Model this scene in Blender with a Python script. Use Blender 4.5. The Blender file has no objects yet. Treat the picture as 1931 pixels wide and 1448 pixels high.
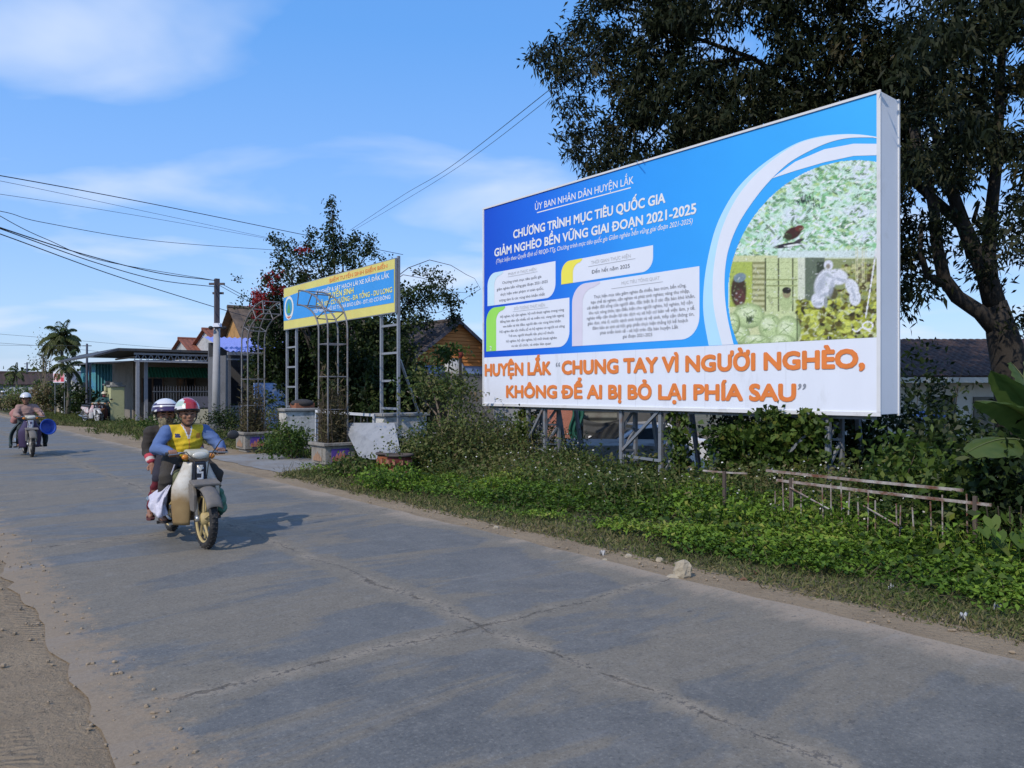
import bpy, bmesh, math, random
import numpy as np
from mathutils import Vector, Matrix, Quaternion

# ------------------------------------------------------------------ camera, sky, sun, exposure
sc = bpy.context.scene
COL = sc.collection
cam_d = bpy.data.cameras.new('camera')
cam = bpy.data.objects.new('camera', cam_d); COL.objects.link(cam)
cam.location = (0, 0, 1.55); cam.rotation_euler = (math.radians(90), 0, 0)
cam_d.sensor_width = 36.0; cam_d.lens = 36.0*1450/1931
cam_d.shift_y = 10/1931
cam_d.clip_end = 6000; cam_d.clip_start = 0.05
sc.camera = cam

SUN_AZ = Vector((-0.53, -0.848)); SUN_EL = math.radians(42)
SUN = Vector((SUN_AZ.x*math.cos(SUN_EL), SUN_AZ.y*math.cos(SUN_EL), math.sin(SUN_EL)))
sd = bpy.data.lights.new('sun', 'SUN'); so = bpy.data.objects.new('sun', sd); COL.objects.link(so)
sd.energy = 2.8; sd.angle = math.radians(0.5); sd.color = (1.0, 0.90, 0.76)
so.rotation_euler = SUN.to_track_quat('Z', 'Y').to_euler()
so.location = (-20, -25, 40)

world = bpy.data.worlds.new('World'); sc.world = world; world.use_nodes = True
wn = world.node_tree; wn.nodes.clear(); wl = wn.links
def N(t, typ, **kw):
    n = t.nodes.new(typ)
    for k, v in kw.items(): setattr(n, k, v)
    return n
sky = N(wn, 'ShaderNodeTexSky', sky_type='NISHITA', sun_disc=False)
sky.sun_elevation = SUN_EL; sky.sun_rotation = math.atan2(SUN_AZ.x, SUN_AZ.y)
sky.air_density = 1.0; sky.dust_density = 0.6; sky.ozone_density = 1.6
geo = N(wn, 'ShaderNodeTexCoord')
# clouds: direction projected on a flat layer overhead, two octaves of noise
sepd = N(wn, 'ShaderNodeSeparateXYZ'); wl.new(geo.outputs['Generated'], sepd.inputs[0])
mx = N(wn, 'ShaderNodeMath', operation='MAXIMUM'); wl.new(sepd.outputs['Z'], mx.inputs[0]); mx.inputs[1].default_value = 0.03
ad = N(wn, 'ShaderNodeMath', operation='ADD'); wl.new(mx.outputs[0], ad.inputs[0]); ad.inputs[1].default_value = 0.12
dv = N(wn, 'ShaderNodeVectorMath', operation='DIVIDE'); wl.new(geo.outputs['Generated'], dv.inputs[0])
cx3 = N(wn, 'ShaderNodeCombineXYZ')
for i in range(3): wl.new(ad.outputs[0], cx3.inputs[i])
wl.new(cx3.outputs[0], dv.inputs[1])
mp = N(wn, 'ShaderNodeMapping'); wl.new(dv.outputs[0], mp.inputs[0])
mp.inputs['Location'].default_value = (3.68, 5.1, 0); mp.inputs['Scale'].default_value = (0.9, 1.15, 0.0)
n1 = N(wn, 'ShaderNodeTexNoise'); wl.new(mp.outputs[0], n1.inputs['Vector'])
n1.inputs['Scale'].default_value = 1.15; n1.inputs['Detail'].default_value = 5; n1.inputs['Roughness'].default_value = 0.45; n1.inputs['Distortion'].default_value = 0.35
cr = N(wn, 'ShaderNodeValToRGB'); wl.new(n1.outputs['Fac'], cr.inputs[0])
cr.color_ramp.elements[0].position = 0.485; cr.color_ramp.elements[0].color = (0, 0, 0, 1)
cr.color_ramp.elements[1].position = 0.75; cr.color_ramp.elements[1].color = (1, 1, 1, 1)
hs = N(wn, 'ShaderNodeHueSaturation'); wl.new(sky.outputs[0], hs.inputs['Color'])
hs.inputs['Saturation'].default_value = 1.25; hs.inputs['Value'].default_value = 1.5
# clear tropical air: pale at the horizon, strong blue higher up
er = N(wn, 'ShaderNodeValToRGB'); wl.new(sepd.outputs['Z'], er.inputs[0]); ee = er.color_ramp.elements
while len(ee) < 5: ee.new(0.5)
for i, (p, c) in enumerate(((0.0, (0.36, 0.50, 0.74)), (0.09, (0.33, 0.52, 0.86)), (0.22, (0.235, 0.45, 0.90)), (0.42, (0.130, 0.36, 0.84)), (1.0, (0.065, 0.22, 0.66)))):
    ee[i].position = p; ee[i].color = (*c, 1)
sc8 = N(wn, 'ShaderNodeVectorMath', operation='SCALE'); wl.new(er.outputs[0], sc8.inputs[0]); sc8.inputs['Scale'].default_value = 1/0.12
mxs = N(wn, 'ShaderNodeMix', data_type='RGBA'); mxs.inputs[0].default_value = 0.80; wl.new(hs.outputs[0], mxs.inputs[6]); wl.new(sc8.outputs[0], mxs.inputs[7])
mxc = N(wn, 'ShaderNodeMix', data_type='RGBA'); wl.new(cr.outputs[0], mxc.inputs[0])
wl.new(mxs.outputs[2], mxc.inputs[6]); mxc.inputs[7].default_value = (5.4, 6.2, 7.7, 1)
bg = N(wn, 'ShaderNodeBackground'); wl.new(mxc.outputs[2], bg.inputs[0]); bg.inputs[1].default_value = 0.12
wo = N(wn, 'ShaderNodeOutputWorld'); wl.new(bg.outputs[0], wo.inputs[0])

sc.view_settings.view_transform = 'Standard'; sc.view_settings.look = 'None'
sc.view_settings.exposure = 0.2; sc.view_settings.gamma = 1.0
sc.cycles.use_denoising = True
sc.cycles.max_bounces = 6; sc.cycles.transparent_max_bounces = 8

# ------------------------------------------------------------------ frames and helpers
DX, DY = -0.6266, 0.7793          # along the road, away
NX, NY = 0.7793, 0.6266           # across the road, to the right
F, CX, HY, CH = 1450.0, 965.5, 734.0, 1.55
def R(u, v, z=0.0): return Vector((u*DX+v*NX, u*DY+v*NY, z))
def PX(px, py, Y): return Vector(((px-CX)/F*Y, Y, CH-(py-HY)/F*Y))
def UV(p): return (p[0]*DX+p[1]*DY, p[0]*NX+p[1]*NY)
rnd = random.Random(7)
rng = np.random.default_rng(11)
def srgb(r, g, b):
    f = lambda c: (c/255/12.92) if c/255 <= 0.04045 else ((c/255+0.055)/1.055)**2.4
    return (f(r), f(g), f(b))

def tag(o, label=None, cat=None, group=None, kind=None):
    if label: o['label'] = label
    if cat: o['category'] = cat
    if group: o['group'] = group
    if kind: o['kind'] = kind
    return o
def thing(name, label, cat, base=(0, 0, 0), rotz=0.0, group=None):
    o = bpy.data.objects.new(name, None); COL.objects.link(o)
    o.location = base; o.rotation_euler = (0, 0, rotz); o.empty_display_size = 0.2
    return tag(o, label, cat, group)

# ------------------------------------------------------------------ materials
MATS = {}
def M(name, rgb, rough=0.75, var=0.18, scale=4.0, metal=0.0, bump=0.0, bscale=30.0, dirt=None, dirt_amt=0.5, dscale=1.5, spec=0.4, stretch=(1, 1, 1), coat=0.0):
    if name in MATS: return MATS[name]
    m = bpy.data.materials.new(name); m.use_nodes = True; MATS[name] = m
    t = m.node_tree; L = t.links; b = t.nodes['Principled BSDF']
    b.inputs['Roughness'].default_value = rough; b.inputs['Metallic'].default_value = metal
    b.inputs['Specular IOR Level'].default_value = spec; b.inputs['Coat Weight'].default_value = coat
    tc = N(t, 'ShaderNodeTexCoord'); mp = N(t, 'ShaderNodeMapping'); L.new(tc.outputs['Object'], mp.inputs[0])
    mp.inputs['Scale'].default_value = stretch
    no = N(t, 'ShaderNodeTexNoise'); L.new(mp.outputs[0], no.inputs['Vector'])
    no.inputs['Scale'].default_value = scale; no.inputs['Detail'].default_value = 6; no.inputs['Roughness'].default_value = 0.62
    mix = N(t, 'ShaderNodeMix', data_type='RGBA'); L.new(no.outputs['Fac'], mix.inputs[0])
    mix.inputs[6].default_value = (*[c*(1-var*1.6) for c in rgb], 1); mix.inputs[7].default_value = (*[min(c*(1+var*1.6), 1) for c in rgb], 1)
    out = mix.outputs[2]
    if dirt:
        n2 = N(t, 'ShaderNodeTexNoise'); L.new(mp.outputs[0], n2.inputs['Vector'])
        n2.inputs['Scale'].default_value = dscale; n2.inputs['Detail'].default_value = 8; n2.inputs['Roughness'].default_value = 0.7
        r = N(t, 'ShaderNodeValToRGB'); L.new(n2.outputs['Fac'], r.inputs[0])
        r.color_ramp.elements[0].position = 0.62-0.3*dirt_amt; r.color_ramp.elements[1].position = 0.82-0.3*dirt_amt
        m2 = N(t, 'ShaderNodeMix', data_type='RGBA'); L.new(r.outputs[0], m2.inputs[0]); L.new(out, m2.inputs[6]); m2.inputs[7].default_value = (*dirt, 1)
        out = m2.outputs[2]
    L.new(out, b.inputs['Base Color'])
    if bump:
        nb = N(t, 'ShaderNodeTexNoise'); L.new(mp.outputs[0], nb.inputs['Vector']); nb.inputs['Scale'].default_value = bscale; nb.inputs['Detail'].default_value = 5
        bp = N(t, 'ShaderNodeBump'); bp.inputs['Strength'].default_value = bump; bp.inputs['Distance'].default_value = 0.02
        L.new(nb.outputs['Fac'], bp.inputs['Height']); L.new(bp.outputs[0], b.inputs['Normal'])
    return m
def Mleaf(name, cols, rough=0.55, trans=0.25, spec=0.25):
    """leaf colour runs over a ramp picked per leaf (attribute 'tint')"""
    if name in MATS: return MATS[name]
    m = bpy.data.materials.new(name); m.use_nodes = True; MATS[name] = m
    t = m.node_tree; L = t.links; b = t.nodes['Principled BSDF']
    at = N(t, 'ShaderNodeAttribute', attribute_name='tint')
    r = N(t, 'ShaderNodeValToRGB'); L.new(at.outputs['Fac'], r.inputs[0])
    e = r.color_ramp.elements
    while len(e) < len(cols): e.new(0.5)
    for i, c in enumerate(cols): e[i].position = i/(len(cols)-1); e[i].color = (*c, 1)
    L.new(r.outputs[0], b.inputs['Base Color']); b.inputs['Roughness'].default_value = rough; b.inputs['Specular IOR Level'].default_value = spec
    tr = N(t, 'ShaderNodeBsdfTranslucent'); L.new(r.outputs[0], tr.inputs[0])
    ms = N(t, 'ShaderNodeMixShader'); ms.inputs[0].default_value = trans
    L.new(b.outputs[0], ms.inputs[1]); L.new(tr.outputs[0], ms.inputs[2]); L.new(ms.outputs[0], t.nodes['Material Output'].inputs[0])
    return m
def Mcol(name, rough=0.6):
    if name in MATS: return MATS[name]
    m = bpy.data.materials.new(name); m.use_nodes = True; MATS[name] = m
    t = m.node_tree; b = t.nodes['Principled BSDF']; at = N(t, 'ShaderNodeAttribute', attribute_name='Col')
    t.links.new(at.outputs['Color'], b.inputs['Base Color']); b.inputs['Roughness'].default_value = rough; b.inputs['Specular IOR Level'].default_value = 0.25
    return m

# ------------------------------------------------------------------ mesh builder
def link(name, me, mats, parent=None):
    o = bpy.data.objects.new(name, me); COL.objects.link(o)
    for m in (mats if isinstance(mats, (list, tuple)) else [mats]): me.materials.append(m)
    if parent is not None: o.parent = parent
    return o
class MB:
    def __init__(s): s.v = []; s.f = []; s.m = []
    def add(s, vs, fs, mi=0):
        k = len(s.v); s.v += [tuple(p) for p in vs]
        for f in fs: s.f.append(tuple(i+k for i in f)); s.m.append(mi)
        return s
    def hexa(s, c, mi=0):   # 8 corners: bottom 4 ccw, top 4 ccw
        return s.add(c, [(3, 2, 1, 0), (4, 5, 6, 7), (0, 1, 5, 4), (1, 2, 6, 5), (2, 3, 7, 6), (3, 0, 4, 7)], mi)
    def buv(s, u0, u1, v0, v1, z0, z1, mi=0):
        return s.hexa([R(u0, v0, z0), R(u1, v0, z0), R(u1, v1, z0), R(u0, v1, z0), R(u0, v0, z1), R(u1, v0, z1), R(u1, v1, z1), R(u0, v1, z1)], mi)
    def box(s, c, sz, rot=None, mi=0):
        hx, hy, hz = [q/2 for q in sz]; c = Vector(c)
        q = [Vector(p) for p in ((-hx, -hy, -hz), (hx, -hy, -hz), (hx, hy, -hz), (-hx, hy, -hz), (-hx, -hy, hz), (hx, -hy, hz), (hx, hy, hz), (-hx, hy, hz))]
        if rot is not None: q = [rot @ p for p in q]
        return s.hexa([p+c for p in q], mi)
    def tube(s, pts, r, n=8, mi=0, caps=True, flat=1.0):
        pts = [Vector(p) for p in pts]; rs = r if isinstance(r, (list, tuple)) else [r]*len(pts)
        vs = []; fs = []; up = None
        for i, p in enumerate(pts):
            t = (pts[min(i+1, len(pts)-1)]-pts[max(i-1, 0)])
            if t.length < 1e-9: t = Vector((0, 0, 1))
            t.normalize()
            if up is None:
                up = Vector((0, 0, 1)) if abs(t.z) < 0.95 else Vector((NX, NY, 0))
            a = (up - t*up.dot(t))
            if a.length < 1e-6: a = t.orthogonal()
            a.normalize(); up = a; b = t.cross(a)
            for k in range(n):
                w = 2*math.pi*(k+(0.5 if n == 4 else 0))/n
                q = rs[i]*(1.414 if n == 4 else 1)
                vs.append(p + a*math.cos(w)*q + b*math.sin(w)*q*flat)
        for i in range(len(pts)-1):
            for k in range(n): fs.append((i*n+k, i*n+(k+1) % n, (i+1)*n+(k+1) % n, (i+1)*n+k))
        if caps:
            fs.append(tuple(range(n-1, -1, -1))); fs.append(tuple((len(pts)-1)*n+k for k in range(n)))
        return s.add(vs, fs, mi)
    def lathe(s, prof, c=(0, 0, 0), rot=None, n=20, mi=0, sweep=2*math.pi):
        vs = []; fs = []; c = Vector(c); full = abs(sweep-2*math.pi) < 1e-6; m = n if full else n+1
        for r, z in prof:
            for k in range(m):
                a = sweep*k/n; p = Vector((r*math.cos(a), r*math.sin(a), z))
                vs.append((rot @ p if rot is not None else p)+c)
        for i in range(len(prof)-1):
            for k in range(n):
                k2 = (k+1) % m
                fs.append((i*m+k, i*m+k2, (i+1)*m+k2, (i+1)*m+k))
        return s.add(vs, fs, mi)
    def ell(s, c, r, rot=None, n=14, mi=0):
        prof = [(max(math.sin(math.pi*i/(n//2+2)), 1e-4), -math.cos(math.pi*i/(n//2+2))) for i in range(n//2+3)]
        k = len(s.v); s.lathe(prof, n=n, mi=mi); c = Vector(c)
        for i in range(k, len(s.v)):
            p = Vector(s.v[i]); p = Vector((p.x*r[0], p.y*r[1], p.z*r[2]))
            if rot is not None: p = rot @ p
            s.v[i] = tuple(p+c)
        return s
    def prism(s, poly, fn, d0, d1, mi=0):   # poly in 2D, fn(a,b,depth)->3D
        n = len(poly); vs = [fn(a, b, d0) for a, b in poly]+[fn(a, b, d1) for a, b in poly]
        fs = [tuple(range(n-1, -1, -1)), tuple(range(n, 2*n))]+[(i, (i+1) % n, n+(i+1) % n, n+i) for i in range(n)]
        return s.add(vs, fs, mi)
    def grid(s, fn, nu, nv, mi=0):
        k = [fn(i/nu, j/nv) for i in range(nu+1) for j in range(nv+1)]
        return s.add(k, [(i*(nv+1)+j, (i+1)*(nv+1)+j, (i+1)*(nv+1)+j+1, i*(nv+1)+j+1) for i in range(nu) for j in range(nv)], mi)
    def build(s, name, mats, parent=None, smooth=False, world=True, bevel=0.0, thick=0.0, merge=False, recalc=True):
        off = Vector((0, 0, 0))
        if parent is not None and world:
            q = parent
            while q is not None: off += Vector(q.location); q = q.parent
        me = bpy.data.meshes.new(name)
        me.from_pydata([(x-off.x, y-off.y, z-off.z) for x, y, z in s.v], [], s.f)
        for p, mi in zip(me.polygons, s.m): p.material_index = mi; p.use_smooth = smooth
        if recalc or merge:
            bm = bmesh.new(); bm.from_mesh(me)
            if merge: bmesh.ops.remove_doubles(bm, verts=bm.verts, dist=1e-4)
            bmesh.ops.recalc_face_normals(bm, faces=bm.faces); bm.to_mesh(me); bm.free()
        me.update()
        o = link(name, me, mats, parent)
        if thick:
            q = o.modifiers.new('thickness', 'SOLIDIFY'); q.thickness = thick; q.offset = 0
        if bevel:
            q = o.modifiers.new('bevel', 'BEVEL'); q.width = bevel; q.segments = 2; q.limit_method = 'ANGLE'
        return o

def quads(name, V, mats, parent=None, tint=None, mi=None, off=None):
    """V: (n,4,3) array of loose quads -> one mesh"""
    n = len(V); me = bpy.data.meshes.new(name)
    co = np.asarray(V, dtype=np.float64).reshape(-1, 3)
    if off is not None: co = co-np.asarray(off)[None, :]
    me.vertices.add(n*4); me.vertices.foreach_set('co', co.astype(np.float32).ravel())
    me.loops.add(n*4); me.loops.foreach_set('vertex_index', np.arange(n*4, dtype=np.int32))
    me.polygons.add(n); me.polygons.foreach_set('loop_start', np.arange(0, n*4, 4, dtype=np.int32))
    if mi is not None: me.polygons.foreach_set('material_index', np.asarray(mi, dtype=np.int32))
    me.update(calc_edges=True)
    if tint is not None:
        a = me.attributes.new('tint', 'FLOAT', 'POINT'); a.data.foreach_set('value', np.repeat(np.asarray(tint, dtype=np.float32), 4))
    return link(name, me, mats, parent)
def nrmz(a): return a/np.maximum(np.linalg.norm(a, axis=-1, keepdims=True), 1e-9)
def leafq(pos, ax, L, W, fold=0.25, up=None, droop=0.15):
    """rhombic folded leaves: pos (n,3) base, ax (n,3) direction, L,W (n,)"""
    n = len(pos); ax = nrmz(ax)
    ref = rng.normal(size=(n, 3)) if up is None else np.asarray(up)+rng.normal(size=(n, 3))*0.35
    sd_ = nrmz(np.cross(ax, ref)); nm = np.cross(sd_, ax)
    L = np.asarray(L)[:, None]; W = np.asarray(W)[:, None]
    mid = pos+ax*L*0.45
    tip = pos+ax*L; tip[:, 2] -= (droop*L)[:, 0]
    return np.stack([pos, mid+sd_*W/2+nm*W*fold, tip, mid-sd_*W/2+nm*W*fold], axis=1)

def remesh(name, prims, voxel, mat, parent, iters=4, world=False, paint=None, loc=None):
    """union of capsules / ellipsoids fused into ONE continuous surface"""
    b = MB()
    for p in prims:
        if p[0] == 'c':
            _, p0, r0, p1, r1 = p; p0 = Vector(p0); p1 = Vector(p1); ax = (p1-p0); n = max(ax.length, 1e-6); ax.normalize()
            pts = []; rs = []
            for a in (-90, -60, -30): pts.append(p0+ax*r0*math.sin(math.radians(a))); rs.append(max(r0*math.cos(math.radians(a)), 1e-4))
            for k in range(5): pts.append(p0.lerp(p1, k/4)); rs.append(r0+(r1-r0)*k/4)
            for a in (30, 60, 90): pts.append(p1+ax*r1*math.sin(math.radians(a))); rs.append(max(r1*math.cos(math.radians(a)), 1e-4))
            b.tube(pts, rs, n=14)
        elif p[0] == 'e': b.ell(p[1], p[2], p[3] if len(p) > 3 else None, n=16)
    me = bpy.data.meshes.new(name+'_src'); me.from_pydata(b.v, [], b.f); me.update()
    bm = bmesh.new(); bm.from_mesh(me); bmesh.ops.recalc_face_normals(bm, faces=bm.faces); bm.to_mesh(me); bm.free()
    t = bpy.data.objects.new('tmp', me); COL.objects.link(t)
    q = t.modifiers.new('r', 'REMESH'); q.mode = 'VOXEL'; q.voxel_size = voxel; q.use_smooth_shade = True
    if iters:
        q = t.modifiers.new('s', 'SMOOTH'); q.iterations = iters; q.factor = 0.5
    dg = bpy.context.evaluated_depsgraph_get(); nm = bpy.data.meshes.new_from_object(t.evaluated_get(dg))
    bpy.data.objects.remove(t); bpy.data.meshes.remove(me)
    nm.name = name; nm.materials.clear()
    mats = mat if isinstance(mat, (list, tuple)) else [mat]
    nm.polygons.foreach_set('use_smooth', [True]*len(nm.polygons))
    if paint:
        idx = [paint(p.center, p.normal) for p in nm.polygons]
        nm.polygons.foreach_set('material_index', idx)
    nm.update()
    return link(name, nm, mats, parent)

def text2d(body, shear=0.0, bold=0.0, space=1.0, align=None, lines=1.0, grow=0.0):
    c = bpy.data.curves.new('txt', 'FONT'); c.body = body; c.size = 1.0; c.shear = shear; c.bevel_depth = bold; c.bevel_resolution = 0; c.offset = grow
    c.resolution_u = 3; c.space_character = space; c.space_line = lines
    if align: c.align_x = align
    o = bpy.data.objects.new('txt', c); COL.objects.link(o)
    dg = bpy.context.evaluated_depsgraph_get(); me = bpy.data.meshes.new_from_object(o.evaluated_get(dg))
    V = [tuple(v.co) for v in me.vertices]; Fs = [tuple(p.vertices) for p in me.polygons]
    bpy.data.objects.remove(o); bpy.data.curves.remove(c); bpy.data.meshes.remove(me)
    return V, Fs
_cap = {}
def capheight():
    if 'h' not in _cap:
        V, _ = text2d('H'); _cap['h'] = max(v[1] for v in V)-min(v[1] for v in V)
    return _cap['h']
def put_text(mb, body, x0, x1, y, cap, fn, shear=0.0, bold=0.0, off=0.006, mi=0, space=1.0, grow=0.0):
    plain = body.replace('Đ', 'D').replace('Ị', 'I')      # the barred D and the dotted I are put together by hand
    V, Fs = text2d(plain, shear, bold, space, grow=0.001)
    a = min(v[0] for v in V); w = max(v[0] for v in V)-a; sx = (x1-x0)/w; sy = cap/capheight(); H = capheight()
    P = [([(v[0], v[1], v[2]) for v in V], Fs)]
    for i, ch in enumerate(body):
        if ch in 'ĐỊ':
            W, _ = text2d(plain[:i+1], shear, bold, space, grow=0.001); C1_, _ = text2d(plain[i], shear, bold, space, grow=0.001)
            r_ = max(v[0] for v in W); l_ = r_-(max(v[0] for v in C1_)-min(v[0] for v in C1_))
            if ch == 'Đ': P.append(([(l_-0.10*H, 0.42*H, 0.002), (l_+0.42*H, 0.42*H, 0.002), (l_+0.42*H, 0.55*H, 0.002), (l_-0.10*H, 0.55*H, 0.002)], [(0, 1, 2, 3)]))
            else: P.append(([((l_+r_)/2+0.085*H*math.cos(k*math.pi/6), -0.24*H+0.085*H*math.sin(k*math.pi/6), 0.002) for k in range(12)], [tuple(range(12))]))
    for k in range(17 if grow else 1):      # heavy lettering: the letter laid again and again round its outline, each sheet a hair prouder
        g_ = 0 if k == 0 else grow*(1.0 if k % 2 else 0.55); dx, dy = g_*math.cos(k*math.pi/8)*sy, g_*math.sin(k*math.pi/8)*sy
        for V_, F_ in P: mb.add([fn(x0+(v[0]-a)*sx+dx, y+v[1]*sy+dy, off+v[2]*0.06+k*0.00025) for v in V_], F_, mi)
# ------------------------------------------------------------------ the setting: ground, road, shoulders
def smooth01(x): x = min(max(x, 0.0), 1.0); return x*x*(3-2*x)
def ground_z(u, v):
    # the yards behind the hoarding lie lower than the road
    d = smooth01((v-10.2)/2.2)*smooth01((u+6)/6)*(1-smooth01((u-15)/5))*(1-smooth01((v-40)/20))
    return -0.012-0.70*d
def noise2(u, v, s):
    return (math.sin(u*1.7*s+math.sin(v*2.3*s)*1.3)+math.sin(v*3.1*s+u*0.9*s)+math.sin(u*4.3*s-v*2.2*s)*0.6)/2.6

us = np.unique(np.concatenate([np.linspace(-1500, -60, 8), np.linspace(-60, -8, 14), np.linspace(-8, 30, 77), np.linspace(30, 120, 46), np.linspace(120, 3000, 12)]))
vs_ = np.unique(np.concatenate([np.linspace(-2500, -60, 8), np.linspace(-60, -6, 12), np.linspace(-6, 30, 73), np.linspace(30, 90, 16), np.linspace(90, 2500, 10)]))
gb = MB(); nv = len(vs_)
gb.v = [tuple(R(u, v, ground_z(u, v)-(0.03 if 0.3 < v < 5.3 else 0))) for u in us for v in vs_]
gb.f = [(i*nv+j, (i+1)*nv+j, (i+1)*nv+j+1, i*nv+j+1) for i in range(len(us)-1) for j in range(nv-1)]; gb.m = [0]*len(gb.f)

def surf_mat(name):
    m = bpy.data.materials.new(name); m.use_nodes = True; t = m.node_tree; L = t.links; b = t.nodes['Principled BSDF']
    g = N(t, 'ShaderNodeTexCoord'); mp = N(t, 'ShaderNodeMapping', vector_type='TEXTURE'); L.new(g.outputs['Object'], mp.inputs[0])
    mp.inputs['Rotation'].default_value = (0, 0, math.atan2(NY, NX))   # x = across the road, y = along it
    return m, t, L, b, mp.outputs[0]
def tex_noise(t, L, vec, scale, detail=6, rough=0.6, stretch=None, dist=0.0):
    if stretch:
        q = N(t, 'ShaderNodeMapping'); L.new(vec, q.inputs[0]); q.inputs['Scale'].default_value = stretch; vec = q.outputs[0]
    n = N(t, 'ShaderNodeTexNoise'); L.new(vec, n.inputs['Vector']); n.inputs['Scale'].default_value = scale
    n.inputs['Detail'].default_value = detail; n.inputs['Roughness'].default_value = rough; n.inputs['Distortion'].default_value = dist
    return n.outputs['Fac']
def ramp(t, L, fac, a, b, ca=(0, 0, 0), cb=(1, 1, 1)):
    r = N(t, 'ShaderNodeValToRGB'); L.new(fac, r.inputs[0]); e = r.color_ramp.elements
    e[0].position = a; e[1].position = b; e[0].color = (*ca, 1); e[1].color = (*cb, 1); return r.outputs[0]
def mixc(t, L, fac, a, b):
    m = N(t, 'ShaderNodeMix', data_type='RGBA')
    if isinstance(fac, float): m.inputs[0].default_value = fac
    else: L.new(fac, m.inputs[0])
    for i, c in ((6, a), (7, b)):
        if isinstance(c, tuple): m.inputs[i].default_value = (*c, 1)
        else: L.new(c, m.inputs[i])
    return m.outputs[2]
def mathn(t, L, op, a, b=None):
    m = N(t, 'ShaderNodeMath', operation=op)
    for i, c in ((0, a), (1, b)):
        if c is None: continue
        if isinstance(c, (int, float)): m.inputs[i].default_value = c
        else: L.new(c, m.inputs[i])
    return m.outputs[0]

# soil and thin turf
m, t, L, b, vec = surf_mat('soil_and_turf')
f1 = ramp(t, L, tex_noise(t, L, vec, 0.55, 7), 0.40, 0.62)
soil = mixc(t, L, tex_noise(t, L, vec, 9, 6), (0.09, 0.065, 0.04), (0.21, 0.16, 0.105))
turf = mixc(t, L, tex_noise(t, L, vec, 7, 6), (0.030, 0.045, 0.012), (0.085, 0.105, 0.035))
L.new(mixc(t, L, f1, soil, turf), b.inputs['Base Color']); b.inputs['Roughness'].default_value = 0.95
bp = N(t, 'ShaderNodeBump'); bp.inputs['Strength'].default_value = 0.6; bp.inputs['Distance'].default_value = 0.04
L.new(tex_noise(t, L, vec, 16, 6), bp.inputs['Height']); L.new(bp.outputs[0], b.inputs['Normal'])
tag(gb.build('ground', m, recalc=False), kind='structure')

# sandy dirt with tyre marks
m, t, L, b, vec = surf_mat('sandy_dirt'); DIRT = m
c1 = mixc(t, L, tex_noise(t, L, vec, 2.2, 8, 0.65), (0.170, 0.128, 0.084), (0.41, 0.320, 0.215))
c1 = mixc(t, L, ramp(t, L, tex_noise(t, L, vec, 55, 4, 0.7), 0.60, 0.72), c1, (0.40, 0.34, 0.27))
c1 = mixc(t, L, ramp(t, L, tex_noise(t, L, vec, 22, 5, 0.75), 0.58, 0.70), c1, (0.085, 0.072, 0.056))
L.new(c1, b.inputs['Base Color']); b.inputs['Roughness'].default_value = 0.97; b.inputs['Specular IOR Level'].default_value = 0.15
wv = N(t, 'ShaderNodeTexWave', bands_direction='DIAGONAL'); q = N(t, 'ShaderNodeMapping'); L.new(vec, q.inputs[0]); q.inputs['Scale'].default_value = (1.3, 2.3, 0.0); L.new(q.outputs[0], wv.inputs[0])
wv.inputs['Scale'].default_value = 5.2; wv.inputs['Distortion'].default_value = 4.5; wv.inputs['Detail'].default_value = 2
tr_ = ramp(t, L, tex_noise(t, L, vec, 1.6, 2, 0.4, (1.6, 0.15, 1)), 0.49, 0.55)
hsum = mathn(t, L, 'ADD', mathn(t, L, 'MULTIPLY', mathn(t, L, 'MULTIPLY', wv.outputs['Fac'], tr_), 0.28), mathn(t, L, 'MULTIPLY', tex_noise(t, L, vec, 24, 7, 0.7), 0.9))
bp = N(t, 'ShaderNodeBump'); bp.inputs['Strength'].default_value = 1.0; bp.inputs['Distance'].default_value = 0.034
L.new(hsum, bp.inputs['Height']); L.new(bp.outputs[0], b.inputs['Normal'])

def strip(name, mat, v_in, v_out, z, u0, u1, nu, nvv=6, zamp=0.0, kind='structure'):
    mb = MB()
    def fn(a, c):
        u = u0+(u1-u0)*a**1.6; v = v_in(u)+(v_out(u)-v_in(u))*c
        return R(u, v, z+zamp*noise2(u, v*2, 2.2)*math.sin(math.pi*c))
    mb.grid(fn, nu, nvv)
    o = mb.build(name, mat, recalc=False, smooth=True); tag(o, kind=kind); return o
rg = lambda u, s: 0.5*noise2(u, s, 1.9)+0.3*noise2(u*3.1, s+3, 2.0)+0.2*noise2(u*8.1, s, 2.3)
strip('dirt_shoulder', DIRT, lambda u: -4.5, lambda u: 1.05+0.05*rg(u, 9), -0.003, -8, 150, 420, 40, 0.018)
strip('dirt_verge', DIRT, lambda u: 4.85, lambda u: 5.42+0.10*rg(u, 2)+(1.5*smooth01((u-13.2)/2)*(1-smooth01((u-33)/6))), -0.002, -8, 150, 420, 8, 0.004)

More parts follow.
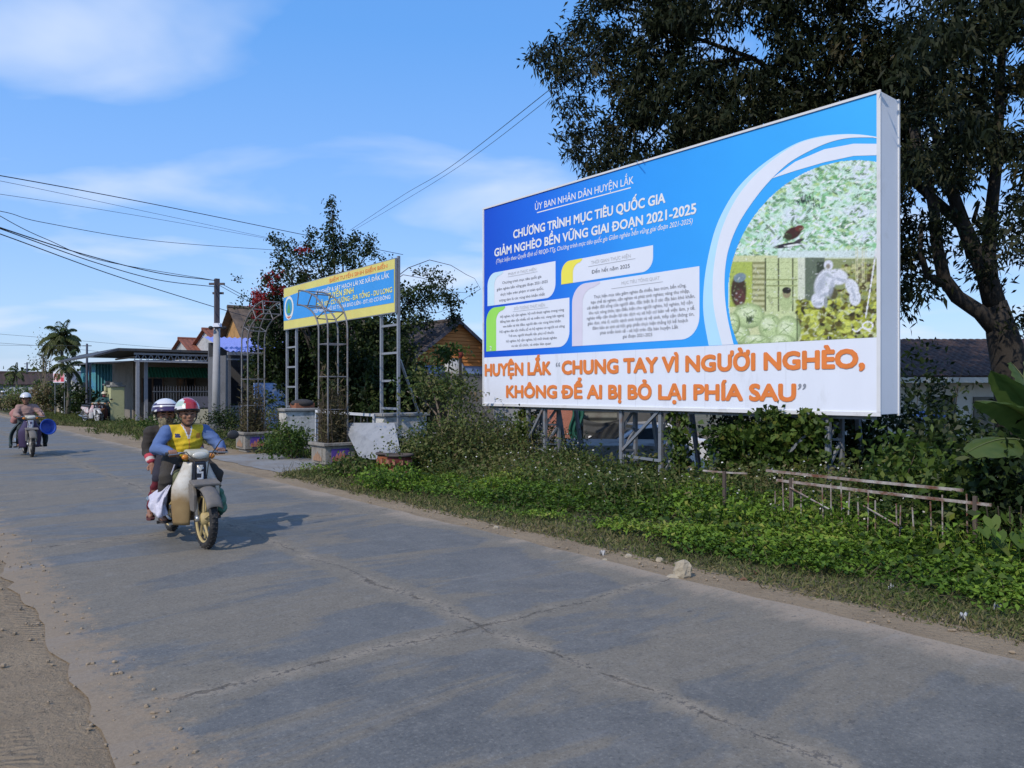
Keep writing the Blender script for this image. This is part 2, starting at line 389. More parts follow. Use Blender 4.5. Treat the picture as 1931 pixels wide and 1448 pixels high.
# the concrete road: worn slabs, dusty patches, joints with crumbled edges
m, t, L, b, vec = surf_mat('worn_road'); 
sep = N(t, 'ShaderNodeSeparateXYZ'); L.new(vec, sep.inputs[0]); X, Yv = sep.outputs[0], sep.outputs[1]
base = mixc(t, L, tex_noise(t, L, vec, 1.1, 8, 0.6), (0.084, 0.086, 0.084), (0.142, 0.140, 0.131))
base = mixc(t, L, ramp(t, L, tex_noise(t, L, vec, 2.3, 8, 0.7), 0.35, 0.7), base, mixc(t, L, 0.35, base, (0.25, 0.24, 0.215)))
nd = tex_noise(t, L, vec, 0.75, 10, 0.66, (0.45, 1.5, 1), 0.6)
edge = ramp(t, L, X, 0.0, 1.0)     # replaced below by distance to the verge
xr = N(t, 'ShaderNodeMapRange'); L.new(X, xr.inputs[0]); xr.inputs[1].default_value = 5.05; xr.inputs[2].default_value = 4.45; xr.inputs[3].default_value = 0.34; xr.inputs[4].default_value = 0.0
xl = N(t, 'ShaderNodeMapRange'); L.new(X, xl.inputs[0]); xl.inputs[1].default_value = 3.6; xl.inputs[2].default_value = 1.6; xl.inputs[3].default_value = -0.02; xl.inputs[4].default_value = 0.03
dsum = mathn(t, L, 'ADD', mathn(t, L, 'ADD', nd, xr.outputs[0]), xl.outputs[0])
# wobbly distance to the long joint (v about 3) and to the cross joints (every 4.7 m from u 4.05)
wob = mathn(t, L, 'MULTIPLY', mathn(t, L, 'SUBTRACT', tex_noise(t, L, vec, 1.4, 5, 0.6), 0.5), 0.28)
wobf = mathn(t, L, 'MULTIPLY', mathn(t, L, 'SUBTRACT', tex_noise(t, L, vec, 9, 4, 0.6), 0.5), 0.05)
w2 = mathn(t, L, 'ADD', wob, wobf)
dl = mathn(t, L, 'ABSOLUTE', mathn(t, L, 'ADD', mathn(t, L, 'SUBTRACT', X, 3.0), w2))
dcm = mathn(t, L, 'ABSOLUTE', mathn(t, L, 'SUBTRACT', mathn(t, L, 'WRAP', mathn(t, L, 'ADD', mathn(t, L, 'ADD', Yv, -4.05+2.35), w2), 4.7), 2.35)) if False else None
frc = mathn(t, L, 'FRACT', mathn(t, L, 'DIVIDE', mathn(t, L, 'ADD', mathn(t, L, 'ADD', Yv, -4.05+2.35+47), w2), 4.7))
dc = mathn(t, L, 'MULTIPLY', mathn(t, L, 'ABSOLUTE', mathn(t, L, 'SUBTRACT', frc, 0.5)), 4.7)
dj = mathn(t, L, 'MINIMUM', dl, dc)
nearj = N(t, 'ShaderNodeMapRange'); L.new(dj, nearj.inputs[0]); nearj.inputs[1].default_value = 0.20; nearj.inputs[2].default_value = 0.02; nearj.inputs[3].default_value = 0.0; nearj.inputs[4].default_value = 0.17
dust = ramp(t, L, mathn(t, L, 'ADD', dsum, nearj.outputs[0]), 0.48, 0.535)
dcol = mixc(t, L, tex_noise(t, L, vec, 3.5, 7, 0.65), (0.146, 0.132, 0.108), (0.225, 0.196, 0.150))
dcol = mixc(t, L, ramp(t, L, mathn(t, L, 'ADD', nd, xr.outputs[0]), 0.66, 0.8), dcol, (0.33, 0.265, 0.195))
dust_s = mathn(t, L, 'MULTIPLY', dust, 0.85)
col = mixc(t, L, dust_s, base, dcol)
streak = ramp(t, L, tex_noise(t, L, vec, 2.6, 6, 0.6, (0.45, 3.2, 1)), 0.56, 0.70)
col = mixc(t, L, mathn(t, L, 'MULTIPLY', streak, 0.18), col, (0.25, 0.25, 0.25))
# crumbled joint: dark pits inside a sandy band
jn = tex_noise(t, L, vec, 26, 5, 0.75)
jwid = N(t, 'ShaderNodeMapRange'); L.new(tex_noise(t, L, vec, 2.3, 3, 0.5), jwid.inputs[0]); jwid.inputs[1].default_value = 0.35; jwid.inputs[2].default_value = 0.68; jwid.inputs[3].default_value = -0.014; jwid.inputs[4].default_value = 0.022
crack = mathn(t, L, 'LESS_THAN', dj, jwid.outputs[0])
band = N(t, 'ShaderNodeMapRange'); L.new(dj, band.inputs[0]); band.inputs[1].default_value = 0.15; band.inputs[2].default_value = 0.0; band.inputs[3].default_value = 0.0; band.inputs[4].default_value = 0.20
pit = mathn(t, L, 'GREATER_THAN', mathn(t, L, 'ADD', jn, band.outputs[0]), 0.735)
jb = N(t, 'ShaderNodeMapRange'); L.new(dj, jb.inputs[0]); jb.inputs[1].default_value = 0.10; jb.inputs[2].default_value = 0.015; jb.inputs[3].default_value = 0.0; jb.inputs[4].default_value = 0.85
col = mixc(t, L, mathn(t, L, 'MULTIPLY', jb.outputs[0], ramp(t, L, tex_noise(t, L, vec, 3.1, 5, 0.6), 0.42, 0.60)), col, (0.275, 0.235, 0.18))
col = mixc(t, L, mathn(t, L, 'MULTIPLY', pit, 0.65), col, (0.055, 0.055, 0.058))
col = mixc(t, L, mathn(t, L, 'MULTIPLY', crack, 0.62), col, (0.075, 0.062, 0.048))
vo = N(t, 'ShaderNodeTexVoronoi', feature='F1'); q = N(t, 'ShaderNodeMapping'); L.new(vec, q.inputs[0]); q.inputs['Scale'].default_value = (2.4, 5.5, 1); L.new(q.outputs[0], vo.inputs['Vector']); vo.inputs['Scale'].default_value = 1.0
spot = mathn(t, L, 'LESS_THAN', mathn(t, L, 'ADD', vo.outputs['Distance'], mathn(t, L, 'MULTIPLY', tex_noise(t, L, vec, 14, 3), 0.22)), 0.165)
col = mixc(t, L, mathn(t, L, 'MULTIPLY', spot, 0.5), col, (0.05, 0.053, 0.06))
# coarse aggregate: dark and pale grit all over, and sand that thins out from the left shoulder
grit = tex_noise(t, L, vec, 55, 4, 0.8); col = mixc(t, L, ramp(t, L, grit, 0.55, 0.68, (0, 0, 0), (0.5, 0.5, 0.5)), col, (0.31, 0.295, 0.26)); col = mixc(t, L, ramp(t, L, grit, 0.33, 0.45, (0.6, 0.6, 0.6), (0, 0, 0)), col, (0.045, 0.045, 0.045))
blot = tex_noise(t, L, vec, 7.5, 6, 0.75); col = mixc(t, L, ramp(t, L, blot, 0.56, 0.72, (0, 0, 0), (0.55, 0.55, 0.55)), col, (0.25, 0.235, 0.205)); col = mixc(t, L, ramp(t, L, blot, 0.28, 0.42, (0.5, 0.5, 0.5), (0, 0, 0)), col, (0.07, 0.07, 0.072))
se = N(t, 'ShaderNodeMapRange'); L.new(X, se.inputs[0]); se.inputs[1].default_value = 1.35; se.inputs[2].default_value = 0.72; se.inputs[3].default_value = -0.16; se.inputs[4].default_value = 0.26
col = mixc(t, L, ramp(t, L, mathn(t, L, 'ADD', tex_noise(t, L, vec, 4.5, 9, 0.75), se.outputs[0]), 0.52, 0.66), col, mixc(t, L, grit, (0.16, 0.12, 0.08), (0.36, 0.285, 0.20)))
L.new(col, b.inputs['Base Color'])
rr = N(t, 'ShaderNodeMapRange'); L.new(dust, rr.inputs[0]); rr.inputs[3].default_value = 0.62; rr.inputs[4].default_value = 0.9; L.new(rr.outputs[0], b.inputs['Roughness'])
b.inputs['Specular IOR Level'].default_value = 0.3
hgt = mathn(t, L, 'SUBTRACT', mathn(t, L, 'ADD', mathn(t, L, 'MULTIPLY', tex_noise(t, L, vec, 60, 5, 0.7), 0.35), mathn(t, L, 'MULTIPLY', tex_noise(t, L, vec, 6, 4), 0.4)), mathn(t, L, 'ADD', mathn(t, L, 'MULTIPLY', crack, 1.2), mathn(t, L, 'MULTIPLY', pit, 0.7)))
bp = N(t, 'ShaderNodeBump'); bp.inputs['Strength'].default_value = 0.5; bp.inputs['Distance'].default_value = 0.018
L.new(hgt, bp.inputs['Height']); L.new(bp.outputs[0], b.inputs['Normal'])
strip('road', m, lambda u: 0.74+0.10*rg(u, 5)+0.02*noise2(u*5.3, 1, 2.7), lambda u: 5.00+0.05*rg(u, 7), 0.006, -8, 170, 700, 4)

# concrete apron between the planters and the road
ab = MB(); ab.grid(lambda a, c: R(13.9+a*4.3, 5.55+c*1.7+0.06*noise2(a*9, c, 1.7)*(1 if c < 0.5 else 0), 0.006), 30, 8)
tag(ab.build('concrete_apron', M('apron', (0.235, 0.235, 0.232), 0.9, 0.16, 3, bump=0.4, dirt=(0.16, 0.13, 0.10), dirt_amt=0.5), recalc=False), kind='structure')

# loose grit and clods on the shoulders
gq = MB(); rr2 = random.Random(31)
for k in range(950):
    left = k < 700
    u_ = 0.8+9*rr2.random()**1.5; v_ = (1.02-abs(rr2.gauss(0, 0.42))+0.12*(rr2.random()-0.3)) if left else 5.02+0.5*rr2.random()
    if left and v_ < -1.2: continue
    r_ = 0.004+0.011*rr2.random()**3; c_ = R(u_, v_, r_*0.4+0.004); a_ = rr2.uniform(0, 6.28)
    gq.ell(c_, (r_*rr2.uniform(0.8, 1.6), r_*rr2.uniform(0.7, 1.2), r_*rr2.uniform(0.5, 0.9)), Matrix.Rotation(a_, 3, 'Z') @ Matrix.Rotation(rr2.uniform(-.4, .4), 3, 'X'), n=5)
tag(gq.build('loose_gravel', M('grit', (0.27, 0.21, 0.145), 0.95, 0.35, 40)), kind='stuff')
# ------------------------------------------------------------------ common materials
GALV = M('galvanised_steel', (0.36, 0.37, 0.39), 0.5, 0.15, 6, metal=0.6)
GREYP = M('grey_painted_steel', (0.17, 0.19, 0.22), 0.6, 0.2, 5, dirt=(0.18, 0.11, 0.07), dirt_amt=0.25, dscale=4)
RUST = M('rusty_white_paint', (0.36, 0.34, 0.32), 0.85, 0.2, 9, dirt=(0.13, 0.055, 0.032), dirt_amt=0.72, dscale=5)
CONC = M('old_concrete', (0.27, 0.27, 0.26), 0.92, 0.22, 3, bump=0.5, bscale=18, dirt=(0.10, 0.10, 0.09), dirt_amt=0.45)
WHITEW = M('weathered_whitewash', (0.55, 0.55, 0.53), 0.9, 0.15, 3, bump=0.3, dirt=(0.12, 0.12, 0.11), dirt_amt=0.50, dscale=2.5)
BARK = M('dark_bark', (0.060, 0.050, 0.042), 0.95, 0.35, 9, bump=0.8, bscale=22, stretch=(1, 1, 0.35))
BLACK = M('black_rubber', (0.022, 0.022, 0.024), 0.8, 0.2, 10, dirt=(0.13, 0.11, 0.09), dirt_amt=0.35, dscale=7)
WIREM = M('wire_black', (0.02, 0.02, 0.022), 0.6, 0.1)

# ------------------------------------------------------------------ the large hoarding
PL = Vector((-0.57485, 15.58, 0)); PR = Vector((4.51186, 9.42, 0)); BW = (PR-PL).length
BE = (PR-PL).normalized(); BN = Vector((BE.y, -BE.x, 0))        # BN points to the road
Z0, Z1, ZB = 1.238, 5.205, 2.19
def BB(s, z, off=0.0): return PL+BE*s+BN*off+Vector((0, 0, z))
def s_of(px):
    k = (px-CX)/F; return (k*PL.y-PL.x)/(BE.x-k*BE.y)
def bb(px, py):
    s = s_of(px); return (s, CH-(py-HY)/F*(PL.y+BE.y*s))
hb = thing('billboard', 'large blue and white roadside hoarding with orange slogan and farm photo on steel legs', 'billboard', (PL+PR)/2)
SHEET = M('hoarding_sheet', (0.72, 0.75, 0.81), 0.55, 0.03, 2, dirt=(0.60, 0.61, 0.63), dirt_amt=0.22)
c = MB(); c.prism([(0, Z0), (BW, Z0), (BW, Z1), (0, Z1)], lambda a, z, d: BB(a, z, -d), 0.0, 0.50)
c.build('box', SHEET, hb, bevel=0.006)
tr = MB()
for a0, a1, z0, z1 in ((-0.012, BW+0.012, Z0-0.02, Z0+0.03), (-0.012, BW+0.012, Z1-0.02, Z1+0.012), (-0.012, 0.03, Z0+0.032, Z1-0.022), (BW-0.035, BW+0.012, Z0+0.032, Z1-0.022)):
    tr.prism([(a0, z0), (a1, z0), (a1, z1), (a0, z1)], lambda a, z, d: BB(a, z, d), 0.001, 0.022)
for z0, z1 in ((Z0-0.02, Z1+0.012),):
    tr.prism([(BW-0.02, z0), (BW+0.012, z0), (BW+0.012, z1), (BW-0.02, z1)], lambda a, z, d: BB(a, z, d), -0.515, -0.48)
tr.build('edge_trim', M('trim_white', (0.66, 0.67, 0.69), 0.5, 0.08, 3, dirt=(0.35, 0.33, 0.30), dirt_amt=0.2), hb)
# printed sheet: blue, deeper at the far end
m = bpy.data.materials.new('blue_print'); m.use_nodes = True; t = m.node_tree; L = t.links; b = t.nodes['Principled BSDF']
at = N(t, 'ShaderNodeAttribute', attribute_name='tint'); r = N(t, 'ShaderNodeValToRGB'); L.new(at.outputs['Fac'], r.inputs[0])
e = r.color_ramp.elements
for i, (p, cc) in enumerate(((0.0, (22, 76, 196)), (0.22, (30, 104, 220)), (0.5, (48, 148, 238)), (1.0, (66, 178, 248)))):
    if i >= 2: e.new(0.5)
for i, (p, cc) in enumerate(((0.0, (20, 76, 200)), (0.22, (30, 106, 222)), (0.5, (50, 152, 240)), (1.0, (64, 176, 246)))):
    e[i].position = p; e[i].color = (*srgb(*cc), 1)
tc = N(t, 'ShaderNodeTexCoord'); nz = N(t, 'ShaderNodeTexNoise'); L.new(tc.outputs['Object'], nz.inputs[0]); nz.inputs['Scale'].default_value = 0.8; nz.inputs['Detail'].default_value = 6
h = N(t, 'ShaderNodeHueSaturation'); L.new(r.outputs[0], h.inputs['Color'])
mr = N(t, 'ShaderNodeMapRange'); L.new(nz.outputs['Fac'], mr.inputs[0]); mr.inputs[3].default_value = 0.90; mr.inputs[4].default_value = 1.08; L.new(mr.outputs[0], h.inputs['Value'])
L.new(h.outputs[0], b.inputs['Base Color']); b.inputs['Roughness'].default_value = 0.5; b.inputs['Specular IOR Level'].default_value = 0.25
# gentle waves of the stretched vinyl
bp = N(t, 'ShaderNodeBump'); bp.inputs['Strength'].default_value = 0.25; bp.inputs['Distance'].default_value = 0.03; L.new(nz.outputs['Fac'], bp.inputs['Height']); L.new(bp.outputs[0], b.inputs['Normal'])
pb = MB(); pb.grid(lambda a, c: BB(0.03+a*(BW-0.065), ZB+c*(Z1-0.022-ZB), 0.004), 32, 1)
po = pb.build('blue_print', m, hb, recalc=False)
a = po.data.attributes.new('tint', 'FLOAT', 'POINT'); a.data.foreach_set('value', np.repeat(np.linspace(0, 1, 33, dtype=np.float32), 2))
PW = M('print_white', (0.72, 0.76, 0.86), 0.55, 0.03, 3, spec=0.25)
SLW = M('slogan_white', (0.72, 0.76, 0.86), 0.55, 0.03, 2, dirt=(0.55, 0.57, 0.62), dirt_amt=0.2, dscale=1.2, spec=0.25, stretch=(1.6, 1.6, 0.4))
def flat(polys, name, mat, off, fn=BB, parent=hb):
    q = MB()
    for p in polys: q.add([fn(s, z, off) for s, z in p], [tuple(range(len(p)))])
    return q.build(name, mat, parent, recalc=False)
flat([[(0.03, Z0+0.03), (BW-0.035, Z0+0.03), (BW-0.035, ZB), (0.03, ZB)]], 'slogan_band', SLW, 0.005)
def petal(s0, s1, z0, z1, r, n=8):   # rounded at upper left and lower right only
    p = [(s0, z0)]
    p += [(s1-r+r*math.sin(a), z0+r-r*math.cos(a)) for a in [math.pi/2*i/n for i in range(n+1)]]
    p += [(s1, z1)]
    p += [(s0+r-r*math.sin(a), z1-r+r*math.cos(a)) for a in [math.pi/2*i/n for i in range(n+1)]]
    return p
for sx in (1.36, 2.71, 4.05, 5.40, 6.72):
    flat([[(sx, Z0+0.03), (sx+0.007, Z0+0.03), (sx+0.007, ZB), (sx, ZB)]], 'sheet_seam', M('seam_grey', (0.58, 0.61, 0.68), 0.6, 0.1), 0.0058)
BX = [(0.14, 2.147, 3.222, 3.872, 0.25), (2.301, 4.417, 3.43, 3.832, 0.22), (0.098, 2.51, 2.312, 3.178, 0.27), (2.58, 5.306, 2.31, 3.39, 0.33)]
flat([petal(*q) for q in BX], 'text_panel', PW, 0.006)
def tab(s0, w, z0, z1, r, n=8):
    return [(s0, z0), (s0+w, z0)]+[(s0+w, z1-0.10*r), ]+[(s0+r-r*math.sin(a), z1-r+r*math.cos(a)) for a in [math.pi/2*i/n for i in range(int(n*0.35), n+1)]]
def coltab(i, w, rgb, name):
    s0, s1, z0, z1, r = BX[i]
    p = [(s0, z0), (s0+w, z0)]
    inn = [(s0+w+r*0.8-r*0.8*math.sin(a), z1-r*1.0+r*0.72*math.cos(a)) for a in [math.pi/2*(1-k/8) for k in range(9)]]
    out = [(s0+r-r*math.sin(a), z1-r+r*math.cos(a)) for a in [math.pi/2*k/8 for k in range(9)]]
    flat([p+inn+[(s1*0.25+s0*0.75, z1-r*0.12), (s1*0.25+s0*0.75, z1)]+out], name, M(name, rgb, 0.55, 0.04, 3, spec=0.2), 0.009)
coltab(1, 0.30, srgb(236, 226, 90), 'yellow_tab'); coltab(2, 0.32, srgb(152, 220, 96), 'green_tab')
coltab(0, 0.22, srgb(196, 226, 240), 'pale_blue_tab'); coltab(3, 0.26, srgb(212, 208, 226), 'lilac_tab')
# lettering
def lines(name, mat, items, fn=BB, parent=hb):
    for it in items:       # every line of writing is a part of its own
        q = MB(); put_text(q, *it[:5], fn, **(it[5] if len(it) > 5 else {})); o = q.build(name, mat, parent, recalc=False)
    return o
WT = M('letter_white', (0.76, 0.77, 0.79), 0.55, 0.02, 3, spec=0.2)
DT = M('letter_grey', (0.13, 0.14, 0.17), 0.6, 0.02, 3, spec=0.2)
LT = M('letter_pale_grey', (0.47, 0.49, 0.53), 0.6, 0.02, 3, spec=0.2)
lines('heading', WT, [
    ('ỦY BAN NHÂN DÂN HUYỆN LẮK', 1.585, 4.012, 4.893, 0.118, dict(bold=0.006)),
    ('CHƯƠNG TRÌNH MỤC TIÊU QUỐC GIA', 0.955, 4.657, 4.462, 0.150, dict(grow=0.030)),
    ('GIẢM NGHÈO BỀN VỮNG GIAI ĐOẠN 2021-2025', 0.367, 5.245, 4.190, 0.150, dict(grow=0.030)),
    ('(Thực hiện theo Quyết định số 90/QĐ-TTg, Chương trình mục tiêu quốc gia Giảm nghèo bền vững giai đoạn 2021-2025)', 0.415, 5.182, 4.050, 0.078, dict(shear=0.25, bold=0.004))])
flat([[(1.64, 4.828), (3.95, 4.828), (3.95, 4.846), (1.64, 4.846)]], 'heading_rule', WT, 0.006)
OR_ = M('letter_orange', srgb(222, 128, 66), 0.55, 0.12, 5, spec=0.2)
DG = M('letter_loose_marks', (0.25, 0.27, 0.32), 0.6, 0.05, 3)
lines('slogan_lettering', OR_, [('HUYỆN LẮK', 0.068, 2.02, 1.828, 0.218, dict(grow=0.055, off=0.012)), ('CHUNG TAY VÌ NGƯỜI NGHÈO,', 2.33, 7.79, 1.828, 0.218, dict(grow=0.055, off=0.012)),
    ('KHÔNG ĐỂ AI BỊ BỎ LẠI PHÍA SAU', 0.75, 6.862, 1.400, 0.212, dict(grow=0.055, off=0.012))])
lines('quotation_marks', DG, [('“', 2.16, 2.27, 1.83, 0.20, dict(bold=0.01, off=0.012)), ('”', 6.90, 7.02, 1.42, 0.20, dict(bold=0.01, shear=0.2, off=0.012))])
lines('panel_heading', LT, [('PHẠM VI THỰC HIỆN', 0.80, 1.62, 3.765, 0.05, dict(off=0.010)), ('THỜI GIAN THỰC HIỆN', 3.05, 3.95, 3.70, 0.055, dict(off=0.010)), ('ĐỐI TƯỢNG THỰC HIỆN', 0.98, 1.86, 3.075, 0.055, dict(off=0.010)), ('MỤC TIÊU TỔNG QUÁT', 3.75, 4.55, 3.275, 0.05, dict(off=0.010))])
flat([[(0.78, 3.735), (1.66, 3.735), (1.66, 3.742), (0.78, 3.742)], [(2.98, 3.665), (4.05, 3.665), (4.05, 3.673), (2.98, 3.673)], [(0.94, 3.045), (1.95, 3.045), (1.95, 3.052), (0.94, 3.052)], [(3.52, 3.228), (4.62, 3.228), (4.62, 3.236), (3.52, 3.236)]], 'panel_rule', LT, 0.010)
def para(txts, cx_, z0, dz, cap, wid):
    mxl = max(len(q) for q in txts); out = []
    for i, q in enumerate(txts):
        w = wid*len(q)/mxl; out.append((q, cx_-w/2, cx_+w/2, z0-i*dz, cap, dict(off=0.010)))
    return out
lines('panel_text', DT,
    para(['Chương trình mục tiêu quốc gia', 'giảm nghèo bền vững giai đoạn 2021-2025', 'thực hiện trên phạm vi toàn quốc,', 'trọng tâm là các vùng khó khăn nhất'], 1.19, 3.615, 0.112, 0.050, 1.50) +
    para(['Đến hết năm 2025'], 3.5, 3.535, 0.1, 0.062, 0.86) +
    para(['Hộ nghèo, hộ cận nghèo, hộ mới thoát nghèo trong vùng', 'đồng bào dân tộc thiểu số và miền núi, vùng bãi ngang', 'ven biển và hải đảo; người dân các vùng khó khăn', 'Hộ nghèo dân tộc thiểu số và hộ nghèo có người có công', 'Trẻ em, người khuyết tật, phụ nữ thuộc', 'hộ nghèo; hộ cận nghèo, hộ mới thoát nghèo', 'và các tổ chức, cá nhân liên quan'], 1.46, 2.955, 0.098, 0.046, 1.86) +
    para(['Thực hiện mục tiêu giảm nghèo đa chiều, bao trùm, bền vững,', 'hạn chế tái nghèo, cận nghèo và phát sinh nghèo; nâng thu nhập,', 'cải thiện đời sống của người dân, đặc biệt là ở các địa bàn khó khăn,', 'khu vực nông thôn, tạo điều kiện cho người nghèo, hộ nghèo, hộ cận', 'nghèo tiếp cận thuận lợi các dịch vụ xã hội cơ bản về việc làm, y tế,', 'giáo dục, nhà ở, nước sạch sinh hoạt và vệ sinh, tiếp cận thông tin,', 'đảm bảo an sinh xã hội; góp phần thực hiện thắng lợi kế hoạch', 'phát triển kinh tế - xã hội trên địa bàn huyện Lắk', 'giai đoạn 2021-2025'], 4.09, 3.105, 0.089, 0.052, 2.28))
lines('panel_number', WT, [('2', 0.21, 0.28, 2.33, 0.085, dict(off=0.013))])
# arcs and the round farm photo
SR = BW-0.04
def arc(cx_, cz, r, a0, a1, n=40): return [(cx_+r*math.cos(math.radians(a0+(a1-a0)*i/n)), cz+r*math.sin(math.radians(a0+(a1-a0)*i/n))) for i in range(n+1)]
def clip(p): return [(min(s, SR), max(z, ZB+0.004)) for s, z in p]
def ring(c0, r0, c1, r1, a0, a1, name, mat, off, n=48):
    o_ = clip(arc(*c0, r0, a0, a1, n)); i_ = clip(arc(*c1, r1, a0, a1, n)); q = MB()
    q.add([BB(s, z, off) for s, z in o_+i_], [(k, k+1, n+2+k, n+1+k) for k in range(n)]); q.build(name, mat, hb, recalc=False)
OUT = [(1337, 652), (1327, 600), (1325.5, 564), (1330, 510), (1345, 440), (1362, 400), (1385, 360.6), (1412, 331), (1441.6, 306.8), (1475, 284), (1511, 265), (1555, 255), (1599, 252), (1630, 254), (1659, 259)]
INN = [(1384, 650), (1372, 600), (1367, 560), (1366.5, 519), (1371, 480), (1382, 445.5), (1398, 412), (1421.7, 377.6), (1440, 354), (1462, 330), (1486, 308), (1511, 292.5), (1555, 270.5), (1599, 258.5), (1659, 259.6)]
def smoothpts(P, n=70):
    P = np.array([bb(*p) for p in P]); t_ = np.linspace(0, len(P)-1, n); Q = np.stack([np.interp(t_, np.arange(len(P)), P[:, i]) for i in (0, 1)], 1)
    for _ in range(6): Q[1:-1] = 0.25*Q[:-2]+0.5*Q[1:-1]+0.25*Q[2:]
    return Q
Qo, Qi = smoothpts(OUT), smoothpts(INN)
def band_strip(f0, f1, name, mat, off):
    q = MB(); n = len(Qo); A_ = clip([tuple(Qo[k]*(1-f0(k/n))+Qi[k]*f0(k/n)) for k in range(n)]); B2 = clip([tuple(Qo[k]*(1-f1(k/n))+Qi[k]*f1(k/n)) for k in range(n)])
    q.add([BB(s, z, off) for s, z in A_+B2], [(k, k+1, n+k+1, n+k) for k in range(n-1)]); q.build(name, mat, hb, recalc=False)
band_strip(lambda t_: 0, lambda t_: 1, 'pale_blue_arc', M('print_pale_blue', srgb(178, 222, 248), 0.55, 0.03, 3, spec=0.2), 0.006)
band_strip(lambda t_: 0.55-0.5*min(t_*1.4, 1), lambda t_: 1, 'white_arc', PW, 0.008)
cres = [bb(*p) for p in ((1456, 336.5), (1500, 305), (1555, 281.5), (1610, 271), (1659, 270), (1659, 291.5), (1610, 294), (1555, 306), (1500, 322))]
flat([clip(cres)], 'white_crescent', PW, 0.007)
pcx, pcz, pr = 7.36, 2.905, 1.56
S0 = pcx-pr; NSG, NZG = 190, 250
sg = S0+(SR-S0)*np.arange(NSG+1)/NSG; zg = ZB+(pcz+pr-ZB)*np.arange(NZG+1)/NZG
SS, ZZ = np.meshgrid(sg, zg, indexing='ij')
Yd = PL.y+BE.y*SS; pxs = CX+F*(PL.x+BE.x*SS)/Yd; pys = HY-(ZZ-CH)*F/Yd
QX, QY = (pxs-1300)*3.532, (pys-270)*3.532
img = np.empty(QX.shape+(3,)); img[:] = srgb(198, 226, 214)
def ellp(x, y, rx, ry, rgb, ang=0.0, soft=0.25, al=1.0):
    ca, sa = math.cos(ang), math.sin(ang); dx, dy = QX-x, QY-y
    d = np.sqrt(((dx*ca+dy*sa)/rx)**2+((dy*ca-dx*sa)/ry)**2)
    w = np.clip((1+soft/2-d)/soft, 0, 1)[..., None]*al; img[:] = img*(1-w)+np.array(srgb(*rgb))*w
def rect(x0, y0, x1, y1, rgb, soft=6, al=1.0):
    w = (np.clip((QX-x0)/soft+.5, 0, 1)*np.clip((x1-QX)/soft+.5, 0, 1)*np.clip((QY-y0)/soft+.5, 0, 1)*np.clip((y1-QY)/soft+.5, 0, 1))[..., None]*al
    img[:] = img*(1-w)+np.array(srgb(*rgb))*w
R2 = random.Random(5)
for k in range(900):
    x, y = R2.uniform(270, 1290), R2.uniform(90, 760)
    ellp(x, y, R2.uniform(9, 34), R2.uniform(6, 16), R2.choice([(206, 236, 214), (140, 200, 148), (108, 168, 104), (176, 220, 190), (222, 234, 240), (74, 122, 70), (176, 206, 130), (214, 226, 236)]), R2.uniform(-0.9, 0.9), 0.5, 0.8)
for x, y, rx, ry in ((1150, 190, 80, 60), (1130, 455, 95, 55), (700, 470, 70, 45), (790, 225, 30, 70), (1180, 620, 80, 40), (560, 640, 55, 45)): ellp(x, y, rx, ry, (214, 224, 238), 0, 0.6, 0.9)
for k in range(14): ellp(720+k*11, 385+R2.uniform(-18, 18), 4, 34, (46, 62, 60), R2.uniform(-0.2, 0.2))
ellp(800, 430, 20, 40, (170, 200, 190), 0.1)
for k in range(900):
    x, y = R2.uniform(270, 1290), R2.uniform(90, 760); a_ = R2.uniform(-1.1, 1.1); L_ = R2.uniform(10, 26); c_ = R2.choice([(86, 140, 82), (128, 186, 130), (208, 236, 214), (234, 240, 244), (60, 96, 62), (166, 206, 140)]); ellp(x, y, L_, L_*0.3, c_, a_, 0.35, 0.9); ellp(x, y-1, L_*0.9, 1.4, (226, 240, 226), a_, 0.5, 0.6)
ellp(690, 600, 62, 38, (70, 44, 40), -0.5); ellp(735, 566, 30, 20, (104, 54, 48), -0.2); ellp(660, 618, 26, 20, (60, 62, 44)); ellp(655, 680, 95, 15, (52, 48, 56), -0.16); ellp(725, 655, 40, 12, (70, 66, 70), -0.5); ellp(690, 680, 55, 7, (222, 226, 232), -0.15)
rect(270, 748, 1300, 1400, (200, 206, 160), 10); rect(590, 715, 1300, 765, (206, 222, 222), 16)
rect(270, 790, 430, 1090, (170, 186, 92)); rect(420, 790, 505, 1110, (138, 140, 96))
for k in range(9): rect(424, 806+k*36, 503, 826+k*36, (190, 192, 148))
rect(510, 765, 725, 1160, (196, 208, 158)); rect(725, 765, 775, 1110, (208, 214, 196))
for x in (508, 595, 690): rect(x-4, 765, x+5, 1120, (62, 68, 44))
for k in range(8): rect(512, 790+k*40+R2.uniform(-6, 6), 722, 794+k*40, (146, 156, 104), 3)
rect(772, 762, 905, 1110, (100, 112, 96)); rect(850, 790, 915, 1110, (62, 72, 58)); rect(905, 770, 1290, 1110, (138, 148, 104))
for k in range(260):
    x, y = R2.uniform(1000, 1290), R2.uniform(800, 1100); ellp(x, y, R2.uniform(8, 24), R2.uniform(6, 14), R2.choice([(96, 88, 52), (140, 146, 72), (78, 66, 44), (170, 174, 104), (190, 190, 140)]), R2.uniform(-1, 1), 0.5)
for k in range(6): rect(1108+k*14, 690, 1112+k*14, 930, (208, 206, 170), 3)
for k in range(420):
    x, y = R2.uniform(725, 1290), R2.uniform(1050, 1330); ellp(x, y, R2.uniform(12, 34), R2.uniform(8, 18), R2.choice([(166, 172, 62), (124, 126, 50), (88, 80, 40), (196, 204, 96), (58, 54, 36), (150, 160, 80)]), R2.uniform(-1.2, 1.2), 0.5)
WP = (214, 218, 230)
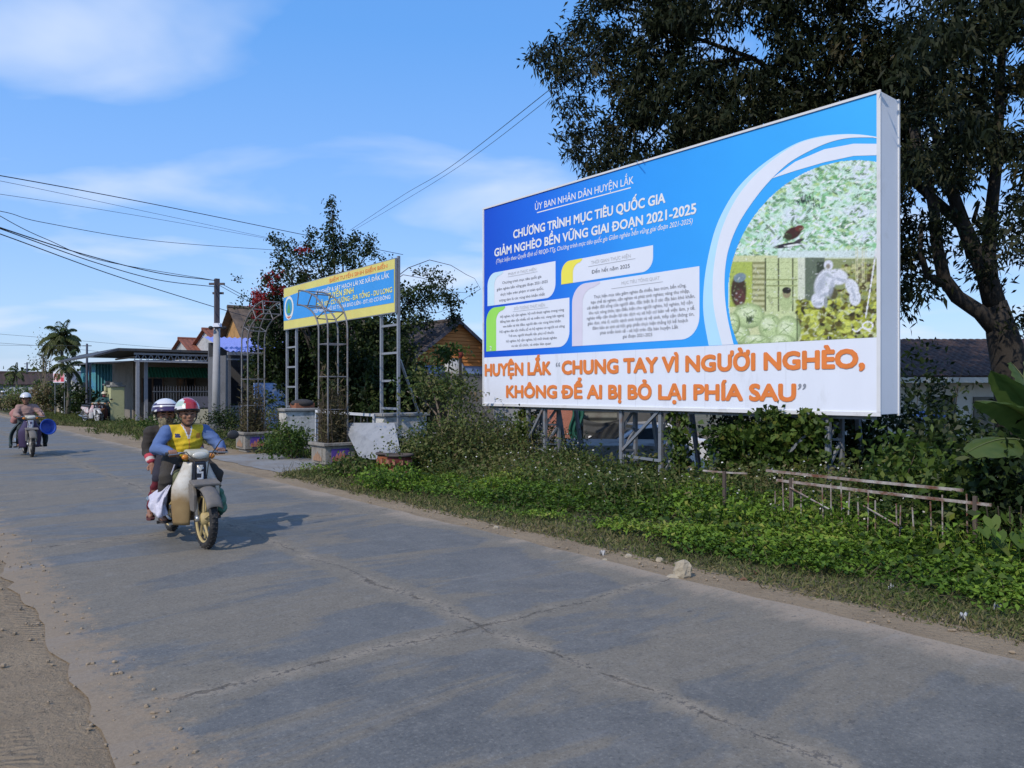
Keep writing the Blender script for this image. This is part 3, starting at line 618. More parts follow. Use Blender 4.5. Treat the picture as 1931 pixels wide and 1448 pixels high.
ellp(928, 812, 30, 34, WP); ellp(905, 935, 66, 100, WP, 0.35); ellp(990, 890, 66, 52, WP, 0.2); ellp(862, 1045, 48, 52, WP); ellp(1085, 960, 40, 60, WP, -0.5); ellp(1105, 1030, 38, 52, WP); ellp(910, 1060, 13, 38, (150, 156, 160)); ellp(960, 1000, 30, 40, (92, 88, 60))
ellp(330, 985, 52, 110, (70, 56, 44)); ellp(338, 1030, 36, 60, (92, 60, 56)); ellp(338, 895, 42, 30, (120, 140, 152), -0.3)
ellp(645, 1050, 44, 66, (176, 192, 140)); ellp(650, 1000, 27, 32, (150, 140, 110)); ellp(650, 980, 30, 22, (48, 46, 40)); ellp(545, 1050, 12, 42, (170, 180, 134), -0.4)
for x, y, rx, ry in ((400, 1150, 105, 82), (540, 1225, 76, 86), (660, 1250, 84, 100), (340, 1275, 66, 64), (450, 1320, 92, 44), (300, 1200, 40, 70), (620, 1330, 90, 60)):
    ellp(x, y, rx, ry, (112, 132, 88), 0, 0.1); ellp(x-4, y-5, rx-8, ry-8, (186, 206, 152), 0, 0.5); ellp(x-14, y-22, rx*0.5, ry*0.4, (214, 226, 190), 0, 0.9)
    for k in range(5): ellp(x+R2.uniform(-rx, rx)*0.6, y+R2.uniform(-ry, ry)*0.6, rx*0.35, 3, (140, 164, 112), R2.uniform(-1, 1), 0.5)
for k in range(6): ellp(385+k*8, 1180+R2.uniform(-10, 10), 4, 26, (70, 84, 60))
for k in range(26): ellp(1250-k*2.9, 690+k*18.5, 5, 12, (222, 224, 230))
for k in range(20): ellp(1190+34*math.cos(k/3), 1215+26*math.sin(k/3), 6, 6, (226, 226, 232)); ellp(1090+k*6, 1240+14*math.sin(k/2.5), 6, 5, (226, 226, 230))
rect(716, 1130, 723, 1340, (60, 70, 50))
for x, y, rx, ry, a_ in ((880, 940, 26, 70, 0.4), (950, 960, 14, 60, 0.2), (1010, 910, 40, 10, 0.3), (860, 1070, 30, 14, 0), (1095, 1000, 10, 44, -0.3), (930, 880, 30, 10, 0.5), (900, 1010, 40, 10, -0.4)): ellp(x, y, rx, ry, (164, 172, 186), a_, 0.9, 0.8)
ellp(926, 820, 14, 18, (150, 140, 130), 0, 0.6)
for k in range(1500):
    x, y = R2.uniform(270, 1290), R2.uniform(90, 1330); ellp(x, y, R2.uniform(4, 12), R2.uniform(2, 6), R2.choice([(236, 240, 240), (90, 120, 80), (160, 180, 130), (70, 84, 60)]), R2.uniform(-1.5, 1.5), 0.6, R2.uniform(0.15, 0.5))
img *= (0.84+0.32*np.random.default_rng(3).random(QX.shape))[..., None]
img *= 0.98
inside = (((SS-pcx)**2+(ZZ-pcz)**2) < pr*pr)
cell = inside[:-1, :-1] & inside[1:, :-1] & inside[:-1, 1:] & inside[1:, 1:]
# pull the outline vertices onto the circle so that the rim is clean
ii, jj = np.nonzero(cell); W1 = NZG+1
me = bpy.data.meshes.new('farm_photo'); used = np.unique(np.concatenate([ii*W1+jj, (ii+1)*W1+jj, (ii+1)*W1+jj+1, ii*W1+jj+1])); rem = -np.ones((NSG+1)*W1, dtype=int); rem[used] = np.arange(len(used))
off = (PL+PR)/2
co = np.stack([PL.x+BE.x*SS+BN.x*0.007-off.x, PL.y+BE.y*SS+BN.y*0.007-off.y, ZZ], -1).reshape(-1, 3)[used]
fc = rem[np.stack([ii*W1+jj, (ii+1)*W1+jj, (ii+1)*W1+jj+1, ii*W1+jj+1], -1)]
me.from_pydata(co.tolist(), [], fc.tolist()); ca = me.color_attributes.new('Col', 'FLOAT_COLOR', 'POINT')
ca.data.foreach_set('color', np.concatenate([np.clip(img.reshape(-1, 3)[used], 0, 0.85), np.ones((len(used), 1))], 1).astype(np.float32).ravel()); me.update()
link('farm_photo', me, Mcol('printed_photo', 0.5), hb)
# steel legs: lattice frames standing in the lower yard behind
def leg(sx):
    q = MB(); zb = lambda o_: ground_z(*UV(BB(sx, 0, o_)))-0.15
    for o_ in (-0.08, -0.42):
        q.tube([BB(sx, zb(o_), o_), BB(sx, Z0+0.02, o_)], 0.030, 4)
    for o_ in (-1.15,): q.tube([BB(sx, zb(o_), o_), BB(sx, Z0+1.6, -0.52)], 0.03, 4)
    for k in range(4):
        za = -0.2+k*0.36; q.tube([BB(sx, za, -0.08), BB(sx, za+0.36, -0.42)], 0.018, 4); q.tube([BB(sx, za, -0.42), BB(sx, za+0.02, -0.08)], 0.016, 4)
    q.build('leg', GREYP, hb)
for sx in (s_of(987)+0.05, s_of(1022), s_of(1166), s_of(1240), s_of(1460), s_of(1556)): leg(sx)
bk = MB()
for a0, a1 in ((s_of(987), s_of(1022)), (s_of(1166), s_of(1240)), (s_of(1460), s_of(1556))):
    bk.tube([BB(a0+0.05, 0.55, -0.05), BB(a1, 1.22, -0.05)], 0.022, 4); bk.tube([BB(a0+0.05, 0.45, -0.07), BB(a1, 0.42, -0.07)], 0.02, 4)
bk.tube([BB(0.1, Z0-0.045, -0.1), BB(BW-0.1, Z0-0.045, -0.1)], 0.022, 4)
bk.build('cross_brace', GREYP, hb)

# ------------------------------------------------------------------ the yellow and blue driving-school sign
QL, QR = PX(535, 734, 22.0), PX(745.5, 734, 16.9); QL.z = QR.z = 0; QW = (QR-QL).length; QE = (QR-QL).normalized(); QN = Vector((QE.y, -QE.x, 0))
def SB(s, z, off=0.0): return QL+QE*s+QN*off+Vector((0, 0, z))
sg_ = thing('driving_school_sign', 'yellow and blue lettered signboard high on two steel ladder frames', 'sign', (QL+QR)/2)
sz0, sz1 = 3.235, 4.44
q = MB(); q.prism([(0, sz0), (QW, sz0), (QW, sz1), (0, sz1)], lambda a, z, d: SB(a, z, -d), 0, 0.05); q.build('board', GALV, sg_)
YEL = M('sign_yellow', srgb(212, 204, 116), 0.55, 0.12, 1.3, dirt=srgb(224, 178, 96), dirt_amt=0.25, dscale=0.8)
BLU = M('sign_blue', srgb(58, 148, 222), 0.55, 0.10, 1.2)
flat([[(0.02, sz0+0.02), (QW-0.02, sz0+0.02), (QW-0.02, sz1-0.02), (0.02, sz1-0.02)]], 'yellow_print', YEL, 0.004, SB, sg_)
flat([[(0.02, 3.50), (QW-0.05, 3.46), (QW-0.05, 4.20), (1.6, 4.24), (0.02, 4.16)]], 'blue_print', BLU, 0.008, SB, sg_)
lines('white_lettering', M('sign_letter_white', (0.74, 0.77, 0.78), 0.6, 0.03), [('XÍ NGHIỆP & SÁT HẠCH LÁI XE XÃ ĐẮK LẮK', 2.2, QW-0.25, 4.035, 0.10, dict(off=0.012, bold=0.012)), ('TIẾP NHẬN HỒ SƠ TẠI XÃ BẢO LIÊN - ĐT: 02 CƠ ĐÔNG', 2.1, QW-0.2, 3.56, 0.085, dict(off=0.012, bold=0.01))], SB, sg_)
lines('yellow_lettering', M('sign_letter_yellow', srgb(236, 226, 110), 0.6, 0.03), [('TUYỂN SINH', 3.0, 4.45, 3.865, 0.135, dict(off=0.012, grow=0.025)), ('CHỖ XE - CÓ HƯỚNG - ĐA TỔNG - DU LONG', 2.3, QW-0.12, 3.70, 0.11, dict(off=0.012, grow=0.02))], SB, sg_)
lines('orange_lettering', M('sign_letter_orange', srgb(232, 150, 80), 0.6, 0.03), [('ĐIỂM TUYỂN SINH ĐIỂM BIỂN', 3.1, QW-0.35, 4.27, 0.085, dict(off=0.012, bold=0.01))], SB, sg_)
flat([[(0.42+0.33*math.cos(k/12*math.pi), 3.84+0.33*math.sin(k/12*math.pi)) for k in range(24)]], 'emblem', M('emblem_white', (0.70, 0.72, 0.70), 0.6, 0.05), 0.012, SB, sg_)
flat([[(0.42+0.24*math.cos(k/8*math.pi), 3.86+0.24*math.sin(k/8*math.pi)) for k in range(16)]], 'emblem_field', M('emblem_blue', srgb(60, 150, 190), 0.6, 0.1), 0.016, SB, sg_)
flat([[(0.30, 3.70), (0.54, 3.70), (0.50, 3.82), (0.42, 4.0), (0.34, 3.82)]], 'emblem_mark', M('emblem_green', srgb(92, 160, 80), 0.6, 0.1), 0.02, SB, sg_)
flat([[(0.26, 3.60), (0.58, 3.60), (0.42, 3.54)]], 'emblem_ribbon', M('emblem_red', srgb(214, 120, 90), 0.6, 0.1), 0.02, SB, sg_)
for s0, s1 in ((0.03, 0.72), (QW-0.80, QW-0.02)):
    for s in (s0, s1):
        q = MB(); q.tube([SB(s, -0.1, -0.09), SB(s, sz1+(0.05 if s == QW-0.02 else -0.1), -0.09)], 0.029, 4); q.build('post', GALV, sg_)
    for k in range(5 if s0 > 1 else 6):
        z = 0.5+k*(0.56 if s0 < 1 else 0.62); q = MB(); q.tube([SB(s0+0.036, z, -0.09), SB(s1-0.036, z, -0.09)], 0.024, 4); q.build('rung', GALV, sg_)
q = MB(); q.tube([SB(QW-0.02, 2.2, -0.13), SB(QW-0.5, 0.0, -1.3)], 0.03, 6); q.build('stay', GALV, sg_)

# ------------------------------------------------------------------ two planters that carry the broken arch of the old gate
STONE = M('planter_stone', (0.24, 0.225, 0.20), 0.92, 0.2, 5, bump=0.5, bscale=25, dirt=(0.12, 0.10, 0.085), dirt_amt=0.45, dscale=3)
PURP = M('tile_purple', srgb(88, 66, 140), 0.5, 0.2, 9)
TORG = M('tile_orange', srgb(176, 112, 92), 0.7, 0.3, 14)
PIPE = M('arch_pipe', (0.19, 0.19, 0.20), 0.6, 0.25, 6, metal=0.3, dirt=(0.13, 0.075, 0.045), dirt_amt=0.3, dscale=5)
DRY = Mleaf('dry_stems', [(0.05, 0.04, 0.022), (0.11, 0.09, 0.05), (0.07, 0.075, 0.028)], 0.9, 0.1)
def planter(u, v, label, side, w=0.32, h=0.50):
    p = thing('gate_planter', label, 'planter', R(u, v, 0), group='planters of the old gate')
    q = MB(); q.buv(u-w+0.05, u+w-0.05, v-w+0.05, v+w-0.05, 0.0, 0.08); q.buv(u-w, u+w, v-w, v+w, 0.08, h-0.06); q.build('tub', STONE, p, bevel=0.012)
    q = MB(); q.buv(u-w-0.05, u+w+0.05, v-w-0.05, v-w+0.05, h-0.06, h); q.buv(u-w-0.05, u+w+0.05, v+w-0.05, v+w+0.05, h-0.06, h)
    q.buv(u-w-0.05, u-w+0.05, v-w+0.05, v+w-0.05, h-0.06, h); q.buv(u+w-0.05, u+w+0.05, v-w+0.05, v+w-0.05, h-0.06, h); q.build('rim', STONE, p, bevel=0.008)
    q = MB(); q.buv(u-w+0.06, u+w-0.06, v-w+0.06, v+w-0.06, h-0.10, h-0.055); q.build('soil', M('soil', (0.06, 0.045, 0.03), 0.95, 0.3, 12), p)
    # ornamental tiles on the two faces towards the road and the camera
    for face in (0, 1):
        fn = (lambda a, z, d: R(u-w-d, v+a, z)) if face == 0 else (lambda a, z, d: R(u+a, v-w-d, z))
        q = MB(); q.prism([(-0.19, 0.13), (0.19, 0.13), (0.19, 0.38), (-0.19, 0.38)], fn, 0.001, 0.014); ti = q.build('tile', PURP if face == 0 else STONE, p)
        q = MB()
        for k in range(5):
            a = -0.15+k*0.075; hh = (0.10, 0.15, 0.19, 0.15, 0.10)[k]
            q.prism([(a-0.034, 0.14), (a+0.034, 0.14), (a+0.034, 0.14+hh*0.6), (a, 0.14+hh), (a-0.034, 0.14+hh*0.6)], fn, 0.014, 0.022)
        q.build('tile_motif', TORG if face == 0 else M('tile_beige', srgb(150, 120, 96), 0.7, 0.2, 9), ti)
    # four pipes, bent over at the top into the half arch
    top = 2.72; Rr = 1.25; PTS = []
    for du in (-0.21, 0.21):
        for dv_ in (-0.21, 0.21):
            r2 = Rr-side*du*0.55
            pts = [R(u+du, v+dv_, h-0.1+(top-h+0.1)*k/4) for k in range(5)]
            rr_ = 1.32+(0.30 if du*side < 0 else -0.10)
            arcp = [R(u+du+side*rr_*(1-math.cos(a)), v+dv_, top+(0.92 if du*side < 0 else 0.62)*math.sin(a)) for a in [math.radians(82)*k/10 for k in range(1, 11)]]
            pts += arcp; PTS.append((pts, du, dv_))
            q = MB(); q.tube(pts, 0.018, 7); q.build('arch_pipe', PIPE, p, smooth=True)
    for z in (1.15, 1.80, 2.45):
        q = MB()
        c4 = [R(u-0.21, v-0.21, z), R(u+0.21, v-0.21, z), R(u+0.21, v+0.21, z), R(u-0.21, v+0.21, z)]
        for k in range(4): q.tube([c4[k], c4[(k+1) % 4]], 0.011, 6)
        q.build('tie_ring', PIPE, p)
    for i0, i1 in ((0, 1), (2, 3), (0, 2), (1, 3)):
        for k in (7, 11, 14): q = MB(); q.tube([PTS[i0][0][k], PTS[i1][0][k]], 0.012, 6); q.build('tie_bar', PIPE, p)
    n = 2400
    ps = np.array([R(u+rnd.uniform(-w+.07, w-.07), v+rnd.uniform(-w+.07, w-.07), h-0.07+abs(rnd.gauss(0, 0.55))) for _ in range(n)])
    ax = rng.normal(size=(n, 3))*0.7; ax[:, 2] += 0.7
    quads('dry_plants', leafq(ps, ax, rng.uniform(0.07, 0.2, n), rng.uniform(0.008, 0.03, n)), DRY, p, rng.random(n), off=p.location)
    q = MB()
    for k in range(16):
        a_ = R(u+rnd.uniform(-.24, .24), v+rnd.uniform(-.24, .24), h-0.08); q.tube([a_, a_+Vector((rnd.uniform(-.1, .1), rnd.uniform(-.1, .1), rnd.uniform(0.5, 1.3)))], 0.006, 4)
    q.build('stem', M('dry_stalk', (0.075, 0.06, 0.04), 0.9, 0.3), p)
u1, v1 = UV(PX(615, 882, 15.3)); u2, v2 = UV(PX(466, 852, 19.1))
planter(u1, v1+0.15, 'nearer stone planter with purple tile and bent arch pipes in front of the yellow sign', 1)
planter(u2, v2+0.15, 'farther stone planter with purple tile and arch pipes left of the yellow sign', -1)

# ------------------------------------------------------------------ leaning white notice slab
nb = thing('notice_slab', 'faded white notice slab tilted back among weeds beside the planter', 'notice board', PX(715, 866, 14.4))
A, B_, C_, D_ = PX(679, 866, 14.6), PX(758, 866, 13.6), PX(744, 797, 14.6), PX(645, 797, 15.7)
fnS = lambda a, z, d: (A.lerp(B_, a)).lerp(D_.lerp(C_, a), z)+Vector((-0.05, -0.9, 0.35)).normalized()*(-d)
q = MB(); q.prism([(0, 0), (1, 0), (1, 1), (0, 1)], fnS, 0.0, 0.05)
q.build('slab', M('faded_slab', (0.27, 0.285, 0.31), 0.85, 0.1, 4, dirt=(0.17, 0.185, 0.21), dirt_amt=0.5, dscale=3), nb, bevel=0.006)
q = MB()
for k in range(9):
    x = 0.1+0.085*k+rnd.uniform(0, 0.02); q.prism([(x, 0.84), (x+0.05, 0.84), (x+0.05, 0.91), (x, 0.91)], fnS, -0.006, 0.0)
q.build('worn_heading', M('worn_blue', (0.14, 0.19, 0.28), 0.85, 0.25, 20, dirt=(0.26, 0.275, 0.30), dirt_amt=0.75, dscale=12), nb)
q = MB()
for (a, z) in ((0.03, 0.95), (0.97, 0.95)):
    p_ = fnS(a, z, 0.05); q.tube([p_, Vector((p_.x+0.05, p_.y+0.5, ground_z(*UV(p_))-0.1))], 0.025, 4)
q.build('prop', GREYP, nb)
# low steel rail behind it
rl = thing('steel_rail', 'low pale steel rail frame behind the leaning white slab', 'rail', PX(650, 880, 16.5))
q = MB(); a, b2, c2, d2 = PX(597, 776, 16.9), PX(705, 783, 16.5), PX(705, 860, 16.5), PX(597, 860, 16.9)
q.tube([d2, a, b2, c2], 0.035, 4); q.build('frame', M('rail_pale', (0.42, 0.44, 0.47), 0.6, 0.15, 5), rl)
q = MB()
for k in range(1, 9): p_ = a.lerp(b2, k/9); q.tube([p_-Vector((0, 0, 0.035)), Vector((p_.x, p_.y, 0.2))], 0.009, 4)
q.build('bars', M('rail_bar', (0.07, 0.07, 0.075), 0.6, 0.15, 5), rl)

# ------------------------------------------------------------------ flower pots
def pot(name, label, c, r, h, mat, lobed=0.0):
    p = thing(name, label, 'flower pot', c, group='pots by the notice slab')
    q = MB(); q.lathe([(r*0.62, 0), (r*0.86, h*0.35), (r*0.98, h*0.8), (r*0.95, h)], c, n=28); o = q.build('bowl', mat, p, smooth=True)
    q = MB(); q.lathe([(r*0.94, h-0.001), (r*1.16, h), (r*1.18, h*1.16), (r*1.0, h*1.17), (r*0.98, h*0.95), (0.001, h*0.93)], c, n=28); q.build('rim', M('pot_rim', (0.075, 0.062, 0.058), 0.8, 0.2, 6), p, smooth=True)
    q = MB()
    for k in range(10):
        a_ = k*math.pi/5; rot = Matrix.Rotation(a_, 3, 'Z'); q.box(Vector(c)+rot @ Vector((r*0.97, 0, h*0.55)), (0.03, r*0.25, h*0.34), rot)
    q.build('relief', M(name+'_relief', srgb(150, 104, 84), 0.8, 0.2, 8), p)
pot('flower_pot', 'terracotta relief pot half hidden by the dark red pot', PX(727, 884, 14.0), 0.15, 0.26, M('terracotta', srgb(150, 88, 58), 0.85, 0.2, 6))
pot('flower_pot', 'dark red relief bowl in front of the white slab', PX(753, 884, 13.2)+Vector((0, 0, 0.0)), 0.21, 0.22, M('dark_red_glaze', srgb(96, 40, 40), 0.75, 0.2, 6))
pd = thing('pot_stand', 'crumbling brick stub carrying the dark red bowl', 'brick stand', PX(753, 884, 13.2)+Vector((0, 0, -0.2)))
q = MB(); q.box(pd.location+Vector((0, 0, 0.1)), (0.3, 0.3, 0.22), Matrix.Rotation(0.5, 3, 'Z')); q.build('bricks', M('old_brick', srgb(140, 92, 70), 0.95, 0.25, 6, bump=0.6), pd, bevel=0.02)
# ------------------------------------------------------------------ vegetation
G_LAWN = Mleaf('turf_blades', [(0.042, 0.068, 0.014), (0.080, 0.112, 0.028), (0.130, 0.135, 0.050), (0.20, 0.165, 0.085)], 0.8, 0.2)
G_COVER = Mleaf('cover_leaves', [(0.040, 0.088, 0.011), (0.100, 0.185, 0.021), (0.180, 0.295, 0.033), (0.28, 0.31, 0.06)], 0.55, 0.3)
G_WEED = Mleaf('weed_leaves', [(0.030, 0.058, 0.012), (0.072, 0.106, 0.024), (0.14, 0.145, 0.050), (0.165, 0.125, 0.07)], 0.65, 0.25)
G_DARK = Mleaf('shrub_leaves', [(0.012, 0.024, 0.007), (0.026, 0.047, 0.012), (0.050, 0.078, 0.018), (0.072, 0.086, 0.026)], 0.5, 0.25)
G_VINE = Mleaf('vine_leaves', [(0.026, 0.055, 0.010), (0.055, 0.100, 0.016), (0.10, 0.155, 0.028), (0.17, 0.17, 0.04)], 0.5, 0.35)
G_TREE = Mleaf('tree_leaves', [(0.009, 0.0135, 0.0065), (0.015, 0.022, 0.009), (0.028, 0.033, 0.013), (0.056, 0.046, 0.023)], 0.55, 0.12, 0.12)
G_BOUG = Mleaf('bougainvillea_leaves', [(0.010, 0.022, 0.008), (0.020, 0.036, 0.012), (0.034, 0.056, 0.016), (0.05, 0.066, 0.022)], 0.55, 0.2, 0.2)
G_RED = Mleaf('red_bracts', [(0.22, 0.016, 0.02), (0.35, 0.03, 0.035)], 0.7, 0.3)
FLW = M('white_petals', (0.72, 0.72, 0.70), 0.7, 0.05)

def Rn(u, v, z): return np.stack([u*DX+v*NX, u*DY+v*NY, z], -1)
def n2(u, v, s): return (np.sin(u*1.7*s+np.sin(v*2.3*s)*1.3)+np.sin(v*3.1*s+u*0.9*s)+np.sin(u*4.3*s-v*2.2*s)*0.6)/2.6
def gz(u, v):
    sm = lambda x: np.clip(x, 0, 1)**2*(3-2*np.clip(x, 0, 1))
    return -0.012-0.70*sm((v-10.2)/2.2)*sm((u+6)/6)*(1-sm((u-15)/5))*(1-sm((v-40)/20))
def verge(u): return 5.42+1.5*(np.clip((u-13.2)/2, 0, 1)**2*(3-2*np.clip((u-13.2)/2, 0, 1)))*(1-np.clip((u-33)/6, 0, 1))

# short roadside turf: blades thin out towards the dirt
n = 62000
u = 0.2+46*rng.random(n)**2.1; v = verge(u)-0.12+np.abs(rng.normal(size=n))*0.75+0.10*n2(u*2.2, v0 := u*0+3, 1.9)
keep = (v < 9) & ~((u > 13.9) & (u < 18.2) & (v < 7.2)) & (rng.random(n) < np.clip(0.25+(v-verge(u)+0.1)*2.2, 0, 1)); u, v = u[keep], v[keep]; n = len(u)
ax = rng.normal(size=(n, 3))*0.75; ax[:, 2] = np.abs(ax[:, 2])+0.45
hgt = (0.035+0.075*rng.random(n))*(0.8+0.05*u)
tag(quads('short_grass', leafq(Rn(u, v, gz(u, v)), ax, hgt, 0.006+0.006*rng.random(n)+0.0006*u, droop=0.25), G_LAWN, None, np.clip(0.75-0.5*(v-verge(u))+0.25*rng.normal(size=n)+0.2*n2(u, v, 1.4), 0, 1)), kind='stuff')
# far grass before the gate and along the far verge
n = 26000
u = rng.uniform(24, 62, n); v = rng.uniform(5.2, 9.0, n)+0.3*n2(u, u*0, 0.7); keep = (rng.random(n) < np.clip((v-5.6+0.5*n2(u, v, 0.6))*0.8, 0, 1)); u, v = u[keep], v[keep]; n = len(u)
ax = rng.normal(size=(n, 3))*0.5; ax[:, 2] = np.abs(ax[:, 2])+0.6
tag(quads('verge_grass', leafq(Rn(u, v, gz(u, v)), ax, rng.uniform(0.08, 0.26, n), rng.uniform(0.02, 0.05, n)), G_LAWN, None, np.clip(rng.random(n)*0.8, 0, 1)), kind='stuff')
# bright leafy creeper on the bank
n = 112000
u = -0.6+15.5*rng.random(n)**1.35; v = 5.72+2.6*rng.random(n)+0.25*n2(u, u*0+1, 1.3)
dens = np.clip((v-5.80-0.25*n2(u*1.3, u*0+4, 1.0))*2.0, 0, 1)*np.clip(0.72+0.8*n2(u, v, 1.15), 0.12, 1)*np.clip((14.2-u)/3, 0, 1)
keep = rng.random(n) < dens; u, v = u[keep], v[keep]; n = len(u)
hill = np.clip(0.05+0.11*np.clip(n2(u, v, 0.9)+0.4, 0, 1.4)+0.05*n2(u, v, 3.3)+0.13*np.clip(v-6.4, 0, 1.8), 0.015, 1)
z = gz(u, v)+hill*(0.35+0.65*rng.random(n)**0.5)
ax = rng.normal(size=(n, 3)); ax[:, 2] *= 0.35
tag(quads('leafy_creeper', leafq(Rn(u, v, z), ax, 0.032+0.036*rng.random(n), 0.024+0.024*rng.random(n), up=np.array([0, 0, 1.0])), G_COVER, None, np.clip(0.42+0.48*n2(u, v, 0.85)+0.20*rng.normal(size=n), 0, 1)), kind='stuff')
# larger leaves and dead stalks mixed into it
n = 2600
u = -0.4+14*rng.random(n); v = 6.2+1.9*rng.random(n); ax = rng.normal(size=(n, 3)); ax[:, 2] *= 0.4
tag(quads('broad_weeds', leafq(Rn(u, v, gz(u, v)+0.08+0.17*rng.random(n)), ax, 0.05+0.06*rng.random(n), 0.03+0.04*rng.random(n), up=np.array([0, 0, 1.0])), G_VINE, None, np.clip(0.45+0.3*rng.normal(size=n), 0, 1)), kind='stuff')
n = 2200
u = -0.4+15*rng.random(n); v = 5.7+3.2*rng.random(n); ax = rng.normal(size=(n, 3))*0.55; ax[:, 2] = abs(ax[:, 2])+0.5
tag(quads('dead_stalks', leafq(Rn(u, v, gz(u, v)), ax, 0.12+0.34*rng.random(n)*np.clip((v-5.4)/1.6, 0.2, 1), 0.005+0.007*rng.random(n), fold=0), DRY, None, rng.random(n)), kind='stuff')
# tall rank weeds: stalks with leaves, dotted with small white flowers
def weeds(name, nst, ur, vr, hfun, seed):
    g = np.random.default_rng(seed); Q = []; T = []; MI = []; FL = []
    u = g.uniform(*ur, nst); v = g.uniform(*vr, nst); h = hfun(u, v)*g.uniform(0.55, 1.15, nst); k = (h > 0.12) & ((u > 6.3) | (v > 7.7-0.4*g.random(nst)) | (seed == 24)); u, v, h = u[k], v[k], h[k]
    base = Rn(u, v, gz(u, v)); lean = g.normal(size=(len(u), 3))*0.28; lean[:, 2] = 1; lean = nrmz(lean)
    Q.append(leafq(base, lean, h, np.full(len(u), 0.012), fold=0, droop=0.0)); T.append(g.random(len(u))*0.4+0.6)
    for k in range(17):
        f = g.random(len(u))**0.75; p = base+lean*(h*f)[:, None]+g.normal(size=base.shape)*0.075; ax = g.normal(size=base.shape); ax[:, 2] *= 0.6
        Q.append(leafq(p, ax, g.uniform(0.04, 0.10, len(u)), g.uniform(0.018, 0.045, len(u)))); T.append(np.clip(0.35+0.25*n2(u, v, 0.8)+0.25*g.normal(size=len(u)), 0, 1))
    sel = (g.random(len(u)) < 0.34*np.clip(0.45+0.9*n2(u, v, 1.6), 0, 1)) & (seed != 24)
    p = base[sel]+lean[sel]*(h[sel]*g.uniform(0.85, 1.08, sel.sum()))[:, None]+g.normal(size=(sel.sum(), 3))*0.03
    for k in range(3):
        ax = g.normal(size=p.shape); ax[:, 2] = abs(ax[:, 2]); FL.append(leafq(p-nrmz(ax)*0.014, ax, np.full(len(p), 0.030), np.full(len(p), 0.022)))
    tag(quads(name, np.concatenate(Q), G_WEED if seed != 24 else G_COVER, None, np.concatenate(T)), kind='stuff')
    if len(p): tag(quads('white_flowers', np.concatenate(FL), FLW), kind='stuff')
weeds('rank_weeds', 4200, (0.2, 13.2), (7.05, 10.6), lambda u, v: np.clip(np.where((u > 6.6)&(u < 10.7), np.minimum(0.36+0.15*(v-7.3)+0.17*n2(u, v, 0.7), 0.50-0.135*(v-7.3)), 0.36+0.15*(v-7.3)+0.17*n2(u, v, 0.7))+0.55*np.exp(-((u-11.9)/1.25)**2-((v-8.6)/1.4)**2), 0.1, 1.3), 21)
weeds('rank_weeds', 800, (9.0, 15.5), (7.4, 9.3), lambda u, v: np.clip(0.45+0.25*n2(u, v, 0.9)-0.10*np.clip(u-13, 0, 3), 0.1, 1.0), 22)
weeds('bank_plants', 420, (1.5, 6.5), (7.05, 7.9), lambda u, v: np.clip(0.34+0.26*n2(u, v, 1.1), 0.1, 0.62), 24)
weeds('rank_weeds', 700, (12.5, 24), (7.6, 10.5), lambda u, v: np.clip(0.35+0.3*n2(u, v, 0.6), 0.1, 0.9), 23)

def foliage(name, pts, spread, per, L, W, mat, parent, g, down=0.0, tintbase=0.4, tintamp=0.3, flat=0.8):
    pts = np.asarray(pts, dtype=float); N_ = len(pts)*per
    cen = np.repeat(pts, per, 0); p = cen+g.normal(size=(N_, 3))*np.array([spread, spread, spread*flat])
    ax = g.normal(size=(N_, 3)); ax[:, 2] -= down
    T = np.clip(tintbase+tintamp*np.repeat(g.normal(size=len(pts)), per)*0.7+tintamp*g.normal(size=N_)*0.6, 0, 1)
    return quads(name, leafq(p, ax, g.uniform(L*0.6, L*1.25, N_), g.uniform(W*0.6, W*1.25, N_)), mat, parent, T, off=parent.location)
def limb(q, a, b, r0, r1, bend, g, n=6):
    a, b = Vector(a), Vector(b); off = Vector(g.normal(size=3))*bend*(b-a).length
    q.tube([a.lerp(b, k/n)+off*math.sin(math.pi*k/n) for k in range(n+1)], [r0+(r1-r0)*k/n for k in range(n+1)], n=8, caps=True)
def shrub(name, label, base, r, h, nclump, per, L, W, mat=None, seed=1, cat='shrub', group=None, tint=0.4, nst=7):
    g = np.random.default_rng(seed); s = thing(name, label, cat, base, group=group); base = Vector(base)
    q = MB(); P = []
    for k in range(nst):
        a = g.uniform(0, 6.28); rr_ = r*g.uniform(0.3, 0.95); tip = base+Vector((rr_*math.cos(a), rr_*math.sin(a), h*g.uniform(0.5, 1.0)))
        limb(q, base+Vector((0.05*math.cos(a), 0.05*math.sin(a), -0.03)), tip, 0.018, 0.004, 0.08, g)
    q.build('stem', M('shrub_stem', (0.06, 0.048, 0.034), 0.9, 0.3), s, smooth=True)
    while len(P) < nclump:
        x = g.normal(size=3)*0.55
        if abs(x[2]) < 1.2 and x[0]**2+x[1]**2 < 1.2: P.append((base.x+x[0]*r, base.y+x[1]*r, max(base.z+h*(0.55+0.42*x[2]), base.z+0.04)))
    foliage('foliage', P, 0.10+0.05*r, per, L, W, mat or G_DARK, s, g, tintbase=tint)
    return s

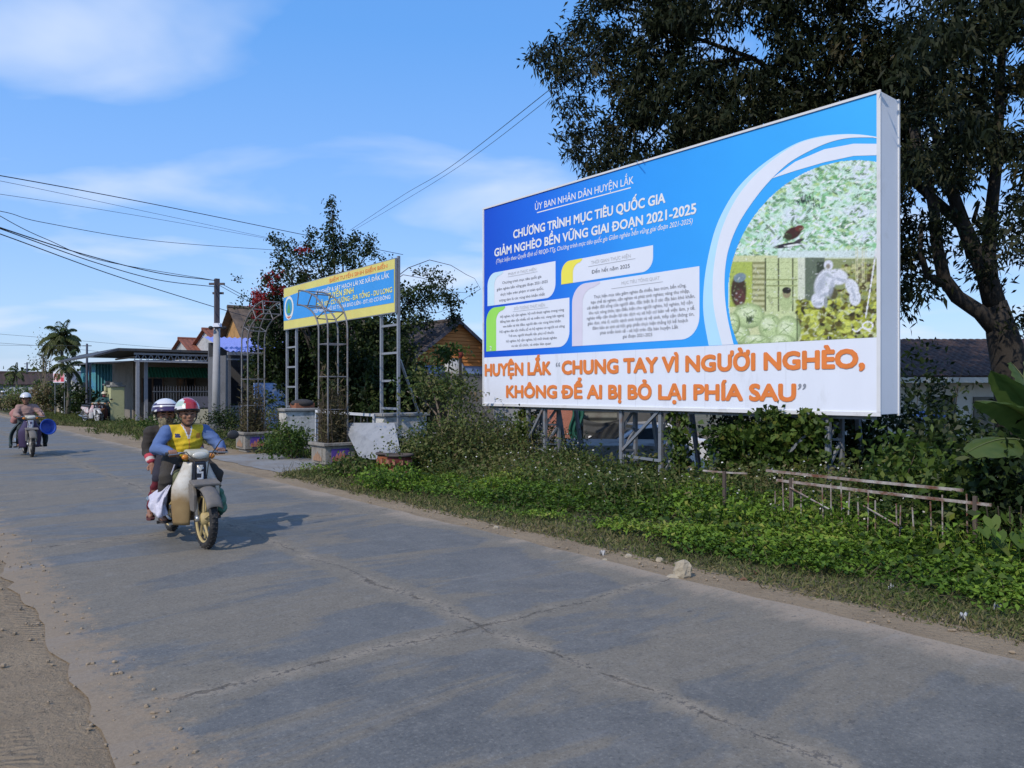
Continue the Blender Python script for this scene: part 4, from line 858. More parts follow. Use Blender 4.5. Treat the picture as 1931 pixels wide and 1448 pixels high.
# the big dark tree behind the hoarding
g = np.random.default_rng(41)
tb = PX(1925, 830, 13.0); tb.z = ground_z(*UV(tb))-0.1
tree = thing('big_tree', 'large dark feathery-leaved tree leaning over the blue hoarding', 'tree', tb)
q = MB()
def px_limb(pts, r0, r1):
    P = [PX(*p) for p in pts]; n_ = len(P); q.tube(P, [r0+(r1-r0)*k/(n_-1) for k in range(n_)], n=12)
q.tube([tb, PX(1918, 760, 13.0), PX(1905, 690, 13.0), PX(1890, 630, 13.0), PX(1876, 570, 13.0)], [0.40, 0.33, 0.285, 0.24, 0.175], n=14)
px_limb([(1893, 640, 13.0), (1850, 590, 13.0), (1805, 560, 13.0), (1780, 525, 12.9), (1768, 470, 12.8), (1762, 400, 12.7), (1745, 320, 12.6), (1720, 240, 12.6)], 0.14, 0.06)
px_limb([(1778, 535, 12.9), (1748, 520, 12.8), (1735, 470, 12.7), (1738, 420, 12.6)], 0.07, 0.03)
px_limb([(1876, 575, 13.0), (1858, 510, 13.0), (1836, 470, 12.9), (1815, 420, 12.9), (1795, 360, 12.8), (1772, 280, 12.8), (1748, 200, 12.9), (1735, 150, 13.2)], 0.178, 0.03)
px_limb([(1870, 560, 13.0), (1864, 480, 13.0), (1868, 410, 13.1), (1878, 320, 13.1), (1884, 220, 13.2), (1890, 80, 13.3), (1895, -120, 13.4)], 0.13, 0.05)
px_limb([(1862, 440, 13.0), (1836, 415, 12.8), (1846, 380, 12.6)], 0.05, 0.025)
px_limb([(1815, 425, 12.9), (1700, 320, 13.6), (1560, 200, 14.2), (1420, 110, 14.8), (1280, 60, 15.6)], 0.09, 0.03)
px_limb([(1560, 200, 14.2), (1400, 230, 14.8), (1260, 220, 15.6), (1150, 240, 16.4)], 0.05, 0.015)
px_limb([(1420, 110, 14.8), (1300, 120, 15.4), (1180, 90, 16.2), (1080, 110, 16.8), (1030, 130, 17.0)], 0.045, 0.012)
px_limb([(1260, 220, 15.6), (1200, 290, 16.2), (1120, 300, 16.8)], 0.03, 0.012)
px_limb([(1280, 60, 15.6), (1200, 20, 16.0), (1130, 10, 16.3)], 0.03, 0.012)
q.build('trunk', M('tree_bark', (0.034, 0.029, 0.025), 0.95, 0.35, 9, bump=0.8, bscale=22, stretch=(1, 1, 0.35)), tree, smooth=True)
# crown: leaf clumps inside the traced outline, at their own depths, leaving the sky gaps
outl = [(1105, -260), (1105, -10), (1085, 60), (1010, 95), (1012, 150), (1065, 160), (1048, 205), (1065, 265), (1066, 310), (1110, 335), (1200, 330), (1300, 300), (1500, 300), (1640, 330), (1700, 640), (1790, 600), (1800, 560), (1960, 640), (2300, 600), (2500, 100), (2300, -300), (1700, -500), (1300, -420)]
def inpoly(x, y, P):
    c_ = False; j = len(P)-1
    for i in range(len(P)):
        if (P[i][1] > y) != (P[j][1] > y) and x < (P[j][0]-P[i][0])*(y-P[i][1])/(P[j][1]-P[i][1])+P[i][0]: c_ = not c_
        j = i
    return c_
gaps = [(1410, 70, 32, 26), (1430, 100, 34, 22), (1690, 18, 42, 22), (1345, 85, 22, 28), (1900, 110, 26, 20), (1800, 500, 26, 62), (1860, 340, 26, 26), (1830, 400, 20, 40), (1780, 600, 60, 46), (1170, 30, 36, 16), (1240, 250, 24, 14), (1130, 190, 26, 14), (1920, 540, 36, 40), (1770, 240, 20, 26), (1720, 380, 18, 26), (1905, 210, 30, 26), (1905, 330, 22, 26)]
P = []; att = 0
while len(P) < 2500 and att < 120000:
    att += 1; x = g.uniform(1000, 2350); y = g.uniform(-420, 650)
    if not inpoly(x, y, outl): continue
    if any(((x-a)/c_)**2+((y-b_)/d_)**2 < 2.1 for a, b_, c_, d_ in gaps): continue
    dens = 1.0 if x < 1700 else (0.34 if y > 330 else 0.85)
    if x > 1950 or y < -40: dens *= 0.5
    if x < 1140: dens *= 0.55
    if g.random() > dens: continue
    k_ = (x-CX)/F; yb = PL.y+BE.y*((k_*PL.y-PL.x)/(BE.x-k_*BE.y))     # depth of the hoarding along this ray
    Yd_ = (max(yb, 11.4)+1.6+1.5*abs(g.normal())) if x < 1700 else (13.2+1.6*g.normal())
    P.append(tuple(PX(x, y, Yd_)))
P = np.array(P); per = 54; NN = len(P)*per
sprdir = nrmz(g.normal(size=(len(P), 3))*np.array([1, 1, 0.45])+np.array([0, 0, -0.30]))
tt = g.uniform(-0.34, 0.34, NN); cen = np.repeat(P, per, 0)+np.repeat(sprdir, per, 0)*tt[:, None]*0.95+g.normal(size=(NN, 3))*0.095
cen[:, 2] -= np.repeat(np.abs(g.normal(size=len(P))), per)*0*tt; ax = np.repeat(sprdir, per, 0)*0.6+g.normal(size=(NN, 3))*0.75; ax[:, 2] -= 0.55
T = np.clip(0.36+0.18*np.repeat(g.normal(size=len(P)), per)+0.16*g.normal(size=NN), 0, 1)
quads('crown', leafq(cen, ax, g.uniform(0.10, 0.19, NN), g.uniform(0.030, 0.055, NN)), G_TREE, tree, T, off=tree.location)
# hanging pod sprays on the outer left twigs
q = MB(); POD = []; tw = [(1050, 80), (1020, 100), (1035, 125), (1010, 120), (1060, 140), (1045, 190), (1062, 250), (1070, 290), (1078, 300), (1000, 100), (1095, 315), (1030, 70)]
for x, y in tw:
    a = PX(x+60, y-8, 17.0); c_ = PX(x, y, 17.0); q.tube([a, a.lerp(c_, 0.5)+Vector((0, 0, 0.05)), c_], [0.012, 0.008, 0.004], n=5)
    for k in range(34):
        p = a.lerp(c_, g.uniform(0.2, 1.0)); POD.append(tuple(p+Vector(g.normal(size=3)*0.05)))
q.build('twig', BARK, tree)
POD = np.array(POD); ax = g.normal(size=POD.shape)*0.35; ax[:, 2] -= 1.0; ax[:, 0] -= 0.35
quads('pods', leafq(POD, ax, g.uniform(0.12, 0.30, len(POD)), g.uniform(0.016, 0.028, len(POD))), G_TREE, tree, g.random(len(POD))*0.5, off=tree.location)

# bougainvillea standing behind the yellow sign
g = np.random.default_rng(52)
bbse = PX(640, 790, 24.5); bbse.z = 0
bt = thing('bougainvillea', 'tall straggling bougainvillea with red bracts behind the yellow sign', 'tree', bbse)
q = MB(); tips = [(625, 380, 24.2), (600, 470, 24.6), (560, 500, 24.2), (520, 530, 24.0), (500, 590, 24.0), (640, 430, 24.5), (680, 460, 24.8), (700, 470, 25), (655, 480, 24.2), (545, 470, 24.3), (580, 460, 24.5), (720, 500, 24.5), (505, 445, 24.4)]
for x, y, d_ in tips:
    a = PX(630+g.uniform(-30, 30), 700, 24.5); c_ = PX(x, y, d_); mid = a.lerp(c_, 0.55)+Vector((0, 0, 0.5)); q.tube([a, a.lerp(mid, 0.5), mid, mid.lerp(c_, 0.6)+Vector((0, 0, 0.12)), c_], [0.05, 0.04, 0.03, 0.018, 0.008], n=6)
for k in range(5): a = bbse+Vector((g.uniform(-.5, .5), g.uniform(-.3, .3), -0.05)); q.tube([a, PX(600+k*18, 740, 24.5), PX(610+k*14, 690, 24.5)], [0.08, 0.06, 0.05], n=7)
arcs = [[(700, 560, 24.3), (770, 505, 24), (810, 490, 24), (850, 500, 24), (880, 518, 24), (895, 525, 24), (906, 545, 24)], [(700, 560, 24.3), (760, 518, 24), (800, 525, 23.8), (850, 550, 23.8), (880, 552, 23.8)], [(700, 590, 24.2), (760, 560, 24), (800, 585, 24), (812, 620, 24)], [(860, 625, 24.5), (857, 600, 24.5), (850, 570, 24.4)]]
for A_ in arcs: q.tube([PX(*p) for p in A_], [0.010*(1-k/len(A_))+0.004 for k in range(len(A_))], n=5)
q.build('trunk', BARK, bt, smooth=True)
P = []
def scat(x0, x1, y0, y1, n_, d0=24.3, sd_=0.5):
    for _ in range(n_): P.append(tuple(PX(g.uniform(x0, x1), g.uniform(y0, y1), d0+g.normal()*sd_)))
def blobp(x, y, rx, ry, n_, d0=24.4, sd_=0.5):
    for _ in range(n_):
        a = g.normal(size=2)*0.55; P.append(tuple(PX(x+a[0]*rx, y+a[1]*ry, d0+g.normal()*sd_)))
for k in range(22): P.append(tuple(PX(625+g.normal()*2.5, 375+k*4.6, 24.3)))
blobp(610, 480, 75, 45, 70); blobp(560, 520, 60, 45, 55); blobp(650, 500, 60, 45, 50); blobp(600, 540, 90, 30, 60); blobp(520, 570, 40, 40, 45); blobp(510, 620, 35, 45, 40)
for x0, y0, x1, y1, n_ in ((560, 480, 505, 443, 12), (580, 470, 590, 428, 8), (690, 480, 702, 445, 12), (660, 470, 672, 440, 8), (540, 500, 520, 475, 9), (700, 520, 735, 488, 10), (640, 470, 612, 430, 8)):
    for k in range(n_): f_ = k/n_; P.append(tuple(PX(x0+(x1-x0)*f_, y0+(y1-y0)*f_, 24.4)))
blobp(815, 545, 38, 28, 42, 23.9, 0.3); blobp(770, 580, 40, 34, 40, 24.1, 0.4); blobp(830, 560, 40, 14, 20, 23.8, 0.2); blobp(800, 605, 20, 26, 16, 24); blobp(855, 600, 6, 24, 12, 24.4, 0.1); blobp(750, 600, 24, 34, 24, 24.2, 0.3)
quads_args = (0.10, 21, 0.105, 0.062)
foliage('foliage', P, 0.10, 22, 0.11, 0.062, G_BOUG, bt, g, tintbase=0.38)
PR_ = [tuple(PX(g.uniform(x-w, x+w), g.uniform(y-h_, y+h_), 23.9+g.normal()*0.25)) for x, y, w, h_, n_ in ((500, 560, 26, 12, 16), (508, 535, 12, 14, 9), (488, 570, 10, 12, 8), (520, 520, 10, 8, 5), (570, 472, 8, 4, 4), (530, 548, 10, 6, 5), (486, 590, 8, 10, 4)) for _ in range(n_)]
foliage('flowers', PR_, 0.06, 26, 0.075, 0.06, G_RED, bt, g, tintbase=0.5)
# its dark skirt and the thicket below the sign
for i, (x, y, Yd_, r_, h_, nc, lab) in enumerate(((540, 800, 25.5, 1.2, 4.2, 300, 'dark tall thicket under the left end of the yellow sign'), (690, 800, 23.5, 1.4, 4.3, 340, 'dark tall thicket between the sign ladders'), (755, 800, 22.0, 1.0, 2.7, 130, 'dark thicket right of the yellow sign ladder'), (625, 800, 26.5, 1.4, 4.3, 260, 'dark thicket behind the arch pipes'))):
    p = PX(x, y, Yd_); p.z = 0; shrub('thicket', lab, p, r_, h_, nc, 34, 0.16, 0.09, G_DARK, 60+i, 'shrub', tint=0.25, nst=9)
# individual shrubs
def at(px, Y): p = PX(px, HY, Y); p.z = ground_z(*UV(p)); return p
shrub('shrub', 'dark green shrub behind the red-helmeted driver beside the concrete pole', at(436, 26), 0.75, 1.0, 50, 30, 0.09, 0.05, G_DARK, 71)
shrub('shrub', 'bright green leafy shrub between the two stone planters', at(535, 18.3), 0.5, 0.62, 42, 34, 0.085, 0.05, G_VINE, 72, tint=0.35)
shrub('shrub', 'second bright green shrub leaning on the left ladder foot of the sign', at(553, 17.2), 0.5, 0.75, 36, 34, 0.085, 0.05, G_VINE, 73, tint=0.25)
shrub('shrub', 'brown dried shrub behind the farther planter', at(510, 20.5), 0.6, 1.15, 46, 30, 0.075, 0.035, G_WEED, 74, tint=0.7)
shrub('shrub', 'low green shrub at the foot of the pale gate wall', at(300, 30), 1.3, 0.5, 46, 26, 0.10, 0.05, G_VINE, 75, tint=0.3)
shrub('shrub', 'tangled shrub with white flowers beside the leaning slab', at(800, 14.0), 0.60, 0.85, 62, 34, 0.07, 0.04, G_WEED, 76, tint=0.35)
shrub('shrub', 'ragged brown weed bush at the near end of the hoarding', at(870, 13.8), 0.85, 1.15, 80, 34, 0.075, 0.042, G_WEED, 77, tint=0.5)
shrub('shrub', 'low green bush below the dark red bowl', at(735, 12.0), 0.5, 0.30, 36, 34, 0.06, 0.04, G_COVER, 78, tint=0.3)
shrub('shrub', 'low leafy weed at the foot of the nearer planter', at(672, 13.6), 0.3, 0.3, 28, 30, 0.08, 0.045, G_WEED, 79, tint=0.3)
# bent sapling
s = thing('sapling', 'thin bent sapling with sparse leaves left of the hoarding', 'tree', at(840, 14.8)); q = MB()
tr1 = [PX(846, 880, 14.8), PX(838, 830, 14.8), PX(822, 780, 15), PX(800, 755, 15.2), PX(768, 738, 15.4)]; tr2 = [PX(838, 830, 14.8), PX(826, 770, 14.8), PX(812, 720, 14.9), PX(806, 700, 15)]
tr3 = [PX(846, 880, 14.8), PX(858, 800, 14.6), PX(848, 740, 14.6), PX(852, 700, 14.6)]
for A_ in (tr1, tr2, tr3): q.tube(A_, [0.026-0.004*k for k in range(len(A_))], n=6)
q.build('trunk', M('pale_bark', (0.16, 0.13, 0.10), 0.9, 0.25), s, smooth=True); g = np.random.default_rng(81)
P = [tuple(PX(806+g.normal()*26, 715+g.normal()*20, 15+g.normal()*0.3)) for _ in range(26)]+[tuple(PX(852+g.normal()*20, 735+g.normal()*26, 14.6+g.normal()*0.3)) for _ in range(38)]+[tuple(PX(790+g.normal()*22, 745+g.normal()*14, 15.2+g.normal()*0.2)) for _ in range(14)]
foliage('foliage', P, 0.09, 26, 0.085, 0.045, G_WEED, s, g, tintbase=0.3)
s = thing('sapling', 'young broad-leaved papaya-like sapling in front of the satellite dish', 'tree', at(845, 19)); q = MB(); q.tube([at(845, 19), PX(846, 700, 19), PX(848, 670, 19)], [0.03, 0.022, 0.01], n=6); q.build('trunk', M('pale_bark', (0.16, 0.13, 0.10)), s)
P = [tuple(PX(848+g.normal()*12, 668+g.normal()*9, 19+g.normal()*0.15)) for _ in range(16)]; foliage('foliage', P, 0.09, 20, 0.14, 0.07, G_VINE, s, g, tintbase=0.3)
# vines climbing the hoarding legs
def vine(label, pxs_, y0, y1, n_, Y, seed, L_=0.09, mat=G_VINE, sdp=9):
    g = np.random.default_rng(seed); s = thing('climbing_vine', label, 'vine', at(pxs_, Y)); q = MB()
    for k in range(3): q.tube([PX(pxs_+g.uniform(-10, 10), 930, Y), PX(pxs_+g.uniform(-8, 8), (y0+930)/2, Y), PX(pxs_+g.uniform(-10, 10), y0, Y)], [0.012, 0.009, 0.005], n=5)
    q.build('stem', M('shrub_stem', (0.06, 0.048, 0.034)), s)
    P = [tuple(PX(pxs_+g.normal()*sdp, g.uniform(y0, y1), Y+g.normal()*0.12)) for _ in range(n_)]
    foliage('foliage', P, 0.06, 16, L_, L_*0.8, mat, s, g, tintbase=0.4); return s
vine('thin vine hanging on the farthest hoarding leg', 990, 765, 850, 30, 14.7, 91)
vine('vine with pale leaves at the middle hoarding legs', 1280, 775, 900, 40, 11.9, 92, sdp=10)
vine('dense bright vine climbing the nearer hoarding legs', 1465, 770, 880, 90, 10.5, 93, 0.10, sdp=26)
vine('dense bright vine on the nearest hoarding leg', 1535, 775, 890, 70, 10.2, 94, 0.10, sdp=18)
vine('vine spreading between the nearer legs of the hoarding', 1395, 800, 900, 70, 11.0, 95, 0.10, sdp=30)
# dark scrub standing in the yard under and right of the hoarding
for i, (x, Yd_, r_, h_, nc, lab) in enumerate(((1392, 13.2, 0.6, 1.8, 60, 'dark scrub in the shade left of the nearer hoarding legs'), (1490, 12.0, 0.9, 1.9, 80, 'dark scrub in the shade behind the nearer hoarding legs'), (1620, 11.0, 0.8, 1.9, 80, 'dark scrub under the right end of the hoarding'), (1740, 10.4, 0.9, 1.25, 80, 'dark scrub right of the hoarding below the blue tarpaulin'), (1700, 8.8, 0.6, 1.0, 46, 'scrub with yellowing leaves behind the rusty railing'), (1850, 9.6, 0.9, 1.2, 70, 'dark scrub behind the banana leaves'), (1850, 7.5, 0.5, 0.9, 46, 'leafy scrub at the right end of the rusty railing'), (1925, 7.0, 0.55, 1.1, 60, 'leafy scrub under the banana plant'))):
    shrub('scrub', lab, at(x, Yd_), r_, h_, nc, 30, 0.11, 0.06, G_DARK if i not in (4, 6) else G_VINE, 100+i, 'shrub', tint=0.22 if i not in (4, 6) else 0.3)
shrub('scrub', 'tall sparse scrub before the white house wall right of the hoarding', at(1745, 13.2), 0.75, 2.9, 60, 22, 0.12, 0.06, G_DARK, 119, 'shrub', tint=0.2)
for i, (x, Yd_, n_) in enumerate(((1100, 13.6, 0.5), (1215, 12.6, 0.5))):
    shrub('scrub', ('low leafy scrub before the concrete platform', 'low leafy scrub hiding the white car wheels')[i], at(x, Yd_), 0.4, 0.42, 30, 28, 0.09, 0.05, G_WEED, 120+i, 'shrub', tint=0.3)

# banana plant at the right edge
g = np.random.default_rng(130); bp_ = at(1990, 7.3)
ban = thing('banana_plant', 'broad-leaved banana plant at the right edge of the bank', 'plant', bp_)
BAN = Mleaf('banana_leaf', [(0.045, 0.085, 0.018), (0.085, 0.13, 0.03), (0.14, 0.165, 0.05)], 0.5, 0.35, 0.3)
q = MB(); q.tube([bp_-Vector((0, 0, 0.1)), bp_+Vector((0.02, 0, 0.5)), bp_+Vector((0, 0.03, 1.0))], [0.11, 0.10, 0.07], n=10); q.build('stem', M('banana_stem', (0.10, 0.11, 0.05), 0.7, 0.25, 6), ban, smooth=True)
def banleaf(a, b, w, sag, tw, tint):
    a, b = Vector(a), Vector(b); d_ = (b-a); s_ = d_.cross(Vector((0, 0, 1))).normalized(); s_ = (Matrix.Rotation(tw, 3, d_.normalized()) @ s_); q = MB(); up = s_.cross(d_.normalized())
    nu_ = 18
    def fn(i, j):
        f_ = i; c_ = a+d_*f_+Vector((0, 0, 1))*sag*math.sin(math.pi*f_*0.9)*d_.length; ww = w*(max(math.sin(math.pi*(0.04+0.96*f_)**0.8), 0))**0.55*(0.12+0.88*min(f_*5, 1))
        x = (j-0.5)*2; return c_+s_*x*ww/2+up*(abs(x)**1.5*0.25*ww*-1+0.012*math.sin(f_*46+x)*abs(x))
    q.grid(fn, nu_, 8); o = q.build('leaf', BAN, ban, smooth=True, recalc=False)
    at_ = o.data.attributes.new('tint', 'FLOAT', 'POINT'); at_.data.foreach_set('value', np.clip(tint+0.2*np.random.default_rng(int(w*1000)).normal(size=len(o.data.vertices))*0.5, 0, 1).astype(np.float32))
    q = MB(); q.tube([a+d_*f_+Vector((0, 0, 1))*(sag*math.sin(math.pi*f_*0.9)*d_.length)+up*0.006 for f_ in [k/10 for k in range(11)]], [0.012*(1-k/12) for k in range(11)], n=6); q.build('midrib', M('banana_rib', (0.12, 0.14, 0.05), 0.6, 0.1), o, smooth=True)
c0 = bp_+Vector((0, 0, 1.02))
banleaf(c0, PX(1868, 705, 7.2), 0.34, 0.10, 0.5, 0.2); banleaf(c0, PX(1838, 768, 6.9), 0.34, 0.14, 0.35, 0.35); banleaf(c0+Vector((0, 0, -0.1)), PX(1822, 866, 6.6), 0.40, 0.12, -0.45, 0.55); banleaf(c0, PX(1960, 640, 7.6), 0.36, 0.12, 0.3, 0.3); banleaf(c0, PX(2080, 720, 7.0), 0.38, 0.15, 0.2, 0.4); banleaf(c0, PX(1905, 690, 8.2), 0.30, 0.10, 0.9, 0.25)
# large heart-shaped creeper leaves at the right edge
hl = thing('heart_leaf_creeper', 'creeper with large pale heart-shaped leaves at the right edge', 'plant', at(1900, 6.6)); g = np.random.default_rng(131)
q = MB(); tints = []
for k in range(22):
    p = PX(g.uniform(1850, 1960), g.uniform(950, 1035), 6.5+g.uniform(-.3, .3)); sz = g.uniform(0.08, 0.14); Rm = Matrix.Rotation(g.uniform(-0.6, 0.6), 3, 'Z') @ Matrix.Rotation(g.uniform(0.2, 1.1), 3, 'X') @ Matrix.Rotation(g.uniform(-0.6, 0.6), 3, 'Y')
    hp = [(0, 0), (0.32, 0.30), (0.5, 0.05), (0.48, -0.3), (0.25, -0.7), (0, -1.0), (-0.25, -0.7), (-0.48, -0.3), (-0.5, 0.05), (-0.32, 0.30)]
    vs = [p+Rm @ Vector((a_*sz, b_*sz, 0.06*sz*(abs(a_)*4))) for a_, b_ in [(0, -0.3)]+hp]; q.add(vs, [(0, i+1, (i+1) % 10+1) for i in range(10)]); tints += [g.uniform(0.2, 0.9)]*11
o = q.build('leaf', G_VINE, hl, recalc=False); at_ = o.data.attributes.new('tint', 'FLOAT', 'POINT'); at_.data.foreach_set('value', np.array(tints, dtype=np.float32))
q = MB()
for k in range(5): q.tube([at(1870+k*20, 6.7), PX(1865+k*20, 990, 6.55), PX(1860+k*22, 955, 6.5)], 0.005, 4)
q.build('stem', M('shrub_stem', (0.06, 0.048, 0.034)), hl)

# palms and far greenery on the left
FROND = Mleaf('palm_leaf', [(0.022, 0.045, 0.010), (0.050, 0.080, 0.018), (0.115, 0.125, 0.045), (0.16, 0.15, 0.08)], 0.6, 0.3)
def palm(label, px, base_py, top_py, Y, fl, nf, seed, r=0.11):
    g = np.random.default_rng(seed); b0 = at(px, Y); top = PX(px, top_py, Y); s = thing('palm_tree', label, 'palm', b0, group='palms by the far road')
    q = MB(); q.tube([b0-Vector((0, 0, 0.1)), b0.lerp(top, 0.5)+Vector((0.08, 0, 0)), top], [r*1.3, r, r*0.75], n=9); q.build('trunk', M('palm_trunk', (0.15, 0.13, 0.10), 0.9, 0.3, 8), s, smooth=True)
    Q = []; T = []; rb = MB()
    for k in range(nf):
        a = k*2.4+g.uniform(-.3, .3); el = 1.45-2.1*(k/nf)+g.uniform(-.1, .1); d_ = Vector((math.cos(a)*math.cos(el), math.sin(a)*math.cos(el), math.sin(el))); pts = []
        L_ = fl*g.uniform(0.85, 1.1); p = top.copy()
        for j in range(9):
            pts.append(p.copy()); p = p+d_*L_/8; d_ = (d_+Vector((0, 0, -0.16-0.05*j))*0.9).normalized()
        rb.tube(pts, [0.02*(1-j/10)+0.004 for j in range(9)], n=4)
        for j in range(1, 8):
            for m_ in range(7):
                f_ = m_/7; c_ = pts[j].lerp(pts[j+1], f_); t_ = (pts[j+1]-pts[j]).normalized(); sd_ = t_.cross(Vector((0, 0, 1))).normalized()
                for sg2 in (-1, 1):
                    Q.append((c_, (sd_*sg2*0.9+t_*0.55+Vector((0, 0, -0.45))), L_*0.30*math.sin(math.pi*(j+f_+1)/10)+0.05)); T.append(0.25+0.5*(k/nf)+g.uniform(-.15, .2))
    rb.build('frond_rib', M('frond_rib', (0.10, 0.11, 0.04), 0.7, 0.1), s)
    P0 = np.array([tuple(x[0]) for x in Q]); AX = np.array([tuple(x[1]) for x in Q]); LL = np.array([x[2] for x in Q])
    quads('frond', leafq(P0, AX, LL, LL*0.0+0.075*fl/2, up=np.array([0, 0, 1.0]), droop=0.3), FROND, s, np.clip(T, 0, 1), off=s.location)
palm('tall areca palm with drooping fronds beside the thin grey pole', 116, 760, 640, 48, 1.35, 26, 140)
palm('small distant palm low over the far roofs', 30, 730, 704, 70, 1.2, 10, 141)
palm('short palm fronds spreading right of the pink signboard', 128, 760, 690, 45, 1.25, 9, 142)
for i, (px, Yd_, r_, h_, mt, ti, lab) in enumerate(((20, 58, 2.6, 1.6, G_VINE, 0.5, 'yellow-green hedge at the far left edge of the road'), (72, 56, 2.2, 2.2, G_VINE, 0.35, 'green rounded shrub above the far pale wall'), (95, 50, 1.2, 1.9, G_WEED, 0.85, 'brown flowering shrub below the pink signboard'), (45, 53, 1.5, 1.2, G_WEED, 0.65, 'dry brown hedge between the far pillars'), (140, 47, 1.1, 2.0, G_DARK, 0.3, 'dark shrub right of the pink signboard'), (175, 44, 1.2, 1.7, G_DARK, 0.35, 'dark shrub filling the gap beside the thin grey pole'))):
    shrub('hedge_shrub', lab, at(px, Yd_), r_, h_, 70, 30, 0.20, 0.11, mt, 150+i, 'shrub', tint=ti)
# thin bare tree by the palm
s = thing('bare_tree', 'sparse pale young tree left of the tall palm', 'tree', at(84, 52)); q = MB(); g = np.random.default_rng(160); P = []
for k in range(12):
    a = at(84, 52)+Vector((0, 0, 1.0)); c_ = PX(g.uniform(62, 105), g.uniform(630, 690), 52); q.tube([a, a.lerp(c_, 0.5)+Vector((0, 0, 0.3)), c_], [0.04, 0.02, 0.008], n=5); P += [tuple(a.lerp(c_, f_)) for f_ in (0.6, 0.75, 0.9, 1.0)]
q.tube([at(84, 52), at(84, 52)+Vector((0, 0, 1.1))], 0.06, 7); q.build('trunk', M('pale_bark', (0.16, 0.13, 0.10)), s); foliage('foliage', P, 0.22, 9, 0.18, 0.08, G_WEED, s, g, tintbase=0.5)
# far-off belt of trees that closes the horizon
g = np.random.default_rng(170); P = []
for k in range(1500):
    a = g.uniform(-1.25, 1.2); d_ = g.uniform(150, 240); P.append((math.sin(a)*d_, math.cos(a)*d_, abs(g.normal())*1.5+g.uniform(0, 2.6)+1.5*math.sin(a*23)*math.sin(a*7)))
P = np.array(P); NN = len(P)*16; cen = np.repeat(P, 16, 0)+g.normal(size=(NN, 3))*np.array([2.2, 2.2, 0.9])
tag(quads('far_woodland', leafq(cen, g.normal(size=(NN, 3)), g.uniform(0.7, 1.6, NN), g.uniform(0.6, 1.1, NN)), G_DARK, None, np.clip(0.6+0.3*g.normal(size=NN), 0, 1)), kind='stuff')
# the rusty railing on the bank
fu0, fu1, fv = 2.55, 6.4, 7.5
rf = thing('rusty_railing', 'rusty broken white-painted railing overgrown on the bank', 'railing', R(4.5, fv, 0)); g = np.random.default_rng(180)
def rail(u0, u1, z0, z1, w):
    q = MB(); q.tube([R(u0, fv, z0), R((u0+u1)/2, fv+0.02, (z0+z1)/2-0.008), R(u1, fv, z1)], w, 4); q.build('rail', RUST, rf)
rail(2.85, 4.85, 0.64, 0.655, 0.0125); rail(2.62, 4.72, 0.535, 0.56, 0.0125); rail(5.1, 5.7, 0.60, 0.585, 0.009)
for u_ in (2.75, 4.55, 5.4):
    q = MB(); q.tube([R(u_, fv, -0.1), R(u_, fv, 0.60)], 0.016, 4); q.build('post', M('post_rust_dark', (0.085, 0.065, 0.055), 0.9, 0.3, 8), rf)
for k in range(23):
    u_ = 2.75+k*0.09+g.uniform(-0.03, 0.03)
    if g.random() < 0.25: continue
    q = MB(); q.tube([R(u_+g.uniform(-.03, .03), fv, -0.02), R(u_, fv, g.uniform(0.42, 0.62))], 0.007, 5); q.build('picket', RUST, rf)
for a, b_ in (((4.1, 0.32), (4.55, 0.5)), ((3.35, 0.22), (3.75, 0.40))):
    q = MB(); q.tube([R(a[0], fv-0.03, a[1]), R(b_[0], fv-0.03, b_[1])], 0.008, 5); q.build('broken_picket', RUST, rf)
# ------------------------------------------------------------------ buildings and walls
def wallmat(name, rgb, **k): return M(name, rgb, k.pop('rough', 0.92), k.pop('var', 0.12), k.pop('scale', 2.5), bump=k.pop('bump', 0.25), dirt=k.pop('dirt', tuple(c*0.45 for c in rgb)), dirt_amt=k.pop('dirt_amt', 0.35), dscale=k.pop('dscale', 1.2), **k)
TILE = M('red_tiles', (0.22, 0.075, 0.045), 0.85, 0.3, 7, bump=0.5, bscale=12, dirt=(0.10, 0.05, 0.035), dirt_amt=0.4)
DTILE = M('dark_brown_tiles', (0.058, 0.036, 0.030), 0.9, 0.3, 6, bump=0.6, bscale=14)
TIN = M('dull_tin', (0.17, 0.18, 0.20), 0.55, 0.2, 4, metal=0.3, dirt=(0.10, 0.075, 0.05), dirt_amt=0.35)
DARKV = M('dark_interior', (0.035, 0.034, 0.036), 0.9, 0.2)
CREAM = wallmat('cream_wall', (0.52, 0.47, 0.33)); GREYW = wallmat('grey_render', (0.24, 0.25, 0.27)); LGREY = wallmat('pale_render', (0.44, 0.45, 0.46))
GLASS = M('dark_glass', (0.02, 0.025, 0.03), 0.12, 0.1, 3, spec=0.6)
def corr(mb, P0, P1, Q0, Q1, n, amp, mi=0):
    """corrugated sheet spanned by edge P0-P1 and edge Q0-Q1"""
    nm = (P1-P0).cross(Q0-P0).normalized()
    mb.grid(lambda a, c: (P0.lerp(P1, a)).lerp(Q0.lerp(Q1, a), c)+nm*amp*math.cos(a*n*2*math.pi), n*4, 2, mi)
def tiled(mb, P0, P1, Q0, Q1, n, rows, amp):
    nm = (P1-P0).cross(Q0-P0).normalized()
    mb.grid(lambda a, c: (P0.lerp(P1, a)).lerp(Q0.lerp(Q1, a), c)+nm*(amp*abs(math.sin(a*n*math.pi))+amp*0.9*((c*rows) % 1)), n*4, rows*3)

